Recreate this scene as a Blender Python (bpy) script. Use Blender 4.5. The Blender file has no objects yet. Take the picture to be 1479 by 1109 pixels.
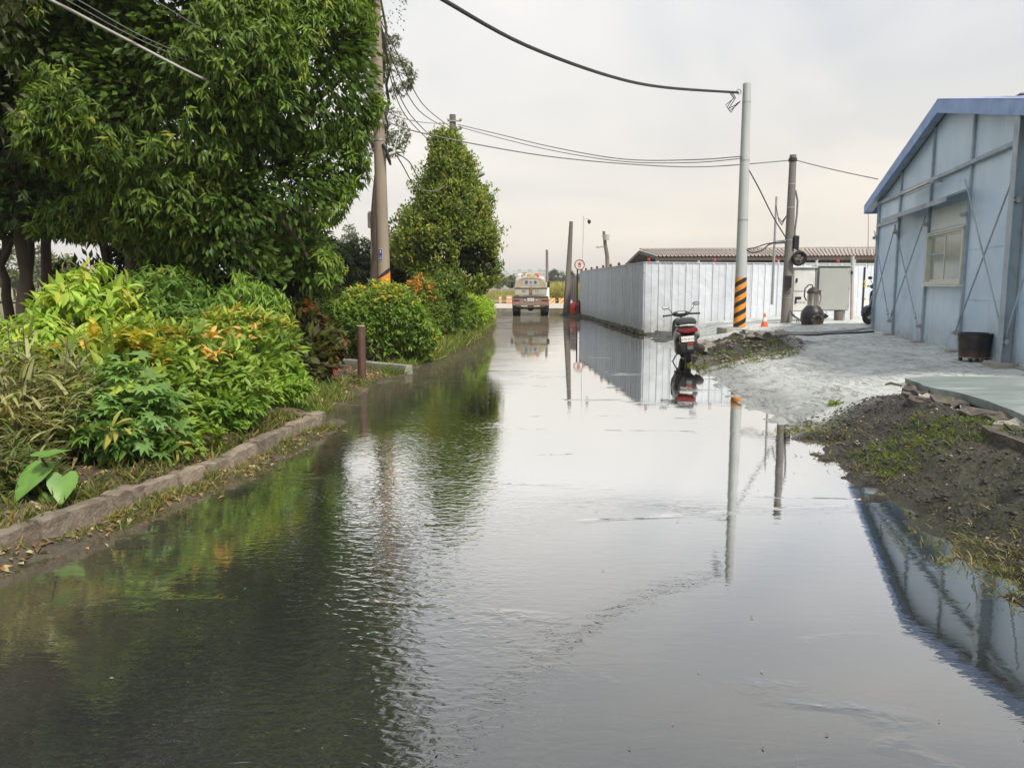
import bpy, math, random
import numpy as np
from math import radians, sin, cos, pi, atan, tan, sqrt, atan2
from mathutils import Vector, Matrix

C = bpy.context.scene.collection
scene = bpy.context.scene
random.seed(7)
rng = np.random.default_rng(11)

# ------------------------------------------------------------------ camera
IW, IH, FOC, CAMZ, HORIZON = 1479.0, 1109.0, 1110.0, 1.55, 413.0
PITCH = atan((IH / 2 - HORIZON) / FOC)
cam_d = bpy.data.cameras.new('camera')
cam_d.sensor_width = 36.0
cam_d.lens = FOC / IW * 36.0
cam_d.clip_start = 0.05
cam_d.clip_end = 6000
cam = bpy.data.objects.new('camera', cam_d)
C.objects.link(cam)
cam.location = (0, 0, CAMZ)
cam.rotation_euler = (pi / 2 - PITCH, 0, 0)
scene.camera = cam

# ------------------------------------------------------------------ sky, sun, exposure
SUN_EL, SUN_AZ = radians(50), radians(146)      # azimuth clockwise from +Y: to the right and a little behind the camera
world = bpy.data.worlds.new("World")
scene.world = world
world.use_nodes = True
wt = world.node_tree
for n_ in list(wt.nodes):
    wt.nodes.remove(n_)
wn, wl = wt.nodes.new, wt.links.new
sky = wn('ShaderNodeTexSky'); sky.sky_type = 'NISHITA'; sky.sun_disc = False
sky.sun_elevation = SUN_EL; sky.sun_rotation = SUN_AZ; sky.dust_density = 4.0; sky.air_density = 1.5
tc = wn('ShaderNodeTexCoord')
sep = wn('ShaderNodeSeparateXYZ'); wl(tc.outputs['Generated'], sep.inputs[0])
# cloud sheet: project the direction on a plane so that the clouds flatten towards the horizon
zc = wn('ShaderNodeMath'); zc.operation = 'MAXIMUM'; wl(sep.outputs['Z'], zc.inputs[0]); zc.inputs[1].default_value = 0.0
za = wn('ShaderNodeMath'); za.operation = 'ADD'; wl(zc.outputs[0], za.inputs[0]); za.inputs[1].default_value = 0.22
dx = wn('ShaderNodeMath'); dx.operation = 'DIVIDE'; wl(sep.outputs['X'], dx.inputs[0]); wl(za.outputs[0], dx.inputs[1])
dy = wn('ShaderNodeMath'); dy.operation = 'DIVIDE'; wl(sep.outputs['Y'], dy.inputs[0]); wl(za.outputs[0], dy.inputs[1])
cmb = wn('ShaderNodeCombineXYZ'); wl(dx.outputs[0], cmb.inputs[0]); wl(dy.outputs[0], cmb.inputs[1])
nz = wn('ShaderNodeTexNoise'); nz.inputs['Scale'].default_value = 0.8; nz.inputs['Detail'].default_value = 4.5
nz.inputs['Roughness'].default_value = 0.5; nz.inputs['Distortion'].default_value = 0.5
wl(cmb.outputs[0], nz.inputs['Vector'])
cr = wn('ShaderNodeValToRGB')
cr.color_ramp.elements[0].position = 0.39; cr.color_ramp.elements[0].color = (4.9, 5.25, 5.8, 1)
cr.color_ramp.elements[1].position = 0.62; cr.color_ramp.elements[1].color = (7.9, 7.6, 7.2, 1)
wl(nz.outputs['Fac'], cr.inputs['Fac'])
# the low sky is a warm, hazy white
hr = wn('ShaderNodeMapRange'); hr.inputs['From Min'].default_value = 0.0; hr.inputs['From Max'].default_value = 0.33
hr.inputs['To Min'].default_value = 0.85; hr.inputs['To Max'].default_value = 0.0
wl(zc.outputs[0], hr.inputs['Value'])
hx = wn('ShaderNodeMapRange'); hx.inputs['From Min'].default_value = -0.7; hx.inputs['From Max'].default_value = 0.3
wl(sep.outputs['X'], hx.inputs['Value'])
hc = wn('ShaderNodeMix'); hc.data_type = 'RGBA'
hc.inputs['A'].default_value = (7.2, 7.1, 6.9, 1); hc.inputs['B'].default_value = (8.6, 7.55, 6.05, 1)
wl(hx.outputs['Result'], hc.inputs['Factor'])
mh = wn('ShaderNodeMix'); mh.data_type = 'RGBA'
wl(hr.outputs['Result'], mh.inputs['Factor']); wl(cr.outputs['Color'], mh.inputs['A']); wl(hc.outputs['Result'], mh.inputs['B'])
ms = wn('ShaderNodeMix'); ms.data_type = 'RGBA'; ms.inputs['Factor'].default_value = 0.9
wl(sky.outputs['Color'], ms.inputs['A']); wl(mh.outputs['Result'], ms.inputs['B'])
bg = wn('ShaderNodeBackground'); bg.inputs['Strength'].default_value = 0.1
wl(ms.outputs['Result'], bg.inputs['Color'])
wo = wn('ShaderNodeOutputWorld'); wl(bg.outputs[0], wo.inputs['Surface'])

sun_d = bpy.data.lights.new('sun', 'SUN')
sun_d.energy = 3.2
sun_d.angle = radians(10)
sun_d.color = (1.0, 0.93, 0.82)
sun = bpy.data.objects.new('sun', sun_d)
C.objects.link(sun)
sdir = Vector((sin(SUN_AZ) * cos(SUN_EL), cos(SUN_AZ) * cos(SUN_EL), sin(SUN_EL)))
sun.rotation_euler = sdir.to_track_quat('Z', 'Y').to_euler()
sun.location = (20, -10, 30)

scene.view_settings.view_transform = 'Standard'
scene.view_settings.look = 'None'
scene.view_settings.exposure = 0.47
scene.view_settings.gamma = 1.0
scene.view_settings.use_curve_mapping = False
scene.render.engine = 'CYCLES'
scene.cycles.max_bounces = 8
scene.cycles.transparent_max_bounces = 8
scene.cycles.caustics_reflective = False
scene.cycles.caustics_refractive = False

# ------------------------------------------------------------------ measuring helpers
FWD = Vector((0, cos(PITCH), -sin(PITCH)))
UPV = Vector((0, sin(PITCH), cos(PITCH)))
EYE = Vector((0, 0, CAMZ))

def ray(px, py):
    return FWD * FOC + Vector((1, 0, 0)) * (px - IW / 2) + UPV * (IH / 2 - py)

def G(px, py, z=0.0):
    d = ray(px, py)
    return EYE + d * ((z - CAMZ) / d.z)

def D(px, py, Y):
    d = ray(px, py)
    return EYE + d * (Y / d.y)

def lerp(a, b, t):
    return a + (b - a) * t

def tag(o, label=None, cat=None, group=None, kind=None):
    if label: o['label'] = label
    if cat: o['category'] = cat
    if group: o['group'] = group
    if kind: o['kind'] = kind
    return o

WLOC = {}

def thing(name, label, cat, loc, rot=(0, 0, 0), group=None):
    o = bpy.data.objects.new(name, None)
    C.objects.link(o)
    o.location = loc
    o.rotation_euler = rot
    o.empty_display_size = 0.2
    WLOC[o] = Vector(loc)
    return tag(o, label, cat, group)

def origin_of(parent):
    while parent is not None:
        if parent in WLOC:
            return WLOC[parent]
        parent = parent.parent
    return Vector((0, 0, 0))

def copy_tree(o, parent=None):
    c = o.copy()
    C.objects.link(c)
    if parent is not None:
        c.parent = parent
    for ch in list(o.children):
        copy_tree(ch, c)
    return c

# ------------------------------------------------------------------ mesh builder
class MB:
    def __init__(self):
        self.v, self.f, self.m = [], [], []

    def add(self, vs, fs, mi=0):
        b = len(self.v)
        self.v.extend([tuple(p) for p in vs])
        for f in fs:
            self.f.append(tuple(i + b for i in f))
            self.m.append(mi)
        return self

    def box(self, c, s, rot=None, mi=0):
        hx_, hy_, hz_ = s[0] / 2, s[1] / 2, s[2] / 2
        vs = [Vector((x, y, z)) for x in (-hx_, hx_) for y in (-hy_, hy_) for z in (-hz_, hz_)]
        if rot is not None:
            vs = [rot @ p for p in vs]
        c = Vector(c)
        return self.add([p + c for p in vs], [(0, 1, 3, 2), (4, 6, 7, 5), (0, 4, 5, 1), (2, 3, 7, 6), (0, 2, 6, 4), (1, 5, 7, 3)], mi)

    def beam(self, p0, p1, w, h, up=(0, 0, 1), mi=0):
        p0, p1 = Vector(p0), Vector(p1)
        d = (p1 - p0)
        L = d.length
        d.normalize()
        u = Vector(up)
        s = d.cross(u)
        if s.length < 1e-5:
            s = d.cross(Vector((0, 1, 0)))
        s.normalize()
        u = s.cross(d)
        rot = Matrix((s, d, u)).transposed()
        return self.box((p0 + p1) / 2, (w, L, h), rot, mi)

    def rings(self, rs, caps=True, mi=0, closed=True):
        n = len(rs[0])
        vs = [p for r in rs for p in r]
        fs = []
        for i in range(len(rs) - 1):
            for k in range(n if closed else n - 1):
                a, b = i * n + k, i * n + (k + 1) % n
                fs.append((a, b, b + n, a + n))
        if caps:
            fs.append(tuple(reversed(range(n))))
            fs.append(tuple(range((len(rs) - 1) * n, len(rs) * n)))
        return self.add(vs, fs, mi)

    def tube(self, pts, r, n=6, caps=True, mi=0):
        pts = [Vector(p) for p in pts]
        rr = r if isinstance(r, (list, tuple)) else [r] * len(pts)
        t0 = (pts[1] - pts[0]).normalized()
        a = Vector((0, 0, 1)) if abs(t0.z) < 0.9 else Vector((1, 0, 0))
        nrm = (a - t0 * a.dot(t0)).normalized()
        rs = []
        for i, p in enumerate(pts):
            if i == 0: t = pts[1] - pts[0]
            elif i == len(pts) - 1: t = pts[-1] - pts[-2]
            else: t = pts[i + 1] - pts[i - 1]
            t.normalize()
            nrm = (nrm - t * nrm.dot(t))
            if nrm.length < 1e-6: nrm = t.orthogonal()
            nrm.normalize()
            b = t.cross(nrm)
            rs.append([p + (nrm * cos(2 * pi * k / n) + b * sin(2 * pi * k / n)) * rr[i] for k in range(n)])
        return self.rings(rs, caps, mi)

    def cyl(self, p0, p1, r0, r1=None, n=14, caps=True, mi=0):
        return self.tube([p0, p1], [r0, r0 if r1 is None else r1], n, caps, mi)

    def lathe(self, prof, c=(0, 0, 0), axis='Z', n=18, mi=0, caps=True):
        c = Vector(c)
        rs = []
        for r, h in prof:
            ring = []
            for k in range(n):
                a = 2 * pi * k / n
                if axis == 'Z': p = Vector((r * cos(a), r * sin(a), h))
                elif axis == 'X': p = Vector((h, r * cos(a), r * sin(a)))
                else: p = Vector((r * sin(a), h, r * cos(a)))
                ring.append(c + p)
            rs.append(ring)
        return self.rings(rs, caps, mi)

    def ball(self, c, r, nu=10, nv=6, mi=0):
        if not isinstance(r, (tuple, list)): r = (r, r, r)
        c = Vector(c)
        rs = []
        for i in range(nv + 1):
            th = pi * (0.02 + 0.96 * i / nv)
            rs.append([c + Vector((r[0] * sin(th) * cos(2 * pi * k / nu), r[1] * sin(th) * sin(2 * pi * k / nu), -r[2] * cos(th))) for k in range(nu)])
        return self.rings(rs, True, mi)

    def prism(self, poly, ext, mi=0):
        e = Vector(ext)
        a = [Vector(p) for p in poly]
        n = len(a)
        vs = a + [p + e for p in a]
        fs = [tuple(reversed(range(n))), tuple(range(n, 2 * n))]
        for k in range(n):
            k2 = (k + 1) % n
            fs.append((k, k2, k2 + n, k + n))
        return self.add(vs, fs, mi)

    def torus(self, c, R, r, axis='X', n=20, m=8, mi=0, sq=1.0):
        c = Vector(c)
        rs = []
        for i in range(n + 1):
            a = 2 * pi * i / n
            ring = []
            for k in range(m):
                b = 2 * pi * k / m
                q, h = R + r * cos(b), r * sq * sin(b)
                if axis == 'X': p = Vector((h, q * cos(a), q * sin(a)))
                elif axis == 'Z': p = Vector((q * cos(a), q * sin(a), h))
                else: p = Vector((q * cos(a), h, q * sin(a)))
                ring.append(c + p)
            rs.append(ring)
        return self.rings(rs, False, mi)

    def build(self, name, mats, parent=None, smooth=True, angle=38, bevel=0.0, local=False, seg=2):
        me = bpy.data.meshes.new(name)
        off = Vector((0, 0, 0)) if local else origin_of(parent)
        me.from_pydata([(p[0] - off.x, p[1] - off.y, p[2] - off.z) for p in self.v], [], self.f)
        if not isinstance(mats, (list, tuple)): mats = [mats]
        for m_ in mats: me.materials.append(m_)
        if len(mats) > 1: me.polygons.foreach_set('material_index', self.m)
        if smooth:
            me.shade_smooth()
            me.set_sharp_from_angle(angle=radians(angle))
        me.update()
        o = bpy.data.objects.new(name, me)
        C.objects.link(o)
        if parent is not None: o.parent = parent
        if bevel:
            b = o.modifiers.new('bevel', 'BEVEL')
            b.width = bevel; b.segments = seg; b.limit_method = 'ANGLE'; b.angle_limit = radians(40)
        return o

def clone(o, loc=None, rot=None, parent=None):
    c = o.copy()
    C.objects.link(c)
    if parent is not None: c.parent = parent
    if loc is not None: c.location = loc
    if rot is not None: c.rotation_euler = rot
    return c

def grid_object(name, xs, ys, hfun, mat, kind='structure', attrs=None, parent=None):
    """a height field over the grid xs(y,i) x ys; xs is an array [ny,nx]"""
    ny, nx = xs.shape
    yy = np.repeat(ys[:, None], nx, 1)
    zz = hfun(xs, yy)
    co = np.stack([xs, yy, zz], -1).reshape(-1, 3)
    idx = np.arange(ny * nx).reshape(ny, nx)
    q = np.stack([idx[:-1, :-1], idx[:-1, 1:], idx[1:, 1:], idx[1:, :-1]], -1).reshape(-1, 4)
    me = bpy.data.meshes.new(name)
    me.vertices.add(len(co)); me.vertices.foreach_set('co', co.ravel().astype(np.float32))
    me.loops.add(q.size); me.loops.foreach_set('vertex_index', q.ravel().astype(np.int32))
    me.polygons.add(len(q)); me.polygons.foreach_set('loop_start', (np.arange(len(q)) * 4).astype(np.int32))
    me.polygons.foreach_set('loop_total', np.full(len(q), 4, np.int32))
    me.update(); me.validate()
    me.shade_smooth()
    for k, fn in (attrs or {}).items():
        a = me.attributes.new(k, 'FLOAT', 'POINT')
        a.data.foreach_set('value', fn(xs, yy).ravel().astype(np.float32))
    me.materials.append(mat)
    o = bpy.data.objects.new(name, me)
    C.objects.link(o)
    if parent is not None: o.parent = parent
    elif kind: o['kind'] = kind
    return o

class Noise3:
    """cheap smooth noise: a sum of sines with random directions"""
    def __init__(self, seed, freq, octv=3, k=7):
        r = np.random.default_rng(seed)
        self.w = []
        for o in range(octv):
            d = r.normal(size=(k, 3)); d /= np.linalg.norm(d, axis=1)[:, None]
            self.w.append((d * freq * 2 ** o * r.uniform(.7, 1.3, (k, 1)), r.uniform(0, 6.28, k), .55 ** o))
    def __call__(self, x, y, z=0.0):
        x = np.asarray(x, float); y = np.asarray(y, float); z = np.zeros_like(x) + z
        t = 0
        for kv, ph, amp in self.w:
            for (a, b, c), p in zip(kv, ph):
                t = t + amp * np.sin(a * x + b * y + c * z + p)
        return t / sqrt(len(self.w[0][1])) * 0.8

def smooth01(a, b, x):
    t = np.clip((np.asarray(x, float) - a) / (b - a), 0, 1)
    return t * t * (3 - 2 * t)

# ------------------------------------------------------------------ materials
def new_mat(name):
    m = bpy.data.materials.new(name)
    m.use_nodes = True
    nt = m.node_tree
    for n in list(nt.nodes): nt.nodes.remove(n)
    out = nt.nodes.new('ShaderNodeOutputMaterial')
    return m, nt, nt.nodes.new, nt.links.new, out

def setin(node, **kw):
    for k, v in kw.items():
        node.inputs[k.replace('_', ' ')].default_value = v

def rgba(c):
    return (c[0], c[1], c[2], 1.0)

def noise_node(nt, vec, scale, detail=4, rough=.55, dist=0.0):
    n = nt.nodes.new('ShaderNodeTexNoise')
    n.inputs['Scale'].default_value = scale; n.inputs['Detail'].default_value = detail
    n.inputs['Roughness'].default_value = rough; n.inputs['Distortion'].default_value = dist
    if vec is not None: nt.links.new(vec, n.inputs['Vector'])
    return n

def ramp_node(nt, fac, stops):
    r = nt.nodes.new('ShaderNodeValToRGB')
    el = r.color_ramp.elements
    while len(el) > 1: el.remove(el[-1])
    el[0].position = stops[0][0]; el[0].color = rgba(stops[0][1])
    for p, c in stops[1:]:
        e = el.new(p); e.color = rgba(c)
    nt.links.new(fac, r.inputs['Fac'])
    return r

def mixc(nt, fac, a, b, mode='MIX'):
    m = nt.nodes.new('ShaderNodeMix'); m.data_type = 'RGBA'; m.blend_type = mode
    for key, v in (('Factor', fac), ('A', a), ('B', b)):
        if hasattr(v, 'is_linked') or hasattr(v, 'links'):
            nt.links.new(v, m.inputs[key])
        elif key == 'Factor': m.inputs[key].default_value = v
        else: m.inputs[key].default_value = rgba(v)
    return m.outputs['Result']

def mathn(nt, op, a, b=None, clamp=False):
    m = nt.nodes.new('ShaderNodeMath'); m.operation = op; m.use_clamp = clamp
    for i, v in enumerate((a, b)):
        if v is None: continue
        if hasattr(v, 'links'): nt.links.new(v, m.inputs[i])
        else: m.inputs[i].default_value = v
    return m.outputs[0]

def maprange(nt, v, a, b, c=0.0, d=1.0):
    m = nt.nodes.new('ShaderNodeMapRange')
    m.inputs['From Min'].default_value = a; m.inputs['From Max'].default_value = b
    m.inputs['To Min'].default_value = c; m.inputs['To Max'].default_value = d
    nt.links.new(v, m.inputs['Value'])
    return m.outputs['Result']

def M(name, c1, c2=None, scale=4.0, rough=.6, metal=0.0, bump=0.0, bscale=None, stretch=(1, 1, 1), dirt=None, dirt_scale=2.0, dirt_amt=.5, rvar=.1, spec=.5, rnd=0.0):
    """a plain surface: two colours mixed by noise, optional dirt blotches, roughness wear and bump"""
    m, nt, N, L, out = new_mat(name)
    b = N('ShaderNodeBsdfPrincipled')
    L(b.outputs[0], out.inputs[0])
    t = N('ShaderNodeTexCoord')
    mp = N('ShaderNodeMapping'); mp.inputs['Scale'].default_value = stretch
    L(t.outputs['Object'], mp.inputs['Vector'])
    v = mp.outputs['Vector']
    c2 = c2 or tuple(x * .75 for x in c1)
    n1 = noise_node(nt, v, scale, 6, .6)
    f1 = maprange(nt, n1.outputs['Fac'], .32, .68)
    col = mixc(nt, f1, c1, c2)
    if dirt:
        n2 = noise_node(nt, v, dirt_scale, 8, .68, .6)
        f2 = maprange(nt, n2.outputs['Fac'], .5, .72, 0, dirt_amt)
        col = mixc(nt, f2, col, dirt)
    if rnd:
        oi = N('ShaderNodeObjectInfo')
        k = maprange(nt, oi.outputs['Random'], 0, 1, 1 - rnd, 1 + rnd)
        hsv = N('ShaderNodeHueSaturation'); L(col, hsv.inputs['Color']); L(k, hsv.inputs['Value'])
        col = hsv.outputs['Color']
    L(col, b.inputs['Base Color'])
    L(maprange(nt, n1.outputs['Fac'], .3, .7, max(.02, rough - rvar), min(1, rough + rvar)), b.inputs['Roughness'])
    b.inputs['Metallic'].default_value = metal
    b.inputs['Specular IOR Level'].default_value = spec
    if bump:
        n3 = noise_node(nt, v, bscale or scale * 6, 6, .65)
        bp = N('ShaderNodeBump'); bp.inputs['Strength'].default_value = 1.0; bp.inputs['Distance'].default_value = bump
        L(n3.outputs['Fac'], bp.inputs['Height']); L(bp.outputs[0], b.inputs['Normal'])
    return m

def leaf_material(name, rough=.42, trans=.32, spec=.5):
    m, nt, N, L, out = new_mat(name)
    at = N('ShaderNodeAttribute'); at.attribute_name = 'leaf_colour'
    b = N('ShaderNodeBsdfPrincipled'); L(at.outputs['Color'], b.inputs['Base Color'])
    b.inputs['Roughness'].default_value = rough; b.inputs['Specular IOR Level'].default_value = spec
    tr = N('ShaderNodeBsdfTranslucent')
    c = mixc(nt, 1.0, at.outputs['Color'], (1.5, 1.45, .7), 'MULTIPLY'); L(c, tr.inputs['Color'])
    mx = N('ShaderNodeMixShader'); mx.inputs[0].default_value = trans
    L(b.outputs[0], mx.inputs[1]); L(tr.outputs[0], mx.inputs[2]); L(mx.outputs[0], out.inputs[0])
    return m

MAT = {}
MAT['leaf'] = leaf_material('glossy leaf', .5, .36, .38)
MAT['leaf_soft'] = leaf_material('soft leaf', .6, .4, .3)
MAT['bark'] = M('bark', (.1, .075, .055), (.05, .038, .03), 5, .85, bump=.02, bscale=18, stretch=(1, 1, .3))
MAT['stem'] = M('stem', (.09, .08, .04), (.06, .05, .03), 8, .8)
MAT['pole_brown'] = M('aged spun concrete', (.34, .28, .215), (.26, .215, .17), 3, .85, bump=.004, bscale=40, stretch=(1, 1, .25), dirt=(.14, .11, .09), dirt_scale=2.2, dirt_amt=.55)
MAT['pole_grey'] = M('grey painted pole', (.46, .485, .48), (.38, .405, .40), 3, .6, bump=.002, bscale=30, stretch=(1, 1, .2), dirt=(.25, .26, .24), dirt_scale=1.6, dirt_amt=.5)
MAT['pole_dark'] = M('dark weathered concrete', (.2, .18, .16), (.12, .11, .1), 3, .9, bump=.004, bscale=30, stretch=(1, 1, .2), dirt=(.06, .055, .05), dirt_scale=2)
MAT['cable'] = M('black cable', (.02, .02, .022), (.03, .03, .03), 5, .6)
MAT['cable_grey'] = M('grey cable', (.2, .2, .21), (.15, .15, .16), 5, .5)
MAT['cable_white'] = M('pale cable', (.5, .49, .47), (.4, .39, .37), 5, .5)
MAT['steel'] = M('galvanised steel', (.45, .46, .47), (.33, .34, .35), 9, .42, .6)
MAT['stainless'] = M('stainless steel', (.55, .52, .47), (.4, .37, .32), 7, .3, .9, stretch=(1, 1, .2))
MAT['black'] = M('black plastic', (.015, .015, .017), (.022, .022, .024), 8, .42)
MAT['black_rough'] = M('black cast iron', (.022, .02, .019), (.045, .035, .028), 14, .6, bump=.004, bscale=60, dirt=(.09, .06, .035), dirt_scale=5, dirt_amt=.35)
MAT['rubber'] = M('tyre rubber', (.018, .018, .018), (.03, .028, .026), 12, .8, bump=.002)
MAT['white'] = M('white enamel', (.72, .72, .7), (.62, .62, .6), 3, .45, dirt=(.4, .37, .32), dirt_scale=3, dirt_amt=.35)
MAT['box_grey'] = M('grey cabinet paint', (.4, .41, .39), (.36, .37, .35), 2, .5, dirt=(.3, .3, .28), dirt_scale=2, dirt_amt=.4)
MAT['red'] = M('red plastic', (.5, .03, .025), (.4, .02, .02), 6, .35)
MAT['dark_red'] = M('dark red paint', (.2, .03, .03), (.1, .02, .02), 6, .5, dirt=(.04, .03, .03))
MAT['orange'] = M('orange plastic', (.75, .17, .04), (.6, .12, .03), 6, .5, dirt=(.3, .15, .08), dirt_scale=4, dirt_amt=.5)
MAT['bollard'] = M('brown painted steel', (.11, .055, .042), (.075, .04, .032), 6, .55, bump=.002, dirt=(.16, .1, .07), dirt_scale=5)
MAT['purple'] = M('lilac plastic bag', (.45, .4, .62), (.38, .34, .55), 6, .5)
MAT['litter'] = leaf_material('fallen leaf', .7, .1, .2)
MAT['stone'] = M('kerb granite', (.33, .275, .215), (.17, .135, .105), 9, .88, bump=.022, bscale=26, dirt=(.075, .08, .035), dirt_scale=6, dirt_amt=.85, rnd=.26)
MAT['concrete'] = M('old concrete', (.36, .345, .31), (.27, .255, .225), 5, .85, bump=.004, bscale=40, dirt=(.15, .14, .1), dirt_scale=4, dirt_amt=.6, rnd=.08)

# ------------------------------------------------------------------ surfaces of the place
def flooded_material():
    m, nt, N, L, out = new_mat('flooded asphalt')
    t = N('ShaderNodeTexCoord'); v = t.outputs['Object']
    big = noise_node(nt, v, .35, 4, .55)
    fine = noise_node(nt, v, 55, 3, .7)
    grit = N('ShaderNodeTexVoronoi'); grit.inputs['Scale'].default_value = 70; L(v, grit.inputs['Vector'])
    col = mixc(nt, maprange(nt, big.outputs['Fac'], .35, .65), (.026, .027, .028), (.040, .041, .039))
    col = mixc(nt, maprange(nt, fine.outputs['Fac'], .4, .62, 0, .85), col, (.022, .023, .023))
    spk = mathn(nt, 'LESS_THAN', grit.outputs['Distance'], .13)
    gsel = noise_node(nt, v, 3.0, 2)
    col = mixc(nt, mathn(nt, 'MULTIPLY', spk, maprange(nt, gsel.outputs['Fac'], .45, .7, 0, .55)), col, (.3, .29, .27))
    # pale silt settled along the left kerb, under the thinnest water
    sz = N('ShaderNodeSeparateXYZ'); L(v, sz.inputs[0])
    kd = mathn(nt, 'SUBTRACT', mathn(nt, 'SUBTRACT', sz.outputs['X'], mathn(nt, 'MULTIPLY', sz.outputs['Y'], .168)), -3.9)
    sn = noise_node(nt, v, 1.2, 5, .65, .6)
    silt = maprange(nt, mathn(nt, 'ADD', kd, mathn(nt, 'MULTIPLY', mathn(nt, 'SUBTRACT', sn.outputs['Fac'], .5), 1.6)), .2, 2.0, 1, 0)
    col = mixc(nt, mathn(nt, 'MULTIPLY', silt, .7), col, (.105, .092, .06))
    dif = N('ShaderNodeBsdfDiffuse'); L(col, dif.inputs['Color'])
    gl = N('ShaderNodeBsdfGlossy'); gl.inputs['Color'].default_value = (.97, .97, .96, 1)
    # ripples: long calm swell plus patches of short wavelets, as a thin sheet of running water has
    mp1 = N('ShaderNodeMapping'); mp1.inputs['Scale'].default_value = (.9, 1.7, 1); mp1.inputs['Rotation'].default_value = (0, 0, .25); L(v, mp1.inputs['Vector'])
    sw = noise_node(nt, mp1.outputs[0], 1.6, 3, .5, .4)
    mp2 = N('ShaderNodeMapping'); mp2.inputs['Scale'].default_value = (1.0, 1.75, 1); mp2.inputs['Rotation'].default_value = (0, 0, .5); L(v, mp2.inputs['Vector'])
    wv = noise_node(nt, mp2.outputs[0], 13, 1.5, .5, .6)
    mp3 = N('ShaderNodeMapping'); mp3.inputs['Scale'].default_value = (1, 3.0, 1); mp3.inputs['Rotation'].default_value = (0, 0, .12); L(v, mp3.inputs['Vector'])
    w3 = noise_node(nt, mp3.outputs[0], 5.5, 3, .6, .6)
    patch = noise_node(nt, v, .55, 3, .55, .5)
    # the film runs thinner, and so rougher, along the middle left of the road
    sx = N('ShaderNodeSeparateXYZ'); L(v, sx.inputs[0])
    band = mathn(nt, 'ABSOLUTE', mathn(nt, 'ADD', sx.outputs['X'], .75))
    bandf = maprange(nt, band, .1, 1.0, 1.0, .0)
    yfade = maprange(nt, sx.outputs['Y'], 8.5, 13, 1, .03)
    pm = mathn(nt, 'MULTIPLY', maprange(nt, patch.outputs['Fac'], .32, .6, .25, 1), mathn(nt, 'MULTIPLY', bandf, yfade))
    h = mathn(nt, 'MULTIPLY', sw.outputs['Fac'], .0007)
    h = mathn(nt, 'ADD', h, mathn(nt, 'MULTIPLY', mathn(nt, 'MULTIPLY', wv.outputs['Fac'], pm), .0054))
    h = mathn(nt, 'ADD', h, mathn(nt, 'MULTIPLY', mathn(nt, 'MULTIPLY', w3.outputs['Fac'], mathn(nt, 'MULTIPLY', maprange(nt, sx.outputs['Y'], 7, 16, 1, .3), maprange(nt, sx.outputs['X'], -.4, 1.2, 1, .35))), .0010))
    # a few ripple fronts that cross the road
    fr = N('ShaderNodeMapping'); fr.inputs['Scale'].default_value = (.10, .52, 1); fr.inputs['Rotation'].default_value = (0, 0, -.16); L(v, fr.inputs['Vector'])
    fn = noise_node(nt, fr.outputs[0], 1.0, 4, .5, .3)
    ridge = mathn(nt, 'ABSOLUTE', mathn(nt, 'SUBTRACT', fn.outputs['Fac'], .5))
    frm = maprange(nt, ridge, 0, .012, 1, 0)
    brk = noise_node(nt, v, 1.1, 3, .6)
    frm = mathn(nt, 'MULTIPLY', frm, maprange(nt, brk.outputs['Fac'], .48, .62, 0, 1))
    h = mathn(nt, 'ADD', h, mathn(nt, 'MULTIPLY', mathn(nt, 'MULTIPLY', frm, wv.outputs['Fac']), .006))
    bp = N('ShaderNodeBump'); bp.inputs['Distance'].default_value = 1.0; bp.inputs['Strength'].default_value = 1.0
    L(h, bp.inputs['Height']); L(bp.outputs[0], gl.inputs['Normal'])
    far = maprange(nt, sx.outputs['Y'], 22, 36, 0, 1)
    fpn = noise_node(nt, mp3.outputs[0], .55, 5, .65, .8)
    farp = mathn(nt, 'MULTIPLY', far, maprange(nt, fpn.outputs['Fac'], .44, .58, 0, 1))
    wet = noise_node(nt, v, .22, 5, .62)
    L(mathn(nt, 'ADD', maprange(nt, wet.outputs['Fac'], .38, .66, .002, .022), mathn(nt, 'MULTIPLY', farp, .22)), gl.inputs['Roughness'])
    fre = N('ShaderNodeFresnel'); fre.inputs['IOR'].default_value = 1.33; L(bp.outputs[0], fre.inputs['Normal'])
    # reflection boosted far above real water's, to brighten the mirrored sky
    f = mathn(nt, 'ADD', mathn(nt, 'MULTIPLY', fre.outputs[0], 4.3), .045, True)
    f = mathn(nt, 'MULTIPLY', f, mathn(nt, 'SUBTRACT', maprange(nt, silt, 0, 1, 1, .3), mathn(nt, 'MULTIPLY', farp, .25)))
    mx = N('ShaderNodeMixShader'); L(f, mx.inputs[0]); L(dif.outputs[0], mx.inputs[1]); L(gl.outputs[0], mx.inputs[2])
    L(mx.outputs[0], out.inputs[0])
    return m

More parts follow.
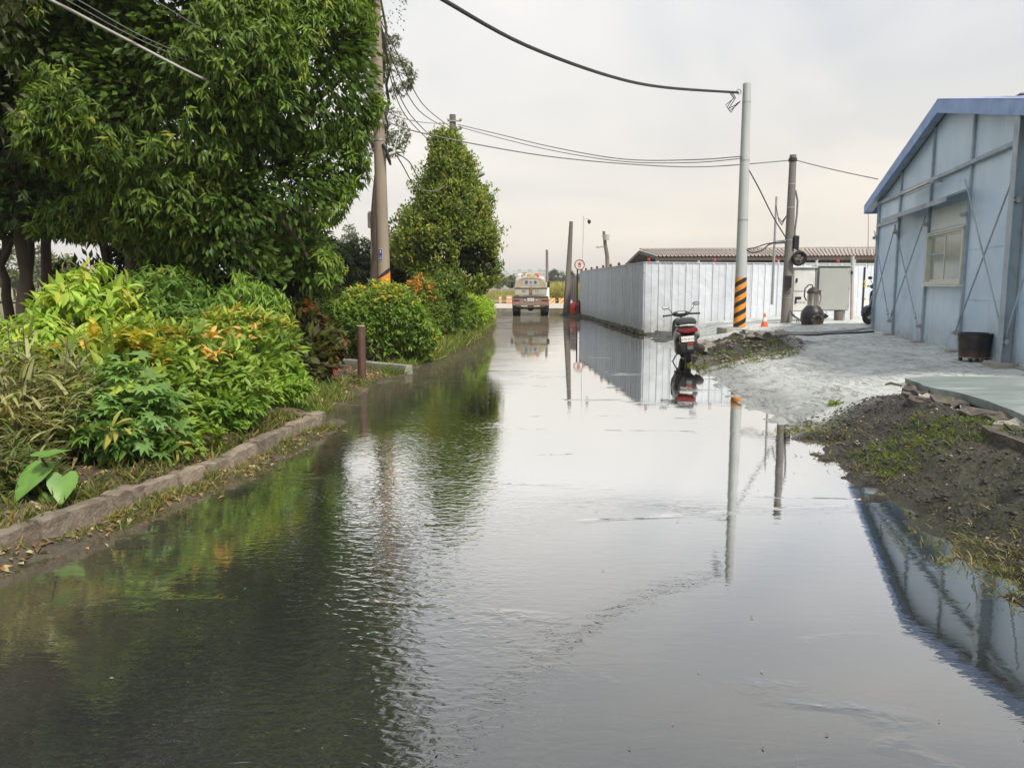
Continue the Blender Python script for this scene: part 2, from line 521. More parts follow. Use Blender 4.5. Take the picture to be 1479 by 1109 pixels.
def bank_material():
    """right-hand ground: smeared concrete apron, black wet soil (attribute soil), moss (attribute moss) and a damp rim (attribute damp)"""
    m, nt, N, L, out = new_mat('bank ground')
    t = N('ShaderNodeTexCoord'); v = t.outputs['Object']
    def attr(nm):
        a = N('ShaderNodeAttribute'); a.attribute_name = nm
        return a.outputs['Fac']
    soil, damp, moss = attr('soil'), attr('damp'), attr('moss')
    n1 = noise_node(nt, v, 1.1, 6, .65, .8)
    conc = mixc(nt, maprange(nt, n1.outputs['Fac'], .35, .66), (.66, .69, .67), (.49, .52, .505))
    # curved scrape and tyre marks
    mp = N('ShaderNodeMapping'); mp.inputs['Scale'].default_value = (1, .35, 1); mp.inputs['Rotation'].default_value = (0, 0, -.9); L(v, mp.inputs['Vector'])
    n2 = noise_node(nt, mp.outputs[0], 5, 6, .7, 1.8)
    conc = mixc(nt, maprange(nt, n2.outputs['Fac'], .52, .63, 0, .7), conc, (.17, .172, .155))
    mps = N('ShaderNodeMapping'); mps.inputs['Scale'].default_value = (1, .28, 1); mps.inputs['Rotation'].default_value = (0, 0, -1.05); L(v, mps.inputs['Vector'])
    ns = noise_node(nt, mps.outputs[0], 4.2, 5, .62, 1.6)
    ridge = mathn(nt, 'ABSOLUTE', mathn(nt, 'SUBTRACT', ns.outputs['Fac'], .5))
    nsel = noise_node(nt, v, 1.7, 4, .6)
    mk = mathn(nt, 'MULTIPLY', maprange(nt, ridge, .0, .03, 1, 0), maprange(nt, nsel.outputs['Fac'], .38, .58, .1, .8))
    conc = mixc(nt, mk, conc, (.11, .112, .10))
    n4 = noise_node(nt, v, 9, 6, .7)
    conc = mixc(nt, maprange(nt, n4.outputs['Fac'], .5, .7, 0, .5), conc, (.68, .70, .67))
    n5 = noise_node(nt, v, 3.2, 7, .72, .4)
    conc = mixc(nt, maprange(nt, n5.outputs['Fac'], .55, .68, 0, .5), conc, (.25, .255, .235))
    s1 = noise_node(nt, v, 24, 5, .7)
    s2 = noise_node(nt, v, 2.3, 4, .6)
    so = mixc(nt, maprange(nt, s1.outputs['Fac'], .38, .68), (.022, .019, .017), (.10, .088, .075))
    so = mixc(nt, maprange(nt, s2.outputs['Fac'], .5, .68, 0, .6), so, (.085, .06, .04))
    col = mixc(nt, soil, conc, so)
    mo = mixc(nt, maprange(nt, s1.outputs['Fac'], .4, .65), (.05, .07, .02), (.12, .13, .05))
    col = mixc(nt, moss, col, mo)
    wetc = N('ShaderNodeHueSaturation'); wetc.inputs['Value'].default_value = .5; L(col, wetc.inputs['Color'])
    col = mixc(nt, damp, col, wetc.outputs[0])
    b = N('ShaderNodeBsdfPrincipled'); L(col, b.inputs['Base Color']); L(b.outputs[0], out.inputs[0])
    r0 = maprange(nt, n1.outputs['Fac'], .35, .65, .45, .75)
    r1 = mathn(nt, 'SUBTRACT', r0, mathn(nt, 'MULTIPLY', damp, .35), True)
    L(r1, b.inputs['Roughness'])
    mk_h = mathn(nt, 'MULTIPLY', mk, -.008)
    hgt = mathn(nt, 'ADD', mk_h, mathn(nt, 'ADD', mathn(nt, 'MULTIPLY', s1.outputs['Fac'], mathn(nt, 'ADD', mathn(nt, 'MULTIPLY', soil, .05), .012)), mathn(nt, 'MULTIPLY', n2.outputs['Fac'], .012)))
    bp = N('ShaderNodeBump'); bp.inputs['Distance'].default_value = 1.0; L(hgt, bp.inputs['Height']); L(bp.outputs[0], b.inputs['Normal'])
    return m

def soil_material(name, a, b_, c, scale=6):
    m, nt, N, L, out = new_mat(name)
    t = N('ShaderNodeTexCoord'); v = t.outputs['Object']
    n1 = noise_node(nt, v, scale * 3, 6, .7); n2 = noise_node(nt, v, scale * .35, 4, .6)
    col = mixc(nt, maprange(nt, n1.outputs['Fac'], .36, .66), a, b_)
    col = mixc(nt, maprange(nt, n2.outputs['Fac'], .48, .66, 0, .8), col, c)
    p = N('ShaderNodeBsdfPrincipled'); L(col, p.inputs['Base Color']); p.inputs['Roughness'].default_value = .9
    bp = N('ShaderNodeBump'); bp.inputs['Distance'].default_value = .03; L(n1.outputs['Fac'], bp.inputs['Height']); L(bp.outputs[0], p.inputs['Normal'])
    L(p.outputs[0], out.inputs[0])
    return m

def fence_material():
    m, nt, N, L, out = new_mat('painted fence sheet')
    t = N('ShaderNodeTexCoord'); v = t.outputs['Object']
    s = N('ShaderNodeSeparateXYZ'); L(v, s.inputs[0])
    oi = N('ShaderNodeObjectInfo')
    off = N('ShaderNodeVectorMath'); off.operation = 'ADD'; L(v, off.inputs[0])
    cx = N('ShaderNodeCombineXYZ'); L(mathn(nt, 'MULTIPLY', oi.outputs['Random'], 37.0), cx.inputs[0]); L(cx.outputs[0], off.inputs[1])
    mp = N('ShaderNodeMapping'); mp.inputs['Scale'].default_value = (6, 6, .7); L(off.outputs[0], mp.inputs['Vector'])
    st = noise_node(nt, mp.outputs[0], 2, 5, .6)
    col = mixc(nt, maprange(nt, st.outputs['Fac'], .35, .7), (.61, .65, .70), (.545, .585, .635))
    k = maprange(nt, oi.outputs['Random'], 0, 1, .93, 1.05)
    hsv = N('ShaderNodeHueSaturation'); L(col, hsv.inputs['Color']); L(k, hsv.inputs['Value'])
    low = maprange(nt, s.outputs['Z'], .0, .75, 1, 0)
    nd = noise_node(nt, off.outputs[0], 5, 6, .7)
    dm = mathn(nt, 'MULTIPLY', mathn(nt, 'POWER', low, 1.6), maprange(nt, nd.outputs['Fac'], .3, .7, .2, 1))
    col = mixc(nt, dm, hsv.outputs[0], (.22, .21, .16))
    mp3 = N('ShaderNodeMapping'); mp3.inputs['Scale'].default_value = (9, 9, .5); L(off.outputs[0], mp3.inputs['Vector'])
    rs = noise_node(nt, mp3.outputs[0], 1.6, 6, .7)
    col = mixc(nt, maprange(nt, rs.outputs['Fac'], .6, .75, 0, .4), col, (.36, .33, .29))
    p = N('ShaderNodeBsdfPrincipled'); L(col, p.inputs['Base Color']); p.inputs['Roughness'].default_value = .42
    wv = noise_node(nt, off.outputs[0], 2.2, 2, .5)
    bp = N('ShaderNodeBump'); bp.inputs['Distance'].default_value = .045; L(wv.outputs['Fac'], bp.inputs['Height']); L(bp.outputs[0], p.inputs['Normal'])
    L(p.outputs[0], out.inputs[0])
    return m

def hazard_material(name, per_m=3.7, c1=(.72, .27, .04), c2=(.02, .018, .018), turns=1.0):
    """diagonal tape wound round a pole"""
    m, nt, N, L, out = new_mat(name)
    t = N('ShaderNodeTexCoord'); s = N('ShaderNodeSeparateXYZ'); L(t.outputs['Object'], s.inputs[0])
    ang = mathn(nt, 'ARCTAN2', s.outputs['Y'], s.outputs['X'])
    k = mathn(nt, 'ADD', mathn(nt, 'MULTIPLY', s.outputs['Z'], per_m), mathn(nt, 'MULTIPLY', ang, -turns / (2 * pi)))
    fr = mathn(nt, 'FRACT', k)
    st = mathn(nt, 'LESS_THAN', fr, .46)
    w = noise_node(nt, t.outputs['Object'], 9, 6, .7)
    a = mixc(nt, maprange(nt, w.outputs['Fac'], .5, .7, 0, .6), c1, (.35, .16, .05))
    col = mixc(nt, st, a, c2)
    p = N('ShaderNodeBsdfPrincipled'); L(col, p.inputs['Base Color']); p.inputs['Roughness'].default_value = .5
    L(p.outputs[0], out.inputs[0])
    return m

MAT['flood'] = flooded_material()
MAT['bank'] = bank_material()
MAT['bedsoil'] = soil_material('planting bed soil', (.05, .037, .026), (.13, .1, .07), (.17, .125, .08))
MAT['margin'] = soil_material('silted road margin', (.06, .05, .035), (.13, .11, .08), (.085, .085, .045), 9)
MAT['fence'] = fence_material()
def wall_panel_material():
    m, nt, N, L, out = new_mat('pale blue sandwich panel')
    t = N('ShaderNodeTexCoord'); v = t.outputs['Object']
    s = N('ShaderNodeSeparateXYZ'); L(v, s.inputs[0])
    mp = N('ShaderNodeMapping'); mp.inputs['Scale'].default_value = (1, 3.5, .25); L(v, mp.inputs['Vector'])
    st = noise_node(nt, mp.outputs[0], 2.2, 6, .65)
    n1 = noise_node(nt, v, 1.1, 5, .6)
    col = mixc(nt, maprange(nt, n1.outputs['Fac'], .35, .65), (.56, .72, .88), (.50, .66, .83))
    col = mixc(nt, maprange(nt, st.outputs['Fac'], .54, .72, 0, .4), col, (.40, .47, .53))
    n2 = noise_node(nt, v, 4.5, 7, .7)
    low = maprange(nt, s.outputs['Z'], .5, 1.25, 1, 0)
    dm = mathn(nt, 'MULTIPLY', mathn(nt, 'POWER', low, 2.0), maprange(nt, n2.outputs['Fac'], .35, .65, .1, 1))
    col = mixc(nt, dm, col, (.27, .26, .22))
    spk = noise_node(nt, v, 26, 4, .7)
    col = mixc(nt, maprange(nt, spk.outputs['Fac'], .68, .74, 0, .35), col, (.33, .3, .27))
    oi = N('ShaderNodeObjectInfo'); hsv = N('ShaderNodeHueSaturation'); L(col, hsv.inputs['Color']); L(maprange(nt, oi.outputs['Random'], 0, 1, .95, 1.04), hsv.inputs['Value'])
    p = N('ShaderNodeBsdfPrincipled'); L(hsv.outputs[0], p.inputs['Base Color']); L(maprange(nt, n1.outputs['Fac'], .3, .7, .32, .5), p.inputs['Roughness'])
    wv = noise_node(nt, v, .9, 2, .5)
    bp = N('ShaderNodeBump'); bp.inputs['Distance'].default_value = .03; L(wv.outputs['Fac'], bp.inputs['Height']); L(bp.outputs[0], p.inputs['Normal'])
    L(p.outputs[0], out.inputs[0])
    return m
MAT['wall_blue'] = wall_panel_material()
MAT['post_blue'] = M('grey blue steel post', (.37, .445, .51), (.30, .365, .42), 4, .5, .1, dirt=(.12, .12, .12), dirt_scale=4, dirt_amt=.4)
MAT['fascia'] = M('blue fascia sheet', (.18, .33, .68), (.15, .28, .6), 3, .45, dirt=(.3, .36, .45), dirt_scale=2, dirt_amt=.3)
MAT['roof_sheet'] = M('pale roof sheet', (.42, .46, .58), (.34, .37, .48), 2, .45, dirt=(.25, .2, .2), dirt_scale=3)
MAT['alu'] = M('cream window aluminium', (.66, .68, .60), (.58, .60, .53), 4, .45)

def window_glass():
    m, nt, N, L, out = new_mat('window glass')
    t = N('ShaderNodeTexCoord')
    n = noise_node(nt, t.outputs['Object'], 1.5, 3)
    p = N('ShaderNodeBsdfPrincipled'); L(mixc(nt, n.outputs['Fac'], (.22, .26, .22), (.36, .41, .36)), p.inputs['Base Color'])
    p.inputs['Roughness'].default_value = .12; p.inputs['IOR'].default_value = 1.5
    L(p.outputs[0], out.inputs[0])
    return m
MAT['glass'] = window_glass()
MAT['curtain'] = M('pale blind', (.5, .53, .46), (.42, .45, .39), 6, .8, stretch=(1, 1, 8))

# ------------------------------------------------------------------ edges of the road, measured on the water level
def curve_of(pts, z=0.0):
    g = sorted([(G(a, b, z).y, G(a, b, z).x) for a, b in pts])
    return np.array([p[0] for p in g]), np.array([p[1] for p in g])

RY, RX = curve_of([(1479, 850), (1400, 800), (1300, 735), (1230, 690), (1180, 640), (1120, 602), (1080, 582), (1050, 560), (1012, 528), (985, 508), (930, 482)])
def right_edge(y):
    y = np.asarray(y, float)
    base = np.interp(y, RY, RX)
    return base + np.clip(RY[0] - y, 0, 9) * -.08
KZ = .165
KY, KX = curve_of([(0, 771), (71, 749), (162, 717), (250, 683), (341, 653), (399, 624), (473, 594)], KZ)
def kerb_edge(y):
    y = np.asarray(y, float)
    s0 = (KX[1] - KX[0]) / (KY[1] - KY[0])
    return np.interp(y, KY, KX) + np.minimum(y - KY[0], 0) * s0
KEND = float(KY[-1])
LY, LX = curve_of([(473, 604), (500, 585), (545, 560), (590, 541), (640, 512), (690, 489), (708, 470), (714, 452)])
def left_edge(y):
    return np.interp(np.asarray(y, float), LY, LX)

# ------------------------------------------------------------------ ground sheets
nA, nB, nC_ = Noise3(1, 2.2), Noise3(2, 7.0, 3), Noise3(3, 22.0, 2)
gm = soil_material('far ground', (.14, .13, .07), (.2, .18, .1), (.12, .14, .05), .05)
mb = MB()
# one sheet to the horizon, set a little below the flooded road
mb.add([(-3000, -300, -.035), (3000, -300, -.035), (3000, 4200, -.035), (-3000, 4200, -.035)], [(0, 1, 2, 3)])
tag(mb.build('ground', gm, smooth=False), kind='structure')

mb = MB()
mb.add([(-13, -9, 0), (14, -9, 0), (14, 58, 0), (-13, 58, 0)], [(0, 1, 2, 3)])
road = mb.build('road', MAT['flood'], smooth=False)
tag(road, kind='structure')

CONC_PALE = M('dusty concrete road', (.5, .46, .39), (.42, .38, .32), .4, .85, dirt=(.3, .27, .22), dirt_scale=.3)
mb = MB()
mb.add([(-8, 54, .004), (60, 54, .004), (60, 70, .004), (-8, 70, .004)], [(0, 1, 2, 3)])
tag(mb.build('cross_road', CONC_PALE, smooth=False), kind='structure')

def right_height(x, y):
    xw = right_edge(y)
    d = x - xw
    dp = np.maximum(d, 0)
    ha = .62 * (1 - np.exp(-dp / 2.1))
    hb = np.interp(dp, [0, .2, .45, .7, .85, 2.2], [0, .07, .21, .38, .465, .485])
    t = smooth01(7.5, 9.2, y)
    h = hb * (1 - t) + ha * t
    soil = right_soil(x, y)
    h = h + soil * (.035 * nB(x, y) + .02 * nC_(x, y)) * smooth01(0, .5, d) + (.012 * nA(x, y)) * smooth01(0, .6, d)
    # the heap beside the scooter
    mound = np.exp(-(((x - 4.9) / 1.1) ** 2 + ((y - 16.6) / 1.35) ** 2))
    h = h + mound * (.17 + .08 * nB(x * 1.3, y * 1.3) + .03 * nC_(x, y))
    # low margin along the fence
    f = smooth01(19.5, 22.5, y) * (1 - smooth01(5.4, 6.4, x))
    h = h * (1 - f) + np.minimum(h, .1 + .02 * nB(x, y)) * f
    h = np.where(d < 0, np.maximum(d * .11 + .03 * (nB(x * 1.4, y * 1.4) + .6 * nC_(x, y)) * smooth01(-.5, 0, d), -.03), h + .02 * (nB(x * 1.4, y * 1.4) + .7 * nC_(x, y)) * smooth01(.9, .0, d))
    return h

def right_soil(x, y):
    xw = right_edge(y)
    j = .18 * nA(x * 1.6, y * 1.6) + .06 * nB(x, y)
    s1 = smooth01(8.0, 7.4, y + j * 1.5 + .25 * (x - xw - 1)) * smooth01(1.85, 1.5, x - xw + j)
    s2 = smooth01(1.25, .8, np.sqrt(((x - 4.75) / 1.1) ** 2 + ((y - 16.3) / 2.0) ** 2) + j)
    s3 = smooth01(20.5, 21.5, y) * smooth01(5.6, 5.0, x)
    return np.clip(s1 + s2 + s3, 0, 1)

def right_damp(x, y):
    d = x - right_edge(y)
    return np.clip(smooth01(.55, .0, d + .12 * nA(x * 2, y * 2)) + .55 * smooth01(2.6, .6, d + .5 * nA(x, y)) * smooth01(8, 9, y) + .35 * right_soil(x, y) * smooth01(-.2, .5, nA(x * 1.3 + 2, y * 1.3)), 0, 1)

def right_moss(x, y):
    d = x - right_edge(y)
    a = smooth01(.1, .5, nA(x * .9 + 3, y * .9)) * smooth01(1.2, .4, d) * smooth01(9, 7.5, y) * .4
    return np.clip(a + right_soil(x, y) * smooth01(11, 13, y) * smooth01(.3, .7, nA(x + 8, y)) * .4, 0, 1)

ys = np.concatenate([np.arange(-5, 2.4, .14), np.arange(2.4, 9.5, .05), np.arange(9.5, 31, .11)])
us = np.concatenate([np.linspace(-.45, 2.4, 62), np.linspace(2.5, 19, 66)])
xs = right_edge(ys)[:, None] + us[None, :]
grid_object('bank', xs, ys, right_height, MAT['bank'], attrs={'soil': right_soil, 'damp': right_damp, 'moss': right_moss})

# left planting bed behind the stone kerb
def bed_height(x, y):
    d = np.maximum(kerb_edge(y) - x, 0)
    return KZ - .055 + .05 * np.minimum(d, 4) + .04 * smooth01(.12, .4, d) + .018 * nB(x, y) * smooth01(.1, .4, d)
ys = np.arange(-5, KEND + .2, .12)
us = np.concatenate([np.linspace(-9, -1, 30), np.linspace(-.9, -.085, 15)])
grid_object('planting_bed', kerb_edge(ys)[:, None] + us[None, :], ys, bed_height, MAT['bedsoil'])

# strip of silt from the kerb foot under the water, and the leaf-strewn patch between the two beds
def margin_height(x, y):
    d = x - kerb_edge(y)
    return .06 - .30 * d + .02 * nB(x * 1.5, y * 1.5) + .01 * nC_(x, y) - .02
ys = np.arange(-5, KEND + .25, .06)
us = np.linspace(-.02, .62, 20)
grid_object('road_margin', kerb_edge(ys)[:, None] + us[None, :], ys, margin_height, MAT['margin'])

def patch_height(x, y):
    d = left_edge(y) - x
    return np.minimum(.09 * d, .1) + .012 * nB(x, y) - .01
ys = np.arange(KEND - .1, 48, .15)
us = np.concatenate([np.linspace(-12, -1.2, 24), np.linspace(-1.1, .15, 18)])
grid_object('verge', left_edge(ys)[:, None] + us[None, :], ys, patch_height, MAT['bedsoil'])

# ------------------------------------------------------------------ stone kerb: each stone a piece of its own
def stone_mesh(mb, p0, p1, w, z0, z1, jit, mi=0):
    """a roughly dressed block from p0 to p1 (its road-side top edge), w wide towards the left"""
    p0, p1 = Vector((p0[0], p0[1], 0)), Vector((p1[0], p1[1], 0))
    d = (p1 - p0); L = d.length; d.normalize(); s = Vector((-d.y, d.x, 0))
    nx_, ny_, nz_ = 4, 3, 3
    def pt(i, j, k):
        a, b, c = i / nx_, j / ny_, k / nz_
        r = random.Random(hash((round(p0.x, 3), round(p0.y, 3), i, j, k)))
        edge = (i in (0, nx_)) + (j in (0, ny_)) + (k in (nz_,))
        q = p0 + d * (L * a) + s * (w * b)
        q.z = lerp(z0, z1, c)
        sh = .007 * max(0, edge - 1)
        ce = p0 + d * (L * .5) + s * (w * .5); ce.z = (z0 + z1) / 2
        q = q + (ce - q).normalized() * sh
        return q + Vector((r.uniform(-jit, jit), r.uniform(-jit, jit), r.uniform(-jit, jit)))
    P = {}
    vs, fs = [], []
    def vid(i, j, k):
        if (i, j, k) not in P:
            P[(i, j, k)] = len(vs); vs.append(pt(i, j, k))
        return P[(i, j, k)]
    for i in range(nx_):
        for j in range(ny_):
            fs.append((vid(i, j, nz_), vid(i + 1, j, nz_), vid(i + 1, j + 1, nz_), vid(i, j + 1, nz_)))
    for i in range(nx_):
        for k in range(nz_):
            fs.append((vid(i, 0, k), vid(i + 1, 0, k), vid(i + 1, 0, k + 1), vid(i, 0, k + 1)))
            fs.append((vid(i + 1, ny_, k), vid(i, ny_, k), vid(i, ny_, k + 1), vid(i + 1, ny_, k + 1)))
    for j in range(ny_):
        for k in range(nz_):
            fs.append((vid(0, j + 1, k), vid(0, j, k), vid(0, j, k + 1), vid(0, j + 1, k + 1)))
            fs.append((vid(nx_, j, k), vid(nx_, j + 1, k), vid(nx_, j + 1, k + 1), vid(nx_, j, k + 1)))
    mb.add(vs, fs, mi)

kerb = thing('stone_kerb', 'low kerb of rough brown stones edging the shrub bed on the left', 'kerb', (float(kerb_edge(6)), 6, 0))
y = -4.5
while y < KEND - .1:
    step = random.uniform(.28, .58)
    y1 = min(y + step, KEND)
    a = (float(kerb_edge(y)) + random.uniform(-.016, .016), y + .013)
    b = (float(kerb_edge(y1)) + random.uniform(-.016, .016), y1 - .013)
    mb = MB()
    stone_mesh(mb, a, b, random.uniform(.115, .15), -.05, KZ + random.uniform(-.03, .012), .009)
    mb.build('stone', MAT['stone'], kerb, angle=50)
    y = y1 + .004
# return of the kerb at its far end, towards the left
e0 = Vector((float(kerb_edge(KEND)), KEND, 0))
for k in range(4):
    a = e0 + Vector((-.02 - k * .42, .02 - .0 * k, 0)); b = e0 + Vector((-.42 - k * .42, .03, 0))
    mb = MB()
    stone_mesh(mb, (b.x, b.y - .15 + .03 * k), (a.x, a.y - .15 + .03 * k), .14, -.05, KZ - .01 - .015 * k, .008)
    mb.build('stone', MAT['stone'], kerb, angle=50)

# second bed: poured concrete kerb blocks
ck0, ck1 = G(413, 524, .0), G(586, 541, .0)
ckerb = thing('concrete_kerb', 'low concrete kerb blocks in front of the clipped hedge behind the brown bollard', 'kerb', ck1)
segs = [0, .33, .655, 1.0]
for i in range(3):
    a, b = ck0.lerp(ck1, segs[i] + .006), ck0.lerp(ck1, segs[i + 1] - .006)
    mb = MB(); stone_mesh(mb, (a.x, a.y), (b.x, b.y), .2, -.05, .165 + random.uniform(-.012, .012), .006)
    mb.build('kerb_block', MAT['concrete'], ckerb, angle=45)

# ------------------------------------------------------------------ concrete slab with a broken edge at the right
slab_m = M('green stained concrete', (.28, .32, .31), (.13, .17, .16), 1.9, .42, bump=.003, bscale=20, dirt=(.52, .54, .53), dirt_scale=2.6, dirt_amt=.65, stretch=(.3, 1.2, 1), rvar=.25)
def slab_edge_pts(off, seed, y0=3.6, y1=8.25, n=60):
    r = random.Random(seed)
    p0, p1 = Vector((4.21, 8.15, 0)), Vector((3.81, 5.15, 0))
    out_ = []
    for i in range(n + 1):
        t = i / n * 4.2
        p = p0.lerp(p1, t)
        out_.append(p + Vector((off * min(1.0, .05 + t * 3.2) + r.uniform(-.035, .035) + .05 * sin(t * 9 + seed), r.uniform(-.03, .03), 0)))
    return out_
def slab(name, off, seed, z0, z1, mats, far=8.32):
    e = slab_edge_pts(off, seed)
    top = [Vector((11.5, far - .0, z1)), Vector((4.5 + off, far, z1))] + [Vector((p.x, p.y, z1)) for p in e] + [Vector((11.5, e[-1].y, z1))]
    mb = MB(); mb.prism([Vector((p.x, p.y, z0)) for p in top], (0, 0, z1 - z0))
    return tag(mb.build(name, mats, smooth=False), kind='structure')
s_top = slab('concrete_slab', .02, 3, .50, .575, slab_m)
edge_m = M('crumbled concrete edge', (.12, .10, .085), (.055, .047, .04), 9, .85, bump=.012, bscale=22, dirt=(.3, .29, .26), dirt_scale=5, dirt_amt=.4)
slab('slab_footing', -.26, 9, .36, .482, edge_m, 7.8)
for k in range(16):          # thin plates of the broken rim, lying along the edge
    t = .02 + k * .085 + random.uniform(-.02, .02)
    p = Vector((4.21, 8.15, 0)).lerp(Vector((3.81, 5.15, 0)), t)
    L_, w_ = random.uniform(.22, .5), random.uniform(.05, .12)
    poly = []
    for q in range(9):
        a = 2 * pi * q / 9
        poly.append(Vector((cos(a) * w_ * random.uniform(.5, 1.15), sin(a) * L_ * .6 * random.uniform(.6, 1.1), 0)))
    rot = Matrix.Rotation(-.13 + random.uniform(-.15, .15), 3, 'Z') @ Matrix.Rotation(random.uniform(-.13, .02), 3, 'Y')
    mb = MB(); mb.prism([rot @ q + p + Vector((-.06 + random.uniform(-.08, .06), 0, .487 + random.uniform(-.012, .035))) for q in poly], rot @ Vector((0, 0, .022)))
    mb.build('broken_plate', MAT['concrete'] if k % 3 == 0 else edge_m, s_top, smooth=False)

# ------------------------------------------------------------------ leaves
def tpl_leaf(kind):
    """template: verts (x across in widths, y along in lengths, z lift in lengths), triangles"""
    if kind == 'four':      # folded leaf with a drooping tip
        v = [(0, 0, 0), (.5, .42, .05), (0, .5, 0), (-.5, .42, .05), (0, 1, -.14)]
        f = [(0, 1, 2), (0, 2, 3), (1, 4, 2), (2, 4, 3)]
    elif kind == 'two':
        v = [(0, 0, 0), (.5, .45, .03), (0, 1, -.08), (-.5, .45, .03)]
        f = [(0, 1, 2), (0, 2, 3)]
    elif kind == 'ten':     # broad leaf seen close: two rows each side of the midrib
        v = [(0, 0, 0), (.36, .22, .05), (.5, .5, .07), (.33, .78, .0), (0, 1, -.16), (-.33, .78, .0), (-.5, .5, .07), (-.36, .22, .05), (0, .25, .01), (0, .52, .0), (0, .78, -.06)]
        f = [(0, 1, 8), (0, 8, 7), (1, 2, 9), (1, 9, 8), (8, 9, 6), (8, 6, 7), (2, 3, 10), (2, 10, 9), (9, 10, 5), (9, 5, 6), (3, 4, 10), (10, 4, 5)]
    elif kind == 'blade':   # strap leaf or grass blade, arching
        v = [(-.5, 0, 0), (.5, 0, 0), (-.45, .4, .06), (.45, .4, .06), (-.3, .75, .02), (.3, .75, .02), (0, 1, -.12)]
        f = [(0, 1, 3), (0, 3, 2), (2, 3, 5), (2, 5, 4), (4, 5, 6)]
    elif kind == 'lobed':   # papaya-like leaf of seven fingers
        v, f = [(0, .35, 0)], []
        for k in range(7):
            a = (k - 3) * .62
            s, c = sin(a), cos(a)
            i = len(v)
            v += [(s * .3 - c * .13, .35 + c * .3 + s * .13, .03), (s * .3 + c * .13, .35 + c * .3 - s * .13, .03), (s * .75, .35 + c * .68, -.08)]
            f += [(0, i + 1, i), (i, i + 1, i + 2)]
    return np.array(v, float), np.array(f, int)

TPL = {k: tpl_leaf(k) for k in ('four', 'two', 'ten', 'blade', 'lobed')}

def unit(a):
    return a / np.maximum(np.linalg.norm(a, axis=-1, keepdims=True), 1e-9)

def leaf_object(name, P, d, n, L, W, col, kind='four', mat=None, parent=None, stuff=True, smooth=False):
    v, f = TPL[kind]
    d = unit(d)
    n = unit(n - d * (n * d).sum(-1, keepdims=True))
    s = np.cross(d, n)
    N, K, T = len(P), len(v), len(f)
    co = P[:, None, :] + s[:, None, :] * (v[None, :, 0:1] * W[:, None, None]) + d[:, None, :] * (v[None, :, 1:2] * L[:, None, None]) + n[:, None, :] * (v[None, :, 2:3] * L[:, None, None])
    off = origin_of(parent)
    co = co - np.array(off)[None, None, :]
    idx = (np.arange(N)[:, None, None] * K + f[None]).reshape(-1)
    me = bpy.data.meshes.new(name)
    me.vertices.add(N * K); me.vertices.foreach_set('co', co.astype(np.float32).ravel())
    me.loops.add(len(idx)); me.loops.foreach_set('vertex_index', idx.astype(np.int32))
    me.polygons.add(N * T)
    me.polygons.foreach_set('loop_start', (np.arange(N * T) * 3).astype(np.int32))
    me.polygons.foreach_set('loop_total', np.full(N * T, 3, np.int32))
    me.update()
    if smooth: me.shade_smooth()
    else: me.shade_flat()
    a = me.attributes.new('leaf_colour', 'FLOAT_COLOR', 'POINT')
    c4 = np.ones((N, K, 4)); c4[:, :, :3] = np.clip(col, 0, 1)[:, None, :]
    a.data.foreach_set('color', c4.astype(np.float32).ravel())
    me.materials.append(mat or MAT['leaf'])
    o = bpy.data.objects.new(name, me)
    C.objects.link(o)
    if parent is not None: o.parent = parent
    if stuff: o['kind'] = 'stuff'
    return o

UPZ = np.array([0, 0, 1.0])

def clusters(c, o, n, L, wr=.3, spread=.75, droop=.5, up=.2, lift=.8, jit=.03, lj=.25):
    """n leaves round each twig end c that points along o: returns P, d, normals, L, W"""
    K = len(c)
    ax = unit(o + UPZ * up + rng.normal(0, .25, (K, 3)))
    ax = np.repeat(ax, n, 0)
    r = rng.normal(size=(K * n, 3))
    per = unit(r - ax * (r * ax).sum(-1, keepdims=True))
    sp = rng.uniform(spread * .55, min(1.0, spread * 1.25), (K * n, 1))
    d = unit(ax * (1 - sp) + per * sp + np.array([0, 0, -1.0]) * droop * rng.uniform(.4, 1.3, (K * n, 1)))
    P = np.repeat(c, n, 0) + rng.normal(0, jit, (K * n, 3)) - ax * rng.uniform(0, L * .6, (K * n, 1))
    nn = UPZ * lift + np.repeat(o, n, 0) * .55 + rng.normal(0, .28, (K * n, 3))
    LL = L * rng.uniform(1 - lj, 1 + lj, K * n)
    return P, d, nn, LL, LL * wr * rng.uniform(.85, 1.15, K * n)

def palette(K, n, dark, light, young=None, pyoung=0.0, ymask=None, jl=.13):
    t = rng.beta(1.6, 1.9, (K, 1))
    base = np.array(dark) * (1 - t) + np.array(light) * t
    if young is not None:
        m = (rng.random(K) < pyoung) if ymask is None else ymask
        mix = rng.uniform(.55, 1, (K, 1)) * m[:, None]
        base = base * (1 - mix) + np.array(young) * mix
    col = np.repeat(base * np.array([1.22, 1.06, .95]), n, 0)
    return col * rng.uniform(1 - jl, 1 + jl, (K * n, 1)) * rng.uniform(.93, 1.07, (K * n, 3))

